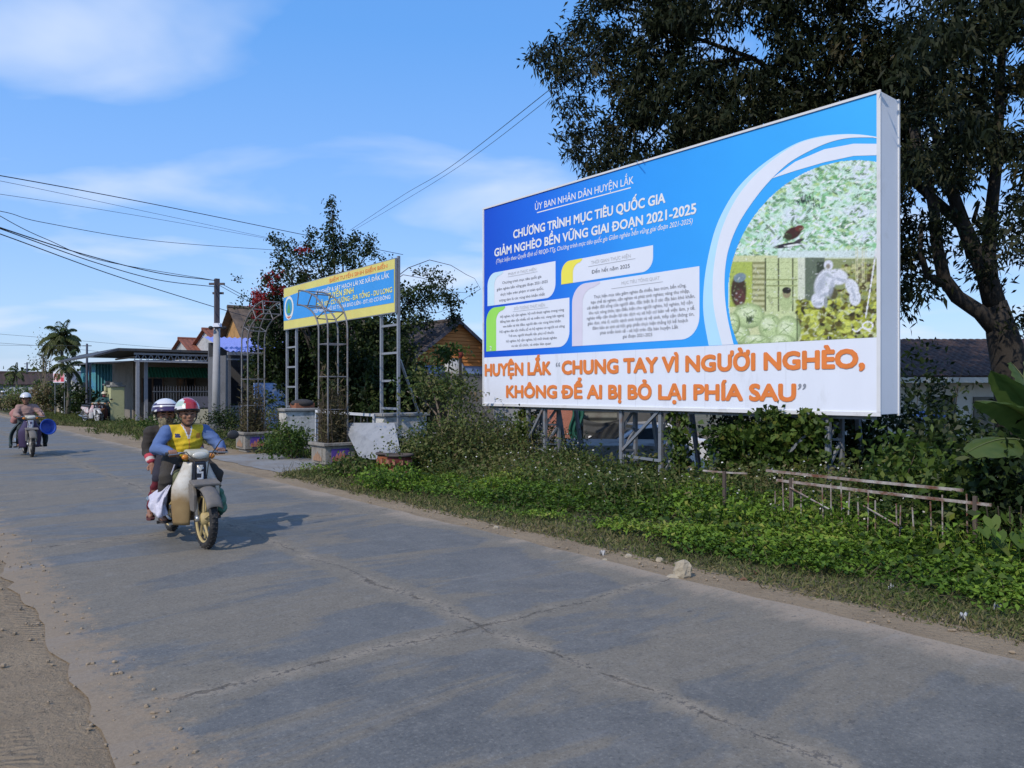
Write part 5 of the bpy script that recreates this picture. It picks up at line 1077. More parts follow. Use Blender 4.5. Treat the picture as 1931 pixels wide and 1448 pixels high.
# carport house on the left: flat dark roof, trusses, green awning, grille wall
hu, hv0, hv1 = 38.4, 8.4, 15.6
h1 = thing('carport_house', 'low house with dark flat carport roof and green corrugated awning', 'house', R(hu+3, 12, 0))
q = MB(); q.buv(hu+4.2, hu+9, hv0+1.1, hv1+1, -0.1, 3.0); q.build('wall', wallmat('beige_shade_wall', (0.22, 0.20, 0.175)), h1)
q = MB(); q.buv(hu-0.2, hu+9.4, hv0-0.5, hv1+1.2, 3.30, 3.42)
q.prism([(hv0-1.5, 2.98), (hv0-0.5, 3.30), (hv0-0.5, 3.40), (hv0-1.5, 3.06)], lambda a, z, d: R(hu+d, a, z), -0.2, 9.4); q.build('roof', M('charcoal_roof', (0.045, 0.05, 0.06), 0.6, 0.2, 3, dirt=(0.09, 0.08, 0.07)), h1)
q = MB()
for z in (2.86, 3.19): q.tube([R(hu, hv0+0.2, z), R(hu, hv1, z)], 0.045, 4)
for k in range(25): a = hv0+0.2+k*0.29; q.tube([R(hu, a, 2.86), R(hu, a+0.145, 3.19)], 0.014, 4); q.tube([R(hu, a+0.145, 3.19), R(hu, a+0.29, 2.86)], 0.014, 4)
for v_ in (hv0+0.3, hv0+2.6, hv0+4.6): q.tube([R(hu, v_, 3.05), R(hu+4.2, v_, 3.05)], 0.035, 4)
q.build('roof_truss', M('truss_steel', (0.30, 0.31, 0.34), 0.55, 0.2, 5), h1)
for v_ in (hv0+0.35, hv0+0.85): q = MB(); q.tube([R(hu+(0 if v_ < 9 else 0.6), v_, 0), R(hu+(0 if v_ < 9 else 0.6), v_, 2.86)], 0.07, 4); q.build('post', M('post_steel', (0.26, 0.27, 0.30), 0.6, 0.2, 5), h1)
q = MB(); corr(q, R(hu+2.6, hv0+1.3, 2.66), R(hu+2.6, hv0+4.4, 2.66), R(hu+2.0, hv0+1.3, 2.14), R(hu+2.0, hv0+4.4, 2.14), 20, 0.025); q.build('awning', M('green_tin', (0.030, 0.17, 0.10), 0.55, 0.15, 4, dirt=(0.06, 0.11, 0.08), dirt_amt=0.3), h1, recalc=False)
q = MB(); q.buv(hu+1.2, hu+1.75, hv0+4.3, hv0+4.9, 0, 3.28); q.build('pillar', wallmat('white_pillar', (0.56, 0.57, 0.52)), h1, bevel=0.01)
for a, b_, z0, z1 in ((1.5, 2.5, 0.9, 2.1), (3.2, 4.1, 0.1, 2.1), (5.4, 6.6, 0.9, 2.1)):
    q = MB(); q.buv(hu+4.14, hu+4.19, hv0+a, hv0+b_, z0, z1); w_ = q.build('window', GLASS, h1)
    q = MB()
    for x in (a, (a+b_)/2, b_): q.buv(hu+4.09, hu+4.14, hv0+x-0.03, hv0+x+0.03, z0-0.03, z1+0.03)
    q.build('frame', M('frame_brown', (0.16, 0.10, 0.07), 0.7, 0.2), w_)
# front wall with pickets
fw = thing('grille_wall', 'low cream wall topped with a dark spiked grille before the carport', 'wall', R(hu-1.2, 10.5, 0)); wu = hu-1.3
q = MB(); q.buv(wu, wu+0.16, hv0+0.75, hv0+7.0, -0.1, 0.62); q.build('base', CREAM, fw, bevel=0.01)
q = MB()
for z in (0.72, 1.45): q.tube([R(wu+0.08, hv0+0.7, z), R(wu+0.08, hv0+7.0, z)], 0.022, 4)
for k in range(52): v_ = hv0+0.76+k*0.12; q.tube([R(wu+0.08, v_, 0.62), R(wu+0.08, v_, 1.62), R(wu+0.08, v_, 1.72)], [0.013, 0.013, 0.002], 5)
q.build('grille', M('grille_dark', (0.10, 0.105, 0.12), 0.6, 0.2), fw)
for v_ in (hv0+5.0, hv0+7.1):
    q = MB(); q.buv(wu-0.08, wu+0.22, v_-0.16, v_+0.16, -0.1, 1.75); q.buv(wu-0.12, wu+0.26, v_-0.2, v_+0.2, 1.75, 1.84); q.build('pillar', wallmat('yellow_pillar', (0.50, 0.47, 0.30)), fw, bevel=0.01)
q = MB(); q.buv(wu-0.02, wu-0.001, hv0+2.0, hv0+5.0, 0.70, 1.22); q.build('sheet', M('grey_sheet', (0.13, 0.125, 0.15), 0.7, 0.15, 3), fw)
# gate pillars
def gatepost(label, px, Y, w, h, m1):
    c_ = at(px, Y); s = thing('gate_pillar', label, 'pillar', c_, group='gate pillars by the carport'); u_, v_ = UV(c_)
    q = MB(); q.buv(u_-w, u_+w, v_-w, v_+w, -0.1, h); q.build('shaft', m1, s, bevel=0.015)
    q = MB(); q.buv(u_-w-0.06, u_+w+0.06, v_-w-0.06, v_+w+0.06, h, h+0.09); q.buv(u_-w*0.75, u_+w*0.75, v_-w*0.75, v_+w*0.75, h+0.09, h+0.22); q.build('cap', CONC, s, bevel=0.02); return s
GYL = wallmat('greenish_yellow_pillar', (0.42, 0.43, 0.24), dirt_amt=0.3)
gatepost('broad greenish-yellow gate pillar with stone cap right of the parked motorbike', 219, 36.5, 0.30, 1.66, GYL)
gatepost('narrow yellow gate pillar behind the parked rider', 204, 38.5, 0.16, 1.75, GYL)
gatepost('grey weathered gate pillar left of the thin pole', 157, 46, 0.20, 1.75, CONC)
gatepost('white gate pillar left of the white picket gate', 124, 47.5, 0.22, 1.55, WHITEW)
s = thing('iron_gate', 'dark green iron gate leaf standing open between the pillars', 'gate', at(211, 37.5)); u_, v_ = UV(at(211, 37.5))
q = MB()
for k in range(9): q.tube([R(u_+0.06*k-0.3, v_-0.55+0.13*k, 0.08), R(u_+0.06*k-0.3, v_-0.55+0.13*k, 1.45)], 0.014, 5)
for z in (0.1, 0.8, 1.45): q.tube([R(u_-0.3, v_-0.55, z), R(u_+0.18, v_+0.49, z)], 0.022, 4)
q.build('bars', M('gate_green', (0.05, 0.09, 0.085), 0.6, 0.2), s)
s = thing('picket_gate', 'white picket gate between weathered pillars on the far left', 'gate', at(139, 46.8)); a, b_ = UV(at(129, 47.2)), UV(at(150, 46.3))
q = MB()
for k in range(11):
    f_ = k/10; p = R(a[0]+(b_[0]-a[0])*f_, a[1]+(b_[1]-a[1])*f_, 0.12); q.tube([p, p+Vector((0, 0, 1.05)), p+Vector((0, 0, 1.15))], [0.028, 0.028, 0.004], 4)
for z in (0.3, 0.95): q.tube([R(*a, z), R(*b_, z)], 0.03, 4)
q.build('pickets', M('picket_white', (0.62, 0.62, 0.64), 0.7, 0.1, 4), s)
# red tiled house behind
def gable_house(name, label, cat, u0, u1, v0, v1, ez, rz, along_u, wm, rm, over=0.35, tiles=14, dirn=None):
    s = thing(name, label, cat, R((u0+u1)/2, (v0+v1)/2, 0)); q = MB(); q.buv(u0, u1, v0, v1, -1.0, ez)
    if along_u:
        vm = (v0+v1)/2
        q.prism([(v0, ez), (v1, ez), (vm, rz-0.05)], lambda a, z, d: R(d, a, z), u0, u1)
    else:
        um = (u0+u1)/2; q.prism([(u0, ez), (u1, ez), (um, rz-0.05)], lambda a, z, d: R(a, d, z), v0, v1)
    q.build('wall', wm, s); q = MB(); k = over*(rz-ez)/((v1-v0)/2 if along_u else (u1-u0)/2)
    if along_u:
        tiled(q, R(u0-over, v0-over, ez-k), R(u1+over, v0-over, ez-k), R(u0-over, vm, rz), R(u1+over, vm, rz), tiles, 9, 0.03); tiled(q, R(u0-over, v1+over, ez-k), R(u1+over, v1+over, ez-k), R(u0-over, vm, rz), R(u1+over, vm, rz), tiles, 9, 0.03)
        q.tube([R(u0-over, vm, rz+0.05), R(u1+over, vm, rz+0.05)], 0.09, 8)
    else:
        tiled(q, R(u0-over, v0-over, ez-k), R(u0-over, v1+over, ez-k), R(um, v0-over, rz), R(um, v1+over, rz), tiles, 9, 0.03); tiled(q, R(u1+over, v0-over, ez-k), R(u1+over, v1+over, ez-k), R(um, v0-over, rz), R(um, v1+over, rz), tiles, 9, 0.03)
        q.tube([R(um, v0-over, rz+0.05), R(um, v1+over, rz+0.05)], 0.09, 8)
    q.build('roof', rm, s, recalc=False, thick=0.05); return s
a = UV(PX(375, 700, 56)); gable_house('tiled_house', 'red tiled house with white gable rising behind the carport roof', 'house', a[0]-3.0, a[0]+3.0, a[1]-1.2, a[1]+2.2, 3.95, 5.15, False, LGREY, TILE, 0.25, 12)
a = UV(PX(432, 700, 54)); gable_house('tiled_house', 'taller red tiled house directly behind the concrete utility pole', 'house', a[0]-3.2, a[0]+3.2, a[1]-1.6, a[1]+2.6, 4.35, 5.65, False, LGREY, TILE, 0.25, 16)
# blue-roofed open shed
a, b_ = UV(at(412, 31.5)), UV(at(505, 33)); su, sv0, sv1 = 30.6, a[1]-0.1, a[1]+2.9
s = thing('blue_roof_shed', 'dark open shed with sunlit blue metal roof behind the farther planter', 'shed', R(su+1, a[1]+1, 0))
q = MB(); corr(q, R(su-0.5, sv0-0.2, 3.02), R(su-0.5, sv1+0.4, 3.02), R(su+2.6, sv0-0.2, 3.75), R(su+2.6, sv1+0.4, 3.75), 16, 0.03); q.build('roof', M('blue_tin', srgb(120, 134, 200), 0.5, 0.12, 3), s, recalc=False, thick=0.02)
q = MB(); q.tube([R(su-0.5, sv0-0.2, 2.94), R(su-0.5, sv1+0.4, 2.94)], 0.06, 4); q.tube([R(su-0.45, sv0-0.2, 2.72), R(su-0.45, sv1+0.4, 2.72)], 0.03, 4); q.build('fascia', M('shed_fascia', (0.16, 0.17, 0.20), 0.6, 0.1), s)
q = MB(); q.buv(su+2.4, su+2.5, sv0, sv1, -0.1, 3.5); q.buv(su, su+2.4, sv1-0.1, sv1, -0.1, 2.9); q.buv(su, su+2.4, sv0, sv0+0.1, -0.1, 2.9); q.build('wall', wallmat('shed_dark', (0.12, 0.125, 0.14)), s)
q = MB(); q.buv(su-0.06, su+0.2, sv1-0.32, sv1+0.02, -0.1, 2.88); q.build('pillar', wallmat('lavender_pillar', (0.26, 0.23, 0.34)), s)
q = MB(); q.buv(su+0.3, su+0.36, sv0+0.1, sv1-0.4, -0.1, 0.9); q.build('low_wall', GREYW, s)
# old brown-roofed house behind the bougainvillea
a = UV(at(560, 40)); s = gable_house('brown_roof_house', 'old house with steep brown roof and orange wall behind the bougainvillea', 'house', a[0]-1.8, a[0]+2.8, a[1]-3.0, a[1]+4.0, 3.6, 5.6, False, wallmat('orange_wall', (0.44, 0.25, 0.10)), M('weathered_brown_tiles', (0.13, 0.095, 0.07), 0.9, 0.3, 5, bump=0.6, dirt=(0.06, 0.05, 0.045), dirt_amt=0.5), 0.4, 16)
# beige wall and mural panel under the sign
s = thing('beige_wall', 'beige streaky wall seen between the arch pipes under the sign', 'wall', at(630, 27)); u_, v_ = UV(at(630, 27)); q = MB(); q.buv(u_, u_+0.15, v_-1.4, v_+1.5, -0.1, 2.12); q.build('wall', wallmat('beige_plaster', (0.42, 0.33, 0.20), dirt_amt=0.4), s, bevel=0.01)
q = MB(); q.buv(u_-0.08, u_+0.23, v_-1.5, v_+1.6, 2.12, 2.2); q.build('coping', CONC, s)
s = thing('mural_panel', 'blue and white mottled mural panel left of the sign ladder', 'panel', at(512, 24.5)); u_, v_ = UV(at(512, 24.5)); q = MB(); q.buv(u_, u_+0.08, v_-0.55, v_+0.55, 0.3, 1.75); q.build('panel', M('mural_blue', srgb(84, 124, 190), 0.7, 0.35, 5, dirt=(0.45, 0.50, 0.55), dirt_amt=0.45, dscale=7), s)
q = MB(); q.tube([R(u_+0.04, v_-0.5, -0.1), R(u_+0.04, v_-0.5, 0.3)], 0.04, 4); q.tube([R(u_+0.04, v_+0.5, -0.1), R(u_+0.04, v_+0.5, 0.3)], 0.04, 4); q.build('foot', GREYP, s)
# whitewashed remnants of the old gate walls
def stub(label, px, Y, w, h, dark_cap=True):
    c_ = at(px, Y); u_, v_ = UV(c_); s = thing('wall_stub', label, 'wall', c_, group='whitewashed wall stubs')
    q = MB(); q.buv(u_-0.22, u_+0.22, v_-w, v_+w, -0.1, h); q.build('wall', WHITEW, s, bevel=0.02)
    q = MB(); q.buv(u_-0.27, u_+0.27, v_-w-0.06, v_+w+0.06, h, h+0.07); q.build('coping', CONC, s, bevel=0.015); return s
stub('stained white wall stub behind the left ladder foot of the sign', 562, 19.6, 0.42, 1.0); stub('white wall stub right of the sign ladder above the flowering weeds', 757, 17.6, 0.55, 0.94); stub('small white post stump among the weeds near the hoarding', 838, 15.2, 0.16, 0.62)
s = thing('brick_kiln', 'small dome of dark sheet over orange bricks on the white wall stub', 'kiln', at(570, 19.9)); c_ = at(570, 19.9)
q = MB(); q.box(c_+Vector((0, 0, 1.14)), (0.5, 0.4, 0.14), Matrix.Rotation(0.67, 3, 'Z')); q.build('bricks', M('old_brick', srgb(140, 92, 70)), s); q = MB(); q.ell(c_+Vector((0, 0, 1.20)), (0.30, 0.28, 0.11)); q.build('cover', DARKV, s, smooth=True)
# orange gabled house left of the hoarding
gu = 17.2; a = UV(PX(862, 650, 25)); gu, gv = a; s = thing('orange_gable_house', 'house with orange-brown boarded gable and dark roof left of the hoarding', 'house', R(gu+2, gv, 0))
hw, ez, rz = 1.9, 2.41, 3.78
q = MB(); q.buv(gu, gu+7, gv-hw, gv+hw, -1.0, 2.05); q.build('wall', GREYW, s)
q = MB(); q.buv(gu-0.02, gu+6.9, gv-hw-0.02, gv+hw+0.02, 2.05, 2.32); q.build('band', M('blue_white_band', srgb(150, 176, 224), 0.6, 0.15, 3, stretch=(1, 1, 6)), s)
q = MB(); zz = 2.32
while zz < rz-0.06:
    z2 = min(zz+0.115, rz-0.04); hwf = lambda z: hw*min(1.0, (rz-z)/(rz-ez)); lo, hi = hwf(zz), hwf(z2)
    q.prism([(-lo, zz), (lo, zz), (hi, z2-0.008), (-hi, z2-0.008)], lambda a_, z, d: R(gu-0.03-0.02*(1-(z-zz)/0.115)*(1 if d > 0 else 0)+(0.06 if d == 0 else 0), gv+a_, z), 1, 0); zz += 0.115
q.build('gable_boards', M('orange_boards', srgb(206, 136, 76), 0.85, 0.2, 5, stretch=(0.6, 0.6, 6)), s)
q = MB(); corr(q, R(gu-0.16, gv-hw-0.3, ez-0.22), R(gu+7.3, gv-hw-0.3, ez-0.22), R(gu-0.16, gv, rz), R(gu+7.3, gv, rz), 26, 0.02); corr(q, R(gu-0.16, gv+hw+0.3, ez-0.22), R(gu+7.3, gv+hw+0.3, ez-0.22), R(gu-0.16, gv, rz), R(gu+7.3, gv, rz), 26, 0.02); q.tube([R(gu-0.16, gv, rz+0.03), R(gu+7.3, gv, rz+0.03)], 0.06, 8)
q.build('roof', M('dark_fibre_roof', (0.075, 0.062, 0.058), 0.9, 0.25, 4, dirt=(0.05, 0.045, 0.045), dirt_amt=0.4), s, recalc=False, thick=0.03)
q = MB()
for sg2 in (-1, 1): q.prism([(sg2*(hw+0.3), ez-0.30), (0, rz-0.1), (0, rz+0.02), (sg2*(hw+0.3), ez-0.17)], lambda a_, z, d: R(gu-0.165-d, gv+a_, z), 0.0, 0.03)
q.build('bargeboard', M('barge_grey', (0.13, 0.12, 0.14), 0.8, 0.2), s)
q = MB(); q.buv(gu-0.04, gu-0.001, gv-1.1, gv-0.3, 0.2, 1.6); q.build('window', GLASS, s)
s = thing('satellite_dish', 'pale grey satellite dish on the grey wall below the orange gable', 'satellite dish', PX(858, 696, 23.5)); d0 = PX(858, 694, 23.5); rot = Matrix.Rotation(0.5, 3, 'Z') @ Matrix.Rotation(1.15, 3, 'X')
q = MB(); q.lathe([(0.001, 0.09), (0.15, 0.075), (0.27, 0.03), (0.36, -0.04), (0.345, -0.05), (0.15, 0.06), (0.001, 0.075)], d0, rot, n=24); q.build('dish', M('dish_grey', (0.42, 0.43, 0.44), 0.6, 0.1, 3), s, smooth=True)
q = MB(); q.tube([d0, d0+Vector((0.1, 0.4, -0.3)), d0+Vector((0.1, 0.42, -1.2))], 0.025, 6); q.tube([d0+rot @ Vector((0, -0.34, -0.03)), d0+rot @ Vector((0, -0.05, -0.42))], 0.012, 5); q.build('arm', GALV, s)
s = thing('roof_vent_post', 'thin post with a red cap beside the satellite dish', 'post', PX(868, 700, 23.2)); q = MB(); q.tube([PX(868, 790, 23.2), PX(868, 672, 23.2)], 0.05, 6); q.build('post', DARKV, s); q = MB(); q.ell(PX(868, 667, 23.2), (0.09, 0.09, 0.16)); q.build('cap', M('cap_red', srgb(120, 50, 44), 0.7, 0.1), s)
# grey and brick house seen below the hoarding
by = 20.5; s = thing('brick_house', 'grey and brick house front with roller shutter seen under the hoarding', 'house', PX(1050, 800, by)); gz0 = -0.9
def wx(px0, px1, z0, z1, mat, name, y0=by, th=0.18, par=None):
    q = MB(); a_, b2 = (px0-CX)/F*by, (px1-CX)/F*by; q.hexa([(a_, y0, z0), (b2, y0, z0), (b2, y0+th, z0), (a_, y0+th, z0), (a_, y0, z1), (b2, y0, z1), (b2, y0+th, z1), (a_, y0+th, z1)]); return q.build(name, mat, par or s)
wx(932, 1022, -1.0, 2.75, GREYW, 'wall'); wx(1022.3, 1090, -1.0, 2.75, wallmat('red_brick', srgb(168, 112, 96), bump=0.8, dirt=(0.30, 0.27, 0.25), dirt_amt=0.35), 'brick_panel'); wx(1164.3, 1300, -1.0, 2.75, wallmat('dark_render', (0.10, 0.10, 0.10)), 'wall')
wx(1090.3, 1164, 1.2, 2.75, wallmat('olive_render', (0.20, 0.20, 0.16)), 'lintel')
q = MB(); a_, b2 = (1090.5-CX)/F*by, (1164-CX)/F*by
q.grid(lambda a, c: (a_+(b2-a_)*a, by+0.06+0.03*math.sin(c*60), -0.9+2.1*c), 2, 60); q.build('shutter', M('roller_shutter', (0.16, 0.165, 0.145), 0.7, 0.2, 4, dirt=(0.10, 0.09, 0.08), dirt_amt=0.4), s, recalc=False)
q = MB(); q.hexa([((926-CX)/F*by, by-0.5, 2.7), ((1310-CX)/F*by, by-0.5, 2.7), ((1310-CX)/F*by, by+7, 3.5), ((926-CX)/F*by, by+7, 3.5), ((926-CX)/F*by, by-0.5, 2.8), ((1310-CX)/F*by, by-0.5, 2.8), ((1310-CX)/F*by, by+7, 3.6), ((926-CX)/F*by, by+7, 3.6)]); q.build('roof', TIN, s)
wx(930, 935, -1.0, 2.75, GREYW, 'side_wall', by+0.2, 6.5); wx(1301, 1308, -1.0, 2.75, GREYW, 'side_wall', by+0.2, 6.5); wx(936, 1300, -1.0, 2.75, GREYW, 'back_wall', by+6.5, 0.2)
q = MB()
for k in range(17): z = -0.8+k*0.21; wx_ = z
s2 = thing('shade_net', 'gathered dark green shade net hanging beside the brick panel', 'net', PX(1092, 800, by-0.2)); q = MB()
q.grid(lambda a, c: PX(1076+22*a+4*math.sin(c*7), 762+72*c, by-0.22-0.05*math.sin(a*16)), 20, 14); q.build('net', M('net_green', (0.018, 0.10, 0.075), 0.85, 0.25, 6), s2, smooth=True, recalc=False, thick=0.01)
s2 = thing('tarpaulin', 'dark sagging tarpaulin stretched under the roller shutter', 'tarpaulin', PX(1128, 820, by-0.4)); q = MB(); q.grid(lambda a, c: PX(1100+68*a, 790+44*c+7*math.sin(math.pi*a), by-0.35-0.25*c-0.03*math.sin(c*17+a*3)), 16, 24); q.build('sheet', M('tarp_dark', (0.055, 0.056, 0.055), 0.8, 0.25, 5), s2, smooth=True, recalc=False, thick=0.012)
# concrete platform edge
s = thing('concrete_platform', 'long low concrete platform in the yard under the hoarding', 'platform', PX(1140, 850, 17)); q = MB(); a_, b2 = PX(962, 840, 17.2), PX(1300, 836, 16.6)
q.hexa([(a_.x, a_.y, -1.0), (b2.x, b2.y, -1.0), (b2.x, b2.y+1.6, -1.0), (a_.x, a_.y+1.6, -1.0), (a_.x, a_.y, 0.31), (b2.x, b2.y, 0.33), (b2.x, b2.y+1.6, 0.36), (a_.x, a_.y+1.6, 0.36)]); q.build('slab', M('platform_concrete', (0.30, 0.29, 0.27), 0.92, 0.15, 2, bump=0.4, dirt=(0.10, 0.095, 0.09), dirt_amt=0.4), s, bevel=0.02)
s = thing('timber_pile', 'few reddish planks lying on the left end of the platform', 'planks', PX(990, 845, 16.9))
for k in range(4):
    q = MB(); a_ = PX(966+6*k, 842+2*k, 16.9); q.box(a_+Vector((0.35, 0.05*k, 0.03)), (0.9, 0.10, 0.03), Matrix.Rotation(-0.12+0.07*k, 3, 'Z') @ Matrix.Rotation(0.08, 3, 'Y')); q.build('plank', M('plank_red', srgb(128, 84, 76), 0.9, 0.25, 6), s)
# white house with dark tiled roof at the right
wy = 20.5; s = thing('white_house', 'white-walled house with dark brown tiled roof behind the big tree', 'house', PX(1830, 760, wy+2)); X0, X1 = (1640-CX)/F*wy, (2150-CX)/F*wy
q = MB(); q.hexa([(X0, wy, -1.0), (X1, wy, -1.0), (X1, wy+6, -1.0), (X0, wy+6, -1.0), (X0, wy, 1.72), (X1, wy, 1.72), (X1, wy+6, 1.72), (X0, wy+6, 1.72)]); q.build('wall', wallmat('bright_white_wall', (0.66, 0.64, 0.58), dirt_amt=0.25), s)
q = MB(); q.hexa([(X0-0.5, wy-0.75, 1.72), (X1+0.4, wy-0.75, 1.72), (X1+0.4, wy-0.66, 1.72), (X0-0.5, wy-0.66, 1.72), (X0-0.5, wy-0.75, 1.86), (X1+0.4, wy-0.75, 1.86), (X1+0.4, wy-0.66, 1.86), (X0-0.5, wy-0.66, 1.86)]); q.build('fascia', M('fascia_white', (0.62, 0.60, 0.54), 0.7, 0.1), s)
q = MB(); tiled(q, Vector((X0-0.5, wy-0.72, 1.87)), Vector((X1+0.4, wy-0.72, 1.87)), Vector((X0-0.5, wy+3, 3.05)), Vector((X1+0.4, wy+3, 3.05)), 40, 14, 0.03); tiled(q, Vector((X0-0.5, wy+6.7, 1.87)), Vector((X1+0.4, wy+6.7, 1.87)), Vector((X0-0.5, wy+3, 3.05)), Vector((X1+0.4, wy+3, 3.05)), 40, 14, 0.03); q.build('roof', DTILE, s, recalc=False, thick=0.04)
for p0, p1, z0, z1 in ((1750, 1800, -0.2, 1.35), (1835, 1880, 0.3, 1.35)):
    q = MB(); a_, b2 = (p0-CX)/F*wy, (p1-CX)/F*wy; q.box(((a_+b2)/2, wy-0.03, (z0+z1)/2), (b2-a_, 0.05, z1-z0)); w_ = q.build('window', M('window_grey', (0.12, 0.12, 0.10), 0.5, 0.2), s)
s = thing('blue_tarp_bundle', 'blue tarpaulin bundle lying before the white house wall', 'tarpaulin', PX(1752, 786, 15)); q = MB(); q.ell(PX(1752, 786, 15), (0.33, 0.2, 0.11), n=28)
q.v = [tuple(Vector(v)+Vector((0, 0.02*math.sin(v[0]*31), 0.022*math.sin(v[0]*23+v[2]*17)+0.014*math.sin(v[0]*61-v[1]*9)))) for v in q.v]; q.build('sheet', M('tarp_blue', srgb(66, 100, 168), 0.6, 0.2, 5), s, smooth=True)
q = MB(); q.tube([PX(1735, 880, 15.2), PX(1735, 793, 15.2)], 0.05, 6); q.tube([PX(1770, 880, 15.2), PX(1770, 793, 15.2)], 0.05, 6); q.build('stake', GREYP, s)
# far left buildings
a = UV(at(225, 45)); s = thing('teal_shed', 'teal corrugated shed with lean-to roof left of the carport', 'shed', R(a[0], a[1], 0)); q = MB(); corr(q, R(a[0]-0.3, a[1]-1.3, 0), R(a[0]-0.3, a[1]+1.6, 0), R(a[0]-0.3, a[1]-1.3, 3.0), R(a[0]-0.3, a[1]+1.6, 3.0), 18, 0.03); corr(q, R(a[0]-0.3, a[1]-1.3, 0), R(a[0]+4, a[1]-1.3, 0), R(a[0]-0.3, a[1]-1.3, 3.0), R(a[0]+4, a[1]-1.3, 3.0), 24, 0.03); q.build('wall', M('teal_tin', srgb(74, 140, 150), 0.6, 0.25, 2, dirt=srgb(50, 110, 180), dirt_amt=0.3), s, recalc=False, thick=0.02)
q = MB(); q.hexa([R(a[0]-1.0, a[1]-1.8, 2.98), R(a[0]+5, a[1]-1.8, 2.98), R(a[0]+5, a[1]+2.2, 3.25), R(a[0]-1.0, a[1]+2.2, 3.25), R(a[0]-1.0, a[1]-1.8, 3.06), R(a[0]+5, a[1]-1.8, 3.06), R(a[0]+5, a[1]+2.2, 3.33), R(a[0]-1.0, a[1]+2.2, 3.33)]); q.build('roof', TIN, s)
q = MB(); q.tube([R(a[0]-1.0, a[1]-1.7, 3.0), R(a[0]-1.0, a[1]-1.7, 0)], 0.05, 4); q.build('post', GREYP, s)
s = thing('pale_wall', 'low pale stone wall half hidden by hedges on the far left', 'wall', at(70, 56)); a, b_ = UV(at(8, 62)), UV(at(122, 49)); q = MB(); p = [R(*a, 0), R(*b_, 0)]; d_ = (p[1]-p[0]).normalized(); w_ = Vector((-d_.y, d_.x, 0))*0.2
q.hexa([p[0]-w_, p[1]-w_, p[1]+w_, p[0]+w_]+[x+Vector((0, 0, 1.15)) for x in (p[0]-w_, p[1]-w_, p[1]+w_, p[0]+w_)]); q.build('wall', wallmat('pale_stone', (0.40, 0.35, 0.27)), s)
for f_ in (0.12, 0.32, 0.58):
    q = MB(); c_ = p[0].lerp(p[1], f_); q.box(c_+Vector((0, -0.1, 0.85)), (0.75, 0.5, 1.7), Matrix.Rotation(0.6, 3, 'Z')); q.build('pillar', WHITEW, s)
for px, Y, w2, h_, lab in ((2, 75, 5, 3.1, 'dark roofed house at the far left edge'), (55, 95, 6, 3.6, 'brown roofed house far behind the hedge'), (185, 70, 4, 3.0, 'small house with red banner far behind the thin pole')):
    a = UV(at(px, Y)); gable_house('far_house', lab, 'house', a[0]-w2/2, a[0]+w2/2, a[1]-w2/2, a[1]+w2/2, h_-1.0, h_, False, GREYW if px < 100 else LGREY, DTILE if px < 100 else TIN, 0.3, 10)
# pink and white signboard
s = thing('roadside_signboard', 'pink and white signboard on two posts below the tall palm', 'sign', at(111, 46)); c_ = PX(111, 708, 46); e_ = Vector((0.93, -0.37, 0)); q = MB()
fnp = lambda a_, z, d: c_+e_*a_+Vector((0, 0, z))+Vector((-0.37, -0.93, 0))*d
q.prism([(-0.48, -0.42), (0.48, -0.42), (0.48, 0.42), (-0.48, 0.42)], fnp, -0.03, 0.0); q.build('board', PW, s)
flat([[(-0.45, -0.38), (0.45, -0.38), (0.45, 0.12), (-0.45, 0.12)]], 'pink_print', M('print_pink', srgb(220, 150, 160), 0.6, 0.25, 6, dirt=srgb(236, 226, 230), dirt_amt=0.5, dscale=6), 0.004, fnp, s)
flat([[(0.18, -0.36), (0.42, -0.36), (0.42, -0.12), (0.18, -0.12)], [(-0.4, 0.02), (0.1, 0.02), (0.1, 0.07), (-0.4, 0.07)], [(-0.4, -0.1), (0.0, -0.1), (0.0, -0.05), (-0.4, -0.05)]], 'red_print', M('print_red', srgb(190, 60, 80), 0.6, 0.2, 6), 0.008, fnp, s)
q = MB(); q.tube([fnp(-0.4, -0.4, -0.06), Vector((*fnp(-0.4, 0, -0.06)[:2], -0.1))], 0.03, 5); q.tube([fnp(0.4, -0.4, -0.06), Vector((*fnp(0.4, 0, -0.06)[:2], -0.1))], 0.03, 5); q.build('post', GREYP, s)

# ------------------------------------------------------------------ poles and cables
pp = at(407, 30); s = thing('utility_pole', 'grey concrete utility pole with dark upper post before the carport house', 'pole', pp); T0 = PX(409, 528, 30)
q = MB(); q.tube([pp-Vector((0, 0, 0.2)), PX(409, 612, 30)], [0.17, 0.12], 14); q.build('shaft', M('pole_concrete', (0.34, 0.345, 0.36), 0.9, 0.12, 3, bump=0.2), s, smooth=True)
q = MB(); q.tube([PX(409, 618, 30), T0+Vector((0, 0, 0.05))], 0.085, 4); q.build('extension', M('pole_extension', (0.075, 0.065, 0.075), 0.7, 0.2), s)
q = MB()
for dx in (-0.22, 0.30): c_ = PX(409, 618, 29.8)+Vector((dx, -0.05, 0)); q.ell(c_, (0.09, 0.07, 0.07)); q.tube([c_, PX(409, 618, 29.9)], 0.025, 5)
q.build('lamp', DARKV, s, smooth=True); q = MB(); q.box(PX(410, 613, 29.75), (0.26, 0.2, 0.14)); q.build('bracket_box', PW, s)
q = MB(); q.tube([T0+Vector((-0.3, 0, -0.15)), T0+Vector((0.3, 0, -0.15))], 0.04, 4); q.tube([T0+Vector((-0.2, 0.1, -0.5)), T0+Vector((0.22, 0.1, -0.5))], 0.04, 4); q.build('cross_arm', M('pole_extension', (0.075, 0.065, 0.075)), s)
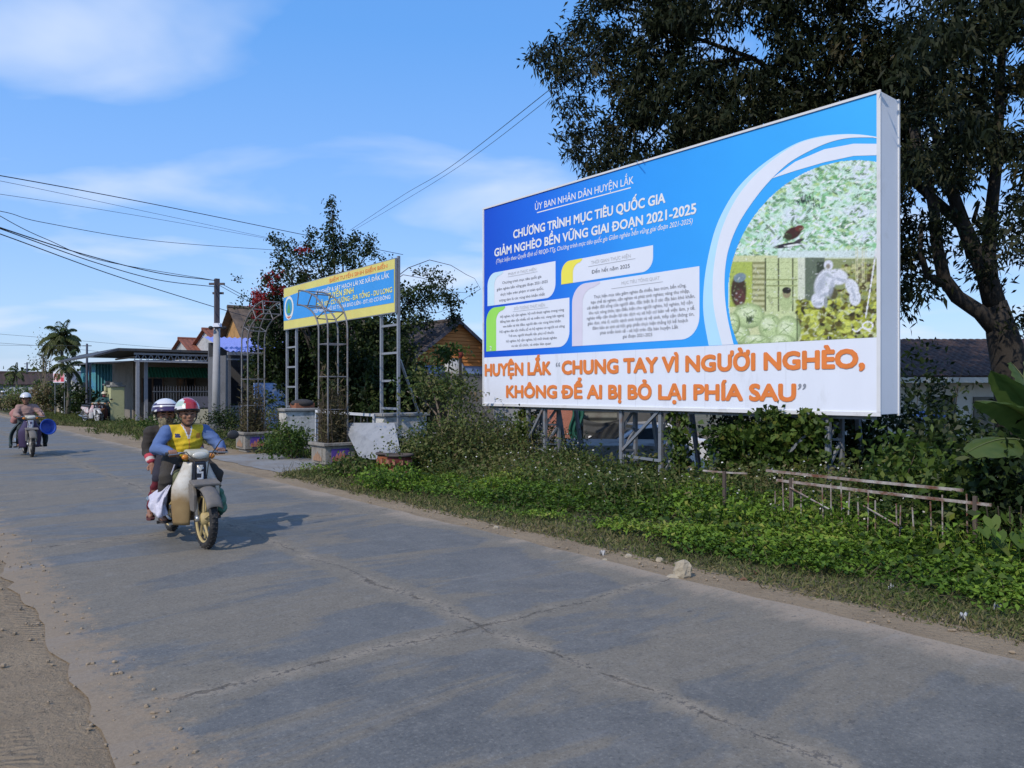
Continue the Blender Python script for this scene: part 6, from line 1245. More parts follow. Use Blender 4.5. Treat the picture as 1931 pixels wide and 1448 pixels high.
p2 = at(164, 43); s = thing('thin_pole', 'thin dark steel pole beside the dark gate opening', 'pole', p2); q = MB(); q.tube([p2-Vector((0, 0, 0.1)), PX(164, 648, 43)], [0.075, 0.055], 8); q.build('shaft', M('thin_pole_steel', (0.09, 0.10, 0.14), 0.6, 0.2), s); q = MB(); q.tube([PX(164, 652, 43)-Vector((0.25, 0, 0)), PX(164, 652, 43)+Vector((0.25, 0, 0))], 0.02, 4); q.build('cross_arm', WIREM, s)
p3 = at(51, 80); s = thing('thin_pole', 'short distant pole above the far left roofs', 'pole', p3); q = MB(); q.tube([p3, PX(51, 683, 80)], [0.1, 0.07], 8); q.build('shaft', M('thin_pole_steel', (0.09, 0.10, 0.14)), s); q = MB(); q.tube([PX(51, 686, 80)-Vector((0.3, 0, 0)), PX(51, 686, 80)+Vector((0.3, 0, 0))], 0.03, 4); q.build('cross_arm', WIREM, s)
def catmull(P, n=10):
    P = [P[0]+(P[0]-P[1])]+P+[P[-1]+(P[-1]-P[-2])]; out = []
    for i in range(1, len(P)-2):
        for k in range(n):
            t_ = k/n; a, b_, c_, d_ = P[i-1], P[i], P[i+1], P[i+2]
            out.append(0.5*((2*b_)+(c_-a)*t_+(2*a-5*b_+4*c_-d_)*t_*t_+(3*b_-a-3*c_+d_)*t_**3))
    out.append(P[-2]); return out
def cable(label, pts, r, group='overhead cables'):
    q = MB(); q.tube(catmull([PX(*p) for p in pts]), r, 5); o = q.build('overhead_cable', WIREM, None); tag(o, label, 'cable', group)
cable('thick upper black cable running from upper left to the bougainvillea top', [(-220, 298, 16), (0, 331, 19), (290, 385, 25), (585, 445, 32), (760, 480, 37)], 0.013)
cable('thin cable just below the thick upper one', [(-220, 305, 16), (0, 341, 19), (300, 404, 26), (540, 455, 33), (640, 470, 36)], 0.006)
cable('thin middle cable ending in the left side of the bougainvillea', [(-220, 340, 16), (0, 366, 19), (280, 410, 25), (550, 458, 33), (620, 470, 35)], 0.006)
cable('lower slack cable with a small loop near the left edge', [(-220, 365, 16), (0, 398, 19), (85, 420, 21), (300, 455, 26), (545, 473, 33), (600, 476, 35)], 0.009)
cable('cable dropping steeply from the left edge to the pole top', [(-220, 270, 14), (0, 407, 19), (90, 452, 21), (200, 493, 24), (407, 529, 30)], 0.010)
cable('heavy black cable to the top arm of the concrete pole', [(-220, 352, 14), (0, 429, 19), (160, 480, 23), (300, 515, 27), (407, 529, 30)], 0.016)
cable('heavy black cable to the second arm of the concrete pole', [(-220, 352, 14.2), (0, 431, 19), (180, 495, 23.5), (300, 528, 27), (407, 541, 30)], 0.014)
cable('lowest heavy black cable passing below the pole top', [(-220, 365, 14), (0, 441, 19), (200, 514, 24), (350, 562, 28), (470, 598, 33), (560, 620, 37)], 0.014)
cable('cable from the pole top down towards the yellow sign', [(410, 531, 30), (470, 562, 31), (540, 590, 32)], 0.012)
cable('second cable from the pole top behind the yellow sign', [(410, 536, 30), (470, 568, 31), (540, 597, 32)], 0.010)
cable('upper of two thin wires rising right into the big tree', [(660, 434, 34), (760, 368, 28), (850, 314, 22), (1060, 150, 14), (1140, 80, 11)], 0.0075)
cable('lower of two thin wires rising right into the big tree', [(664, 436, 34), (850, 324, 22), (1060, 166, 14), (1140, 98, 11)], 0.006)
cable('thin far wire low above the left roofs', [(-100, 622, 60), (100, 638, 60), (300, 655, 62), (400, 660, 64)], 0.012)
cable('lower far wire above the left roofs', [(-100, 640, 60), (100, 654, 60), (230, 668, 62)], 0.012)
cable('far wire between the thin pole and the left edge', [(-100, 650, 55), (164, 652, 43)], 0.010)
cable('slack wire left of the hoarding edge', [(745, 560, 22), (820, 590, 22), (906, 545, 21)], 0.006)
cable('wire hanging from the orange gable to the hoarding', [(760, 695, 23), (830, 702, 22), (905, 712, 20)], 0.012)
# ------------------------------------------------------------------ litter and stones
s = thing('roadside_rock', 'pale pointed rock at the edge of the dirt verge', 'rock', at(1287, 6.35)); q = MB(); c_ = at(1287, 6.35)+Vector((0, 0, 0.06)); q.ell(c_, (0.075, 0.06, 0.10), n=12)
q.v = [tuple(Vector(v)+Vector((math.sin(v[2]*60+v[0]*40), math.cos(v[0]*70), math.sin(v[1]*50)))*0.010) for v in q.v]; q.build('stone', M('rock_beige', (0.36, 0.31, 0.23), 0.95, 0.2, 8, bump=0.7), s)
q = MB(); q.ell(c_+Vector((-0.07, -0.01, -0.05)), (0.07, 0.05, 0.03), n=10); q.build('chip', M('rock_beige', (0.36, 0.31, 0.23)), s)
for px, py, sz, mt, lab in ((1185, 1050, 0.03, 'rock_beige', 'small pale stone on the verge left of the pointed rock'), (1243, 1058, 0.035, 'rock_beige', 'small stone right beside the pointed rock'), (1140, 1056, 0.02, 'rock_beige', 'tiny pale chip on the dirt verge'), (935, 996, 0.03, 'rock_beige', 'little white stone at the far end of the grass strip'), (1428, 1080, 0.028, 'clod', 'reddish clod in the short grass'), (1402, 1093, 0.025, 'clod', 'dark brown clod at the grass edge')):
    Y_ = F*CH/(py-HY); c_ = at(px, Y_); q = MB(); q.ell(c_+Vector((0, 0, sz*0.5)), (sz*1.2, sz, sz*0.8), n=9); q.v = [tuple(Vector(v)+Vector((math.sin(v[2]*160+v[0]*90), math.cos(v[0]*140), math.sin(v[1]*120)))*sz*0.18) for v in q.v]
    tag(q.build('stone', M('rock_beige', (0.36, 0.31, 0.23)) if mt == 'rock_beige' else M('clod', srgb(104, 78, 62), 0.95, 0.25, 8), None), lab, 'stone', 'stones on the verge')
for px, py, w2, a_, lab in ((1816, 1168, 0.05, 0.6, 'crumpled white paper strip in the grass at the right edge'), (1680, 1112, 0.04, 1.4, 'grey plastic scrap in the grass'), (1136, 1047, 0.035, 0.3, 'white scrap on the verge left of the rock'), (1880, 1150, 0.035, 2.0, 'pale plastic scrap at the far right of the grass')):
    Y_ = F*CH/(py-HY); c_ = at(px, Y_)+Vector((0, 0, 0.035)); q = MB(); rot = Matrix.Rotation(a_, 3, 'Z'); q.grid(lambda i, j: c_+rot @ Vector(((i-.5)*w2*1.6, (j-.5)*w2*0.5, 0.018*math.sin(i*9+j*4)+0.012*math.cos(j*11+i*5))), 8, 5)
    tag(q.build('litter', M('litter_white', (0.40, 0.40, 0.40), 0.6, 0.1), None, smooth=True, recalc=False), lab, 'litter', 'litter in the grass')
# ------------------------------------------------------------------ motorbikes (local frame: x forward, y left, z up, origin at the front tyre's contact)
CHROME = M('dull_chrome', (0.42, 0.42, 0.41), 0.35, 0.15, 8, metal=0.8, dirt=(0.16, 0.13, 0.10), dirt_amt=0.3, dscale=8)
ENG = M('engine_alloy', (0.16, 0.15, 0.14), 0.6, 0.25, 12, metal=0.5, dirt=(0.12, 0.09, 0.06), dirt_amt=0.45, dscale=9)
SEATM = M('seat_vinyl', (0.025, 0.025, 0.028), 0.5, 0.15, 8)
LENS = M('lamp_lens', (0.55, 0.54, 0.48), 0.15, 0.05, 4, spec=0.7)
AMBER = M('amber_lens', (0.55, 0.20, 0.03), 0.3, 0.1)
REDL = M('red_lens', (0.35, 0.02, 0.02), 0.3, 0.1)
RX90 = Matrix.Rotation(math.pi/2, 3, 'X')
def L3(*p): return Vector(p)
def wheel(name, root, x, rimm, R_=0.285, tw=0.040):
    c_ = L3(x, 0, R_); w = bpy.data.objects.new(name, None); COL.objects.link(w); w.parent = root; w.empty_display_size = 0.1
    q = MB(); rt = R_-tw
    q.lathe([(rt+tw*math.cos(a)*1.0, tw*1.0*math.sin(a)) for a in [2*math.pi*k/12 for k in range(13)]], c_, RX90, 36)
    for k in range(36):
        a = 2*math.pi*k/36; d_ = L3(math.cos(a), 0, math.sin(a))
        for s_ in (-1, 1): q.box(c_+d_*(R_-0.003)+L3(0, s_*0.017, 0), (0.012, 0.02, 0.012), Matrix.Rotation(-a, 3, 'Y'))
    q.build('tyre', BLACK, w, smooth=True, world=False)
    q = MB(); q.lathe([(rt-0.036, -0.026), (rt-0.022, -0.034), (rt-0.016, -0.030), (rt-0.016, 0.030), (rt-0.022, 0.034), (rt-0.036, 0.026), (rt-0.036, -0.026)], c_, RX90, 36)
    for k in range(5):
        a = 2*math.pi*k/5+0.5; d_ = L3(math.cos(a), 0, math.sin(a)); t_ = L3(-math.sin(a), 0, math.cos(a))
        for s_ in (-1, 1): q.tube([c_+d_*0.05+L3(0, s_*0.02, 0)+t_*s_*0.012, c_+d_*(rt-0.03)+L3(0, s_*0.012, 0)+t_*s_*0.03], [0.014, 0.011], 6)
    q.build('rim', rimm, w, world=False)
    q = MB(); q.lathe([(0.001, -0.055), (0.03, -0.055), (0.062, -0.036), (0.066, 0.0), (0.062, 0.036), (0.03, 0.055), (0.001, 0.055)], c_, RX90, 18); q.tube([c_+L3(0, -0.10, 0), c_+L3(0, 0.10, 0)], 0.010, 8); q.build('hub', rimm, w, smooth=True, world=False)
    return w
def scooter(label, contact, heading, body, shield_low, rimm, fend, front, group='motorbikes', seat=SEATM, mirrors=(1,), shield=True, turn=0.0):
    rz = math.atan2(heading[1], heading[0]); s = thing('motorbike', label, 'motorbike', (contact[0], contact[1], 0.006), rz, group)
    wheel('front_wheel', s, 0.0, rimm); wheel('rear_wheel', s, -1.20, rimm)
    kw = dict(parent=s, world=False)
    for y in (-0.075, 0.075):
        q = MB(); q.tube([L3(0.0, y, 0.285), L3(-0.055, y, 0.44), L3(-0.12, y, 0.60)], [0.018, 0.022, 0.026], 9); q.tube([L3(0.01, y, 0.27), L3(-0.01, y, 0.32)], 0.026, 8); q.build('fork_leg', CHROME, smooth=True, **kw)
        q = MB(); q.prism([(-0.10, 0.36), (0.015, 0.36), (0.02, 0.52), (-0.03, 0.62), (-0.16, 0.62), (-0.14, 0.48)], lambda a, b_, d: L3(a-0.03, d, b_), y*1.02, y*1.02+0.034*(1 if y > 0 else -1)); q.build('fork_cover', fend, bevel=0.008, **kw)
    q = MB(); q.grid(lambda a, c: L3(0.325*math.cos(math.radians(28+150*a)), (c-.5)*0.15*(1 if abs(c-.5) < .45 else 0.98), 0.285+0.325*math.sin(math.radians(28+150*a))-0.03*abs(c*2-1)**3), 18, 8); q.build('front_fender', fend, smooth=True, thick=0.008, **kw)
    q = MB(); q.box(L3(-0.02, 0, 0.635), (0.16, 0.26, 0.03), Matrix.Rotation(0.2, 3, 'Y')); q.build('fender_brace', fend, bevel=0.01, **kw)
    def sh(side):
        def fn(a, c):
            z = 0.20+0.62*c; w0 = 0.062+0.012*(1-c); w1 = (0.20+0.03*math.sin(math.pi*min(c*1.1, 1)))*(1-0.42*max(c-0.62, 0)/0.38)
            y = w0+(w1-w0)*a; x = -0.215-0.05*(1-c)-0.10*(a**2)+0.02*math.sin(math.pi*c); return L3(x, side*y, z)
        return fn
    if shield:
        for side in (-1, 1):
            q = MB(); q.grid(sh(side), 8, 18)
            o = q.build('leg_shield', [body, shield_low] if shield_low else body, smooth=True, thick=0.012, **kw)
    q = MB(); q.prism([(-0.066, 0.55), (0.066, 0.55), (0.060, 0.83), (-0.060, 0.83)], lambda a, b_, d: L3(-0.20+d-0.03*(b_-0.55), a, b_), -0.03, 0.03); fp = q.build('front_panel', front, bevel=0.012, **kw)
    q = MB()
    for pl in ([(-0.028, 0.755), (0.03, 0.755), (0.034, 0.775), (-0.03, 0.775)], [(-0.03, 0.715), (-0.012, 0.715), (-0.01, 0.754), (-0.03, 0.754)], [(-0.011, 0.712), (0.03, 0.712), (0.03, 0.730), (-0.011, 0.730)], [(0.012, 0.67), (0.032, 0.67), (0.031, 0.711), (0.013, 0.711)], [(-0.03, 0.655), (0.031, 0.655), (0.031, 0.669), (-0.03, 0.669)]):
        q.prism(pl, lambda a, b_, d: L3(-0.168+d-0.03*(b_-0.55), a, b_), -0.002, 0.003)
    q.build('panel_mark', M('mark_white', (0.62, 0.63, 0.66), 0.5, 0.1), fp, world=False)
    q = MB(); q.prism([(-0.18, 0.85), (-0.165, 0.90), (-0.20, 0.935), (-0.33, 0.945), (-0.38, 0.90), (-0.34, 0.84)], lambda a, b_, d: L3(a-0.35*d*d/0.12, d, b_), -0.105, 0.105); hl_ = q.build('headlight', M('headlight_cream', (0.44, 0.42, 0.33), 0.4, 0.1, 6, coat=0.3), bevel=0.022, **kw)
    q = MB(); q.ell(L3(-0.178, 0, 0.890), (0.022, 0.075, 0.036), n=18); q.build('lens', LENS, hl_, smooth=True, world=False)
    for y in (-0.125, 0.125): q = MB(); q.ell(L3(-0.23, y, 0.875), (0.028, 0.035, 0.028)); q.build('turn_signal', AMBER, smooth=True, **kw)
    gl, gr_ = L3(-0.34, 0.29, 0.905), L3(-0.34, -0.25, 0.905)
    q = MB(); q.tube([gr_, L3(-0.32, -0.14, 0.91), L3(-0.29, 0, 0.90), L3(-0.32, 0.16, 0.91), gl], 0.012, 8); q.build('handlebar', CHROME, smooth=True, **kw)
    for p_, d_ in ((gl, 1), (gr_, -1)):
        q = MB(); q.tube([p_-L3(0, d_*0.10, 0), p_+L3(-0.005, d_*0.03, 0)], 0.018, 9); q.build('grip', BLACK, smooth=True, **kw)
        q = MB(); q.tube([p_+L3(0.045, -d_*0.10, 0), p_+L3(0.06, d_*0.02, -0.005)], 0.006, 6); q.build('brake_lever', CHROME, **kw)
    for y in (-1, 1):
        q = MB(); q.tube([L3(-0.32, y*0.17, 0.90), L3(-0.18, y*0.13, 0.93), L3(-0.13, y*0.07, 0.84), L3(-0.14, y*0.05, 0.66)], 0.005, 6); q.build('control_cable', BLACK, smooth=True, **kw)
    for d_ in mirrors:
        q = MB(); q.tube([L3(-0.31, d_*0.18, 0.92), L3(-0.30, d_*0.24, 1.02), L3(-0.31, d_*0.33, 1.06)], 0.006, 6); q.ell(L3(-0.31, d_*0.37, 1.075), (0.018, 0.062, 0.046)); q.build('mirror', M('mirror_black', (0.03, 0.03, 0.032), 0.5, 0.1), smooth=True, **kw)
    q = MB(); q.tube([L3(-0.19, 0, 0.80), L3(-0.27, 0, 0.58), L3(-0.42, 0, 0.42), L3(-0.62, 0, 0.40), L3(-0.85, 0, 0.52), L3(-1.05, 0, 0.62)], [0.035, 0.045, 0.05, 0.055, 0.05, 0.03], 10); q.build('frame', body, smooth=True, **kw)
    q = MB(); q.ell(L3(-0.50, 0, 0.30), (0.16, 0.085, 0.085), n=16); q.ell(L3(-0.66, -0.07, 0.29), (0.13, 0.07, 0.11), n=16); q.ell(L3(-0.66, 0.07, 0.29), (0.13, 0.07, 0.11), n=16)
    for k in range(6): q.box(L3(-0.38-k*0.018, 0, 0.30), (0.006, 0.13, 0.15))
    q.build('engine', ENG, smooth=False, **kw)
    q = MB(); q.tube([L3(-0.40, -0.08, 0.24), L3(-0.60, -0.14, 0.19), L3(-0.85, -0.15, 0.22), L3(-1.45, -0.16, 0.33)], [0.016, 0.018, 0.036, 0.040], 10); q.build('exhaust', CHROME, smooth=True, **kw)
    q = MB(); q.prism([(-0.50, 0.735), (-0.46, 0.77), (-0.55, 0.795), (-0.95, 0.80), (-1.30, 0.83), (-1.36, 0.80), (-1.30, 0.755), (-0.9, 0.72)], lambda a, b_, d: L3(a, d, b_), -0.125, 0.125); q.build('seat', seat, bevel=0.025, **kw)
    for y in (-1, 1):
        q = MB(); q.prism([(-0.62, 0.48), (-0.70, 0.70), (-1.34, 0.74), (-1.40, 0.66), (-1.0, 0.50), (-0.80, 0.42)], lambda a, b_, d: L3(a, d, b_), y*0.085, y*0.125); q.build('side_cover', body, bevel=0.012, **kw)
        q = MB(); q.tube([L3(-1.20, y*0.11, 0.285), L3(-1.10, y*0.12, 0.62)], 0.026, 8); q.tube([L3(-0.72, y*0.09, 0.32), L3(-1.20, y*0.10, 0.285)], 0.02, 6); q.build('shock_absorber', CHROME, **kw)
        q = MB(); q.tube([L3(-0.62, y*0.09, 0.20), L3(-0.62, y*0.29, 0.20)], 0.016, 8); q.build('foot_peg', BLACK, **kw)
        q = MB(); q.tube([L3(-0.98, y*0.11, 0.29), L3(-0.96, y*0.27, 0.28)], 0.013, 7); q.build('foot_peg', BLACK, **kw)
    q = MB(); q.tube([L3(-0.62, -0.14, 0.19), L3(-0.50, -0.20, 0.17), L3(-0.40, -0.21, 0.20)], 0.009, 6); q.box(L3(-0.39, -0.21, 0.21), (0.06, 0.05, 0.015)); q.build('brake_pedal', CHROME, **kw)
    q = MB(); q.grid(lambda a, c: L3(-1.20+0.33*math.cos(math.radians(20+150*a)), (c-.5)*0.14, 0.285+0.335*math.sin(math.radians(20+150*a))-0.02*abs(c*2-1)**3), 16, 6); q.build('rear_fender', body, smooth=True, thick=0.008, **kw)
    q = MB(); q.box(L3(-1.44, 0, 0.67), (0.08, 0.14, 0.08)); q.build('tail_light', REDL, bevel=0.015, **kw)
    return s

# ------------------------------------------------------------------ people
SKIN = M('brown_skin', (0.26, 0.135, 0.088), 0.6, 0.15, 8, spec=0.3)
EYE = M('eye_dark', (0.02, 0.015, 0.012), 0.4, 0.1); LIP = M('lips', (0.17, 0.07, 0.055), 0.6, 0.1); HAIR = M('black_hair', (0.012, 0.011, 0.011), 0.7, 0.2)
HW = M('helmet_white', (0.62, 0.62, 0.63), 0.25, 0.05, 4, spec=0.5, coat=0.4)
HB = M('helmet_black', (0.02, 0.02, 0.022), 0.35, 0.1)
def grip_hand(P, w, side, elbow):
    """hand closed round a handlebar lying along y at w (wrist comes from behind)"""
    w = Vector(w); e_ = Vector(elbow); wr = w+(e_-w).normalized()*0.085+Vector((0, 0, 0.018))
    P.append(('e', w+Vector((-0.020, 0, 0.022)), (0.040, 0.044, 0.020), Matrix.Rotation(0.5, 3, 'Y'))); P.append(('c', wr, 0.026, w+Vector((-0.035, 0, 0.02)), 0.024))
    for k in range(4):
        y = (k-1.5)*0.0215*(-side); Lf = (0.92, 1.0, 0.97, 0.80)[k]; pts = []
        for a in (95, 40, -20, -85): pts.append(w+Vector((0.029*math.cos(math.radians(a))*1.05, y, 0.029*math.sin(math.radians(a)))))
        pts[3] = pts[2].lerp(pts[3], Lf)
        for j in range(3): P.append(('c', pts[j], 0.0098-0.0008*j, pts[j+1], 0.0092-0.0008*j))
    tb_ = w+Vector((-0.028, -side*0.045, 0.004)); t2 = w+Vector((0.0, -side*0.052, -0.022)); t3 = w+Vector((0.022, -side*0.040, -0.024))
    P.append(('c', tb_, 0.012, t2, 0.011)); P.append(('c', t2, 0.011, t3, 0.0095)); return wr
def rest_hand(P, w, d, elbow):
    """relaxed hand lying palm down, fingers along d, slightly curled"""
    w = Vector(w); d = Vector(d).normalized(); sd_ = d.cross(Vector((0, 0, 1))).normalized(); up = sd_.cross(d); rt = Matrix((d, sd_, up)).transposed()
    P.append(('e', w+d*0.035, (0.048, 0.040, 0.017), rt)); P.append(('c', w-d*0.03, 0.025, w+d*0.01, 0.024))
    for k in range(4):
        b_ = w+d*0.07+sd_*(k-1.5)*0.021; L_ = (0.066, 0.078, 0.072, 0.056)[k]; m_ = b_+d*L_*0.5+up*0.004; t_ = m_+d*L_*0.42-up*0.022
        P.append(('c', b_, 0.0098, m_, 0.009)); P.append(('c', m_, 0.009, t_, 0.008))
    b_ = w+d*0.02+sd_*0.036; m_ = b_+d*0.03+sd_*0.020; P.append(('c', b_, 0.012, m_, 0.011)); P.append(('c', m_, 0.011, m_+d*0.026-up*0.008, 0.009))
def person(label, base, rotz, J, hands, skin=SKIN, yaw=0.0, group=None, voxel=0.0075, pitch=0.0):
    V_ = lambda k: Vector(J[k]); P = []; H = V_('head'); hr = Matrix.Rotation(yaw, 3, 'Z') @ Matrix.Rotation(pitch, 3, 'Y')
    hp = lambda x, y, z: H+hr @ Vector((x, y, z))
    P += [('e', hp(-0.008, 0, 0.022), (0.097, 0.077, 0.098), hr), ('e', hp(0.022, 0, -0.045), (0.062, 0.058, 0.070), hr), ('e', hp(0.050, 0, -0.093), (0.028, 0.030, 0.022), hr)]
    P += [('c', hp(0.083, 0, 0.012), 0.009, hp(0.103, 0, -0.026), 0.013), ('e', hp(0.088, 0.011, -0.028), (0.012, 0.008, 0.008), hr), ('e', hp(0.088, -0.011, -0.028), (0.012, 0.008, 0.008), hr), ('e', hp(0.072, 0.032, 0.020), (0.018, 0.026, 0.010), hr), ('e', hp(0.072, -0.032, 0.020), (0.018, 0.026, 0.010), hr), ('e', hp(0.076, 0, -0.060), (0.014, 0.024, 0.010), hr)]
    for y in (1, -1): P += [('e', hp(0.060, y*0.045, -0.022), (0.024, 0.020, 0.022), hr), ('e', hp(-0.005, y*0.080, -0.012), (0.020, 0.009, 0.032), hr)]
    N_ = V_('neck'); C_ = V_('chest'); B_ = V_('hip')
    P += [('c', N_-Vector((0, 0, 0.03)), 0.058, hp(-0.012, 0, -0.07), 0.053), ('e', C_, (0.10, 0.155, 0.15)), ('c', C_, 0.115, B_+Vector((0, 0, 0.02)), 0.12), ('e', B_+Vector((0, 0, 0.03)), (0.13, 0.17, 0.11))]
    for s_, y in (('r', -1), ('l', 1)):
        sh, el, ha = V_('sh_'+s_), V_('el_'+s_), V_('ha_'+s_)
        P += [('c', N_-Vector((0, 0, 0.05)), 0.05, sh, 0.055), ('c', sh, 0.056, el, 0.040)]
        if hands[s_] == 'grip': wr = grip_hand(P, ha, y, el)
        else: wr = ha; rest_hand(P, ha, hands[s_], el)
        P += [('c', el, 0.040, wr, 0.026)]
        hp_, kn, an, to = V_('hp_'+s_), V_('kn_'+s_), V_('an_'+s_), V_('to_'+s_)
        P += [('c', hp_, 0.088, kn, 0.056), ('c', kn, 0.056, kn.lerp(an, 0.35), 0.056), ('c', kn.lerp(an, 0.35), 0.056, an, 0.034), ('c', an-Vector((0.03, 0, 0.02)), 0.032, to, 0.026), ('c', to+Vector((-0.05, 0, 0)), 0.034, to, 0.022)]
    inv = hr.inverted()
    def paint(c_, n_):
        q = inv @ (c_-H)
        if q.x > 0.055:
            for y in (0.032, -0.032):
                if abs(q.y-y) < 0.015 and abs(q.z-0.002) < 0.0065: return 1
                if abs(q.y-y) < 0.021 and abs(q.z-0.026) < 0.0055: return 3
            if abs(q.y) < 0.024 and abs(q.z+0.064) < 0.006: return 2
        if q.length < 0.16 and (q.x < -0.015 and q.z > -0.05 or q.z > 0.062): return 3
        return 0
    o = remesh('person', P, voxel, [skin, EYE, LIP, HAIR], None, 3, paint=paint); o.location = (base[0], base[1], 0.006); o.rotation_euler = (0, 0, rotz)
    tag(o, label, 'person', group); o['_h'] = 0; del o['_h']
    return o, hr, H
_WV = np.random.default_rng(77).normal(size=(14, 3))
def wnoise(P, f, k0, k1, sq=(1, 1, 1)):     # cheap smooth noise: a sum of plane waves with bent phases
    q = P*np.array(sq)*f; s_ = 0
    for k in range(k0, k1): s_ = s_+np.sin(q@_WV[k]+k*1.7+1.2*np.sin(q@_WV[(k+5) % 14]*0.6+k))
    return s_/(k1-k0)**0.5
def cloth(name, mat, par, prims, voxel=0.011, paint=None, iters=4, wr=0.007):
    o = remesh(name, prims, voxel, mat, par, iters, paint=paint); me = o.data; n = len(me.vertices)
    co = np.empty(n*3, dtype=np.float32); me.vertices.foreach_get('co', co); co = co.reshape(-1, 3)
    nm = np.empty(n*3, dtype=np.float32); me.vertex_normals.foreach_get('vector', nm); nm = nm.reshape(-1, 3)
    d_ = (0.75-np.abs(wnoise(co, 11, 0, 6, (0.8, 1, 2.0))))*0.8+0.35*wnoise(co, 30, 6, 12, (0.8, 0.8, 1.4))   # creases and soft bagging
    me.vertices.foreach_set('co', (co+nm*(wr*np.clip(d_, -1.3, 1))[:, None]).astype(np.float32).ravel()); me.update()
    return o
def sleeve(J, s_, r=(0.072, 0.058, 0.044), stop=0.88):
    a, b_, c_ = Vector(J['sh_'+s_]), Vector(J['el_'+s_]), Vector(J['ha_'+s_]); w = b_.lerp(c_+Vector((0, 0, 0.012)), stop); m_ = a.lerp(b_, 0.5)
    return [('e', a, (0.075, 0.075, 0.075)), ('c', a, r[0], m_, r[0]*0.92), ('c', m_, r[0]*0.92, b_, r[1]), ('c', b_, r[1], b_.lerp(w, 0.5), r[1]*0.90), ('c', b_.lerp(w, 0.5), r[1]*0.92, w, r[2]), ('e', b_+Vector((-0.01, 0, -0.01)), (0.064, 0.060, 0.060))]
def trunk(J, k=1.0, low=-0.03):
    N_, C_, B_ = Vector(J['neck']), Vector(J['chest']), Vector(J['hip']); sl, sr = Vector(J['sh_l']), Vector(J['sh_r'])
    return [('e', C_+Vector((0.005, 0, 0)), (0.122*k, 0.178*k, 0.165)), ('c', C_-Vector((0, 0, 0.05)), 0.145*k, B_+Vector((0.01, 0, 0.06+low)), 0.155*k), ('c', N_-Vector((0, 0, 0.045)), 0.066*k, sl.lerp(N_, 0.12), 0.066*k), ('c', N_-Vector((0, 0, 0.045)), 0.066*k, sr.lerp(N_, 0.12), 0.066*k), ('e', B_+Vector((0.02, 0, 0.05+low)), (0.155*k, 0.180*k, 0.09))]
def trousers(J, r=(0.108, 0.080, 0.066, 0.054), stop=0.93, low=0.0):
    B_ = Vector(J['hip']); P = [('e', B_+Vector((0, 0, 0.0)), (0.145, 0.178, 0.11))]
    for s_ in 'rl':
        h_, k_, a_ = Vector(J['hp_'+s_]), Vector(J['kn_'+s_]), Vector(J['an_'+s_]); e_ = k_.lerp(a_, stop); P += [('c', h_, r[0], k_, r[1]), ('e', k_+Vector((0.008, 0, 0)), (r[1]*1.03,)*3), ('c', k_, r[1], k_.lerp(a_, 0.5), r[2]), ('c', k_.lerp(a_, 0.5), r[2], e_, r[3])]
    return P
def shoe(par, J, s_, mat, nm='sandal'):
    an, to = Vector(J['an_'+s_]), Vector(J['to_'+s_]); d_ = (to-an); d_.z = 0; d_.normalize(); sl = d_.cross(Vector((0, 0, 1))); z = to.z-0.034; q = MB()
    c_ = Vector((an.x, an.y, z))-d_*0.055; pr_ = [(0, 0.028), (0.06, 0.034), (0.14, 0.036), (0.20, 0.040), (0.245, 0.030), (0.265, 0.0)]; poly = [(x, w) for x, w in pr_]+[(x, -w) for x, w in pr_[::-1][1:]]+[(-0.015, 0)]
    q.prism(poly, lambda a, b_, d: c_+d_*a+sl*b_+Vector((0, 0, d)), 0.0, 0.022)
    q.tube([c_+d_*0.13+sl*0.036+Vector((0, 0, 0.02)), c_+d_*0.15+Vector((0, 0, 0.066)), c_+d_*0.13-sl*0.036+Vector((0, 0, 0.02))], 0.010, 6); q.tube([c_+d_*0.17+sl*0.038+Vector((0, 0, 0.02)), c_+d_*0.18+Vector((0, 0, 0.058)), c_+d_*0.17-sl*0.038+Vector((0, 0, 0.02))], 0.009, 6)
    return q.build(nm, mat, par, world=False, bevel=0.004)
def helmet(par, H, hr, mats, paint, r=(0.135, 0.118, 0.125), cut=-0.01, brim=0.0, visor=0.05):
    q = MB(); nphi, nth = 14, 32; c_ = H+hr @ Vector((-0.012, 0, 0.042))
    def fn(a, b_):
        th = 2*math.pi*a; front = 0.5+0.5*math.cos(th); lo = cut-0.050*(1-front)**1.2*0.9+0.010*front; ph = (1-b_)
        zt = r[2]; zz = lo+(zt-lo)*math.sin(ph*math.pi/2)**0.9; k_ = math.sqrt(max(1-(max(zz, 0)/zt)**2, 0))*(1 if zz > 0 else 1-0.35*(zz/zt)**2)
        if b_ > 0.96 and brim: k_ *= 1+brim*(0.6+0.4*front)
        return c_+hr @ Vector((r[0]*k_*math.cos(th)*(1+(visor if (b_ > 0.9 and front > 0.80) else 0)), r[1]*k_*math.sin(th), zz))
    q.grid(fn, nth, nphi); o = q.build('helmet', mats, par, smooth=True, world=False, thick=0.012, merge=True)
    inv = hr.inverted()
    for p in o.data.polygons: p.material_index = paint(inv @ (p.center-c_))
    q = MB()
    for y in (1, -1): q.tube([H+hr @ Vector((0.0, y*0.098, 0.02)), H+hr @ Vector((0.012, y*0.084, -0.05)), H+hr @ Vector((0.035, y*0.040, -0.108)), H+hr @ Vector((0.042, 0, -0.118))], 0.007, 5)
    q.build('strap', HB, o, world=False); return o
HD = Vector((0.6266, -0.7793)); RZ = math.atan2(HD.y, HD.x)

# --- the near motorbike with driver and passenger
MUD = M('mud_tan', (0.26, 0.18, 0.095), 0.9, 0.25, 8)
bodyw = M('dirty_white_plastic', (0.55, 0.53, 0.48), 0.4, 0.08, 6, dirt=(0.34, 0.27, 0.18), dirt_amt=0.25, dscale=5, coat=0.2)
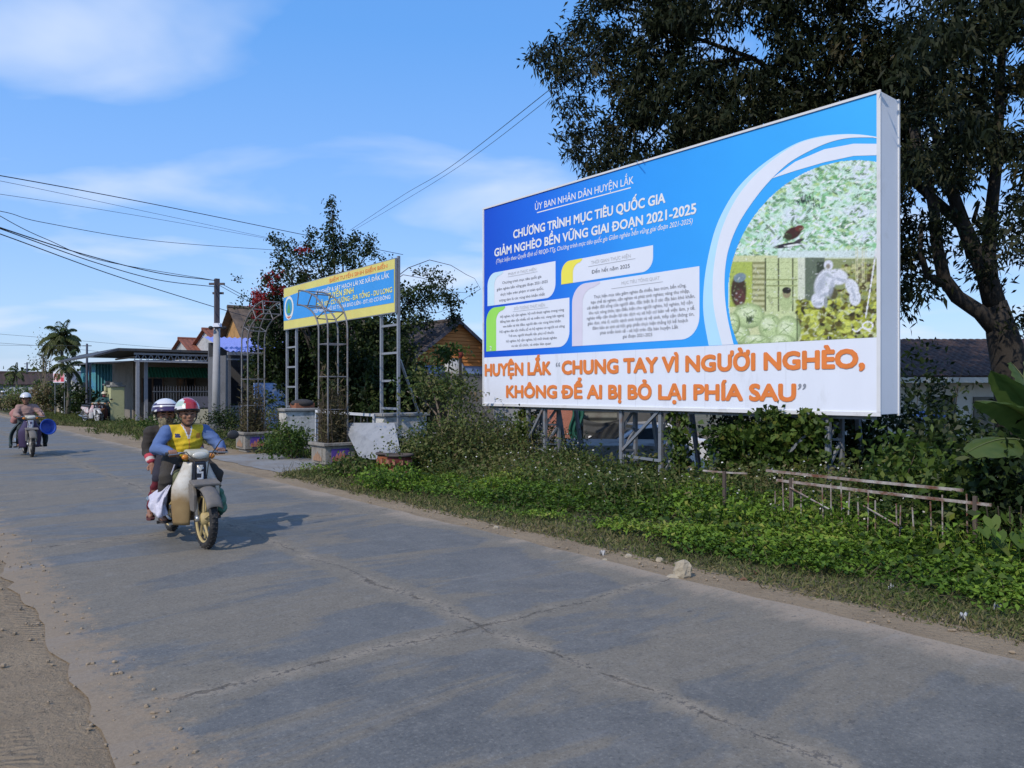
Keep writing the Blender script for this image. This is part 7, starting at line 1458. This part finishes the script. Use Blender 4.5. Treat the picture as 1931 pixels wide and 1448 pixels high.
# mud splashed up the lower half of the leg shield: a stain with a ragged upper edge
m = bodyw.copy(); m.name = 'mud_splashed_white'; t = m.node_tree; L = t.links; b = t.nodes['Principled BSDF']; src = b.inputs['Base Color'].links[0].from_socket
tc = N(t, 'ShaderNodeTexCoord'); sp_ = N(t, 'ShaderNodeSeparateXYZ'); L.new(tc.outputs['Object'], sp_.inputs[0]); nz = N(t, 'ShaderNodeTexNoise'); L.new(tc.outputs['Object'], nz.inputs[0]); nz.inputs['Scale'].default_value = 7; nz.inputs['Detail'].default_value = 6
ft = mathn(t, L, 'ADD', sp_.outputs[2], mathn(t, L, 'MULTIPLY', mathn(t, L, 'SUBTRACT', nz.outputs['Fac'], 0.5), 0.22)); rf_ = ramp(t, L, ft, 0.44, 0.60, (1, 1, 1), (0, 0, 0))
L.new(mixc(t, L, rf_, src, mixc(t, L, nz.outputs['Fac'], (0.20, 0.13, 0.06), (0.38, 0.27, 0.13))), b.inputs['Base Color'])
MUDW = m
RIMG = M('muddy_gold_rim', (0.42, 0.33, 0.15), 0.6, 0.2, 10, dirt=(0.30, 0.23, 0.13), dirt_amt=0.4, dscale=9)
FENG = M('dusty_grey_fender', (0.14, 0.13, 0.12), 0.7, 0.15, 6, dirt=(0.22, 0.18, 0.13), dirt_amt=0.4, dscale=6)
BLK = M('gloss_navy_black', (0.012, 0.015, 0.028), 0.2, 0.1, 5, spec=0.6)
C0 = PX(388, 1035, 7.47)
scooter('mud-splashed white step-through motorbike carrying a driver in yellow and a passenger', C0, HD, MUDW, None, RIMG, FENG, BLK)
JD = dict(head=(-0.70, 0.03, 1.285), neck=(-0.735, 0.02, 1.155), chest=(-0.745, 0.02, 1.02), hip=(-0.80, 0.0, 0.86), sh_r=(-0.74, -0.165, 1.10), sh_l=(-0.74, 0.205, 1.10), el_r=(-0.62, -0.30, 0.945), el_l=(-0.60, 0.33, 0.95), ha_r=(-0.34, -0.215, 0.908), ha_l=(-0.34, 0.255, 0.908),
          hp_r=(-0.78, -0.09, 0.85), hp_l=(-0.78, 0.09, 0.85), kn_r=(-0.42, -0.245, 0.66), kn_l=(-0.40, 0.215, 0.66), an_r=(-0.62, -0.24, 0.28), an_l=(-0.62, 0.24, 0.28), to_r=(-0.46, -0.255, 0.245), to_l=(-0.46, 0.255, 0.245))
dr, hr, H = person('person in yellow vest with blue sleeves and red and white helmet driving the motorbike', C0, RZ, JD, dict(r='grip', l='grip'), yaw=-0.05)
YV = M('yellow_vest', (0.62, 0.43, 0.02), 0.85, 0.14, 9, bump=0.5, bscale=14); BLUES = M('faded_blue_cotton', (0.085, 0.14, 0.30), 0.9, 0.18, 10, bump=0.5, bscale=16); NAVY = M('navy_patch', (0.03, 0.04, 0.12), 0.8, 0.2); ORP = M('orange_patch', (0.55, 0.22, 0.03), 0.8, 0.2)
cloth('shirt', BLUES, dr, sleeve(JD, 'r')+sleeve(JD, 'l')+[('c', Vector(JD['neck'])-Vector((0, 0, 0.02)), 0.062, Vector(JD['chest']), 0.09)])
def vp(c_, n_):
    x, y, z = c_-Vector((JD['chest'][0], 0.02, 0))
    if n_.x > 0.1:
        d_ = z-1.045
        if d_ > 0 and abs(y) < d_*0.34: return 4
        if d_ > -0.01 and abs(y) < d_*0.34+0.012: return 1
        if -0.125 < y < -0.08 and 1.045 < z < 1.085: return 2
        if 0.08 < y < 0.13 and 1.03 < z < 1.085: return 3
        if abs(y) < 0.006: return 3
    return 0
cloth('vest', [YV, HW, NAVY, ORP, SKIN], dr, trunk(JD, 1.03, -0.04), 0.010, vp)
cloth('trousers', M('dark_brown_trousers', (0.042, 0.036, 0.030), 0.9, 0.2, 8, bump=0.5, bscale=14), dr, trousers(JD))
for s_ in 'rl': shoe(dr, JD, s_, M('sandal_dark', (0.035, 0.028, 0.025), 0.8, 0.2))
HR_ = M('helmet_red', (0.36, 0.025, 0.03), 0.22, 0.08, 4, coat=0.5); HG = M('helmet_pale_green', (0.35, 0.46, 0.40), 0.3, 0.15, 5)
helmet(dr, H, hr, [HR_, HW, HB, HG], lambda q: 2 if q.z < 0.014 and q.x > -0.02 else (0 if -0.045 < q.y < 0.075 else (3 if (q.y < -0.045 and 0.04 < q.z < 0.09 and q.x > 0) else 1)))
JP = dict(head=(-1.01, -0.105, 1.275), neck=(-1.055, -0.08, 1.15), chest=(-1.075, -0.06, 1.02), hip=(-1.12, -0.02, 0.90), sh_r=(-1.075, -0.235, 1.085), sh_l=(-1.075, 0.10, 1.085), el_r=(-1.06, -0.275, 0.90), el_l=(-1.02, 0.23, 0.92), ha_r=(-0.92, -0.262, 0.765), ha_l=(-0.80, 0.19, 0.85),
          hp_r=(-1.08, -0.10, 0.88), hp_l=(-1.08, 0.10, 0.88), kn_r=(-0.76, -0.225, 0.64), kn_l=(-0.76, 0.245, 0.64), an_r=(-0.92, -0.275, 0.30), an_l=(-0.92, 0.275, 0.30), to_r=(-0.80, -0.305, 0.24), to_l=(-0.80, 0.30, 0.24))
pa, hr2, H2 = person('person in dark brown jacket and striped white helmet riding behind the yellow vest', C0, RZ, JP, dict(r=(0.72, 0.06, -0.68), l=(0.9, -0.2, -0.3)), yaw=-0.12)
BRJ = M('dark_brown_jacket', (0.034, 0.029, 0.026), 0.9, 0.22, 9, bump=0.5, bscale=14); cuff1 = M('cuff_red', (0.42, 0.05, 0.075), 0.85, 0.15); cuff2 = M('cuff_white', (0.5, 0.46, 0.44), 0.85, 0.1)
def jp(c_, n_):
    for k in 'rl':
        d_ = (c_-Vector(JP['ha_'+k])).length
        if 0.055 < d_ < 0.085: return 2
        if 0.085 <= d_ < 0.125: return 1
        if d_ <= 0.055: return 1
    return 0
cloth('jacket', [BRJ, cuff1, cuff2], pa, sleeve(JP, 'r', stop=0.84)+sleeve(JP, 'l', stop=0.84)+trunk(JP, 1.02, 0.0), 0.010, jp)
def tp(c_, n_): return 1 if c_.z < 0.60 else 0
cloth('trousers', [M('navy_trousers', (0.025, 0.024, 0.038), 0.9, 0.2, 9), M('maroon_trousers', (0.12, 0.012, 0.022), 0.9, 0.2, 9, bump=0.4)], pa, trousers(JP, (0.10, 0.074, 0.060, 0.044), 0.98), 0.011, tp)
for s_ in 'rl': shoe(pa, JP, s_, M('sandal_maroon', (0.10, 0.03, 0.03), 0.8, 0.2))
STR = M('helmet_stripe', (0.045, 0.03, 0.09), 0.3, 0.1)
helmet(pa, H2, hr2, [HW, STR, HB], lambda q: 1 if (0.004 < q.z < 0.042 or 0.054 < q.z < 0.072) else (2 if q.z < 0.0 else 0), r=(0.15, 0.130, 0.125), brim=0.12, visor=0.10)
SCF = M('patterned_scarf', (0.30, 0.26, 0.16), 0.9, 0.45, 45, dirt=(0.04, 0.036, 0.035), dirt_amt=0.75, dscale=28); hp2 = lambda x, y, z: H2+hr2 @ Vector((x, y, z))
cloth('face_scarf', [SCF], pa, [('e', hp2(0.020, 0, -0.060), (0.082, 0.072, 0.062), hr2), ('c', hp2(0.06, 0, -0.05), 0.040, hp2(0.035, 0, -0.11), 0.055), ('c', hp2(0.0, 0, -0.10), 0.062, hp2(-0.02, 0, -0.135), 0.075)], 0.009)
def lumpy(name, label, cat, base, rotz, prims, mat, voxel=0.012, part='sack', amp=0.012, fr=24):
    s = thing(name, label, cat, (base[0], base[1], 0.006), rotz); o = remesh(part, prims, voxel, mat, s, 2)
    for v in o.data.vertices: v.co += v.normal*amp*(math.sin(v.co.x*fr+v.co.z*fr*1.7)+math.sin(v.co.y*fr*1.3-v.co.z*fr*0.8))*0.5
    return s
BAGW = M('white_plastic_bag', (0.52, 0.51, 0.60), 0.45, 0.12, 7, bump=0.8, bscale=20)
s = thing('plastic_bag', 'white plastic bag hanging by the right leg of the driver', 'bag', (C0[0], C0[1], 0.006), RZ); q = MB()
def bagf(a, c):      # a slack bag: wide creased body drawn up into the handle
    top = L3(-0.37, -0.235, 0.60); ang = 2*math.pi*a; w = 0.035+0.13*math.sin(math.pi*min(c, 1)*0.62)**1.3
    ctr = top.lerp(L3(-0.50, -0.31, 0.33), c); fold = 1+0.18*math.sin(ang*5+c*4)+0.10*math.sin(ang*9-c*7)
    k_ = 1 if c < 0.86 else max(1-((c-0.86)/0.14)**2, 0.02)
    return ctr+L3(-0.62, -0.25, -0.12)*0.12*math.sin(math.pi*c)+L3(math.cos(ang)*w*fold*1.0, math.sin(ang)*w*fold*0.42, -0.10*math.cos(ang)*c*0.9)*k_
q.grid(bagf, 44, 22); q.build('sack', BAGW, s, smooth=True, world=False, recalc=False, merge=True)
q = MB(); q.tube([L3(-0.32, -0.20, 0.80), L3(-0.35, -0.225, 0.70), L3(-0.37, -0.24, 0.60)], [0.006, 0.008, 0.012], 6); q.build('handle', BAGW, s, world=False)
s = lumpy('cloth_sack', 'camouflage patterned sack lying between the leg shield and the driver', 'sack', C0, RZ, [('e', (-0.44, -0.06, 0.60), (0.12, 0.15, 0.11)), ('e', (-0.37, -0.15, 0.62), (0.07, 0.08, 0.13))], M('camouflage_cloth', (0.13, 0.14, 0.075), 0.95, 0.35, 16, dirt=(0.03, 0.03, 0.02), dirt_amt=0.6, dscale=14), amp=0.012)
s = lumpy('plastic_bag', 'green plastic bag hanging at the left side of the motorbike', 'bag', C0, RZ, [('e', (-0.50, 0.30, 0.36), (0.10, 0.06, 0.13)), ('c', (-0.42, 0.25, 0.6), 0.012, (-0.48, 0.29, 0.42), 0.05)], M('green_plastic_bag', (0.055, 0.17, 0.12), 0.5, 0.15, 7, bump=0.6), amp=0.016, fr=36)

# --- the second motorbike with a lone rider, blue basin and pink sack
C1 = PX(60, 861, 17.6); DKB = M('dark_purple_plastic', (0.05, 0.035, 0.085), 0.35, 0.15, 5); RIMW = M('grey_rim', (0.30, 0.29, 0.27), 0.6, 0.2, 9, dirt=(0.22, 0.18, 0.13), dirt_amt=0.4)
scooter('dark purple motorbike with dusty wheels ridden by a person in a pinkish jacket', C1, HD, DKB, None, RIMW, FENG, M('chrome_front', (0.5, 0.5, 0.55), 0.3, 0.2, 10, metal=0.4), mirrors=())
J2 = dict(JD); J2.update(head=(-0.70, -0.04, 1.31), neck=(-0.74, -0.03, 1.18), chest=(-0.755, -0.02, 1.04), el_r=(-0.62, -0.25, 0.95), el_l=(-0.60, 0.27, 0.95), sh_r=(-0.74, -0.17, 1.12), sh_l=(-0.74, 0.15, 1.12), kn_r=(-0.42, -0.17, 0.64), kn_l=(-0.42, 0.17, 0.64), an_r=(-0.62, -0.20, 0.28), an_l=(-0.62, 0.20, 0.28), to_r=(-0.46, -0.21, 0.245), to_l=(-0.46, 0.21, 0.245))
r2, hr3, H3 = person('person in pinkish brown jacket and white cap helmet riding with a blue basin', C1, RZ, J2, dict(r='grip', l='grip'), yaw=-0.25, voxel=0.0085)
PJ = M('pinkish_brown_jacket', (0.30, 0.19, 0.165), 0.9, 0.22, 7, bump=0.5, bscale=14); cloth('jacket', PJ, r2, sleeve(J2, 'r', (0.075, 0.062, 0.048))+sleeve(J2, 'l', (0.075, 0.062, 0.048))+trunk(J2, 1.03, 0.0), 0.012)
cloth('trousers', M('charcoal_trousers', (0.035, 0.045, 0.048), 0.9, 0.2, 8), r2, trousers(J2), 0.012)
for s_ in 'rl': shoe(r2, J2, s_, M('sandal_dark', (0.035, 0.028, 0.025)))
helmet(r2, H3, hr3, [HW, HB], lambda q: 0 if q.z > 0.004 else 1, r=(0.13, 0.112, 0.115), visor=0.28)
RC = M('dark_raincoat', (0.030, 0.048, 0.050), 0.6, 0.2, 6, bump=0.4)
q = MB()
for sd2 in (-1, 1): q.grid(lambda a, c: L3(-0.44-0.42*a+0.03*math.sin(c*9), sd2*(0.17+0.19*math.sin(min(c*1.25, 1)*math.pi/2)+0.03*math.sin(a*13+c*3)-0.03*a), 0.80-0.52*c-0.10*c*math.sin(a*3)), 14, 12)
q.build('raincoat', RC, r2, smooth=True, world=False, thick=0.008, recalc=False)
s = thing('basin', 'round blue plastic basin hanging from the handlebar of the far motorbike', 'basin', PX(90, 805, 17.35)); rot = Matrix.Rotation(0.75, 3, 'Z') @ Matrix.Rotation(1.35, 3, 'X') @ Matrix.Rotation(0.3, 3, 'Y'); BL_ = M('blue_plastic', (0.012, 0.055, 0.34), 0.35, 0.08, 4, spec=0.5)
q = MB(); q.lathe([(0.001, -0.085), (0.10, -0.085), (0.12, -0.075), (0.155, 0.03), (0.180, 0.035), (0.182, 0.025), (0.160, 0.02), (0.128, -0.09), (0.10, -0.10), (0.001, -0.10)], PX(90, 805, 17.35), rot, n=32); q.build('bowl', BL_, s, smooth=True)
q = MB(); q.tube([PX(82, 784, 17.3), PX(78, 776, 17.3), PX(74, 774, 17.4)], 0.008, 5); q.build('cord', WIREM, s)
lumpy('cloth_sack', 'pink cloth sack tied behind the rider in the pinkish jacket', 'sack', C1, RZ, [('e', (-1.04, -0.17, 0.95), (0.14, 0.16, 0.15)), ('e', (-0.98, -0.22, 0.83), (0.12, 0.10, 0.11))], M('pink_cloth', (0.34, 0.16, 0.15), 0.95, 0.2, 6), amp=0.012)
# --- the third rider at the left edge
C2 = PX(6, 774, 56); C2.z = 0
scooter('distant dark motorbike at the left edge of the road', C2, HD, M('dark_red_plastic', (0.06, 0.02, 0.02), 0.4, 0.2), None, RIMW, FENG, BLK, mirrors=())
r3, hr4, H4 = person('person in checked shirt and white helmet riding at the left edge', C2, RZ, JD, dict(r='grip', l='grip'), voxel=0.012)
cloth('shirt', M('checked_shirt', (0.20, 0.19, 0.19), 0.9, 0.4, 12, dirt=(0.45, 0.43, 0.42), dirt_amt=0.4, dscale=10), r3, sleeve(JD, 'r')+sleeve(JD, 'l')+trunk(JD, 1.05), 0.014); cloth('trousers', M('charcoal_trousers', (0.035, 0.045, 0.048)), r3, trousers(JD), 0.014); helmet(r3, H4, hr4, [HW, HB], lambda q: 0 if q.z > 0.004 else 1)
# --- the parked white and red motorbike and the person sitting on a bike behind it
C3 = at(184, 35.3); scooter('parked white and red motorbike on the grass before the gate', C3, Vector((0.80, -0.60)), M('glossy_white_red', (0.62, 0.62, 0.62), 0.3, 0.1, 2.2, dirt=(0.42, 0.04, 0.06), dirt_amt=0.45, dscale=2.6, coat=0.3), None, M('white_rim', (0.60, 0.60, 0.60), 0.5, 0.1), M('white_fender', (0.6, 0.6, 0.6), 0.4, 0.1), BLK, mirrors=(1, -1))
C4 = at(191, 35.6); HD4 = Vector((0.35, -0.937)); RZ4 = math.atan2(HD4.y, HD4.x); scooter('dark motorbike standing beside the greenish gate pillar', C4, HD4, M('dark_red_plastic', (0.06, 0.02, 0.02)), None, RIMW, M('orange_brown_fender', (0.20, 0.09, 0.04), 0.6, 0.2), BLK, mirrors=(1,))
r4, hr5, H5 = person('person in teal jacket and face mask sitting by the gate pillar', C4, RZ4, JD, dict(r='grip', l='grip'), voxel=0.012)
cloth('jacket', M('teal_jacket', (0.03, 0.085, 0.095), 0.9, 0.2, 6), r4, sleeve(JD, 'r')+sleeve(JD, 'l')+trunk(JD, 1.05), 0.014); cloth('trousers', M('charcoal_trousers', (0.035, 0.045, 0.048)), r4, trousers(JD), 0.014); helmet(r4, H5, hr5, [M('helmet_cream', (0.55, 0.50, 0.38), 0.3, 0.1), HB], lambda q: 0 if q.z > 0.004 else 1)
hp5 = lambda x, y, z: H5+hr5 @ Vector((x, y, z)); cloth('mask', M('mask_maroon', (0.20, 0.03, 0.07), 0.9, 0.1), r4, [('e', hp5(0.045, 0, -0.055), (0.060, 0.060, 0.050), hr5)], 0.011)

# --- white car standing in the lower yard behind the platform
cc = PX(1168, 830, 19.2); cz = ground_z(*UV(cc)); s = thing('parked_car', 'white car parked in the low yard behind the concrete platform', 'car', (cc.x, cc.y, cz), math.radians(195))
WP_ = M('white_car_paint', (0.66, 0.66, 0.67), 0.25, 0.03, 2, spec=0.5, coat=0.6)
def cprof(y):   # side profile (x, z) forward +x
    return [(2.10, 0.30), (2.14, 0.52), (2.05, 0.68), (1.25, 0.90), (0.55, 0.96), (-0.15, 1.38), (-1.05, 1.44), (-1.65, 1.10), (-2.05, 1.02), (-2.12, 0.60), (-2.08, 0.30)]
q = MB(); wz = lambda z: 0.84 if z < 0.9 else 0.84-0.36*(z-0.9)
pr_ = cprof(0); nP = len(pr_); rows = []
for f_ in (-1, -0.85, 0, 0.85, 1): rows += [L3(x-(0.10 if abs(f_) == 1 and abs(x) > 1.9 else 0)*(1 if x > 0 else -1), f_*wz(z), z-(0.05 if abs(f_) == 1 and z > 0.6 else 0)) for x, z in pr_]
q.add(rows, [(i*nP+j, (i+1)*nP+j, (i+1)*nP+(j+1) % nP, i*nP+(j+1) % nP) for i in range(4) for j in range(nP)]+[tuple(range(nP)), tuple(4*nP+k for k in range(nP))]); q.build('body', WP_, s, world=False, bevel=0.04)
q = MB(); q.add([L3(0.57, -0.72, 0.985), L3(0.57, 0.72, 0.985), L3(-0.12, 0.62, 1.385), L3(-0.12, -0.62, 1.385)], [(0, 1, 2, 3)]); q.build('windscreen', GLASS, s, world=False, thick=0.02)
q = MB(); q.add([L3(-1.09, -0.60, 1.445), L3(-1.09, 0.60, 1.445), L3(-1.64, 0.66, 1.13), L3(-1.64, -0.66, 1.13)], [(0, 1, 2, 3)]); q.build('rear_window', GLASS, s, world=False, thick=0.02)
for y in (-1, 1):
    q = MB(); q.add([L3(0.40, y*0.835, 0.96), L3(-0.16, y*0.695, 1.30), L3(-0.98, y*0.68, 1.34), L3(-1.45, y*0.80, 1.02), L3(-0.4, y*0.825, 0.97)], [(0, 1, 2, 3, 4)]); q.build('side_window', GLASS, s, world=False, thick=0.02)
    q = MB(); q.ell(L3(2.02, y*0.58, 0.66), (0.10, 0.18, 0.08)); q.build('headlight', LENS, s, world=False, smooth=True)
    q = MB(); q.ell(L3(0.42, y*0.93, 1.0), (0.07, 0.09, 0.06)); q.build('mirror', WP_, s, world=False, smooth=True)
    for x in (1.30, -1.35):
        w_ = bpy.data.objects.new('wheel', None); COL.objects.link(w_); w_.parent = s; q = MB(); q.lathe([(0.19, -0.1), (0.28, -0.1), (0.31, -0.06), (0.31, 0.06), (0.28, 0.1), (0.19, 0.1), (0.19, -0.1)], L3(x, y*0.76, 0.31), RX90, 28); q.build('tyre', BLACK, w_, smooth=True, world=False); q = MB(); q.lathe([(0.001, y*-0.07), (0.10, y*-0.085), (0.19, y*-0.07), (0.19, 0.0), (0.001, 0.0)], L3(x, y*0.76, 0.31), RX90, 20); q.build('rim', CHROME, w_, smooth=True, world=False)
q = MB(); q.box(L3(2.11, 0, 0.50), (0.06, 1.0, 0.14)); q.build('grille', HB, s, world=False)
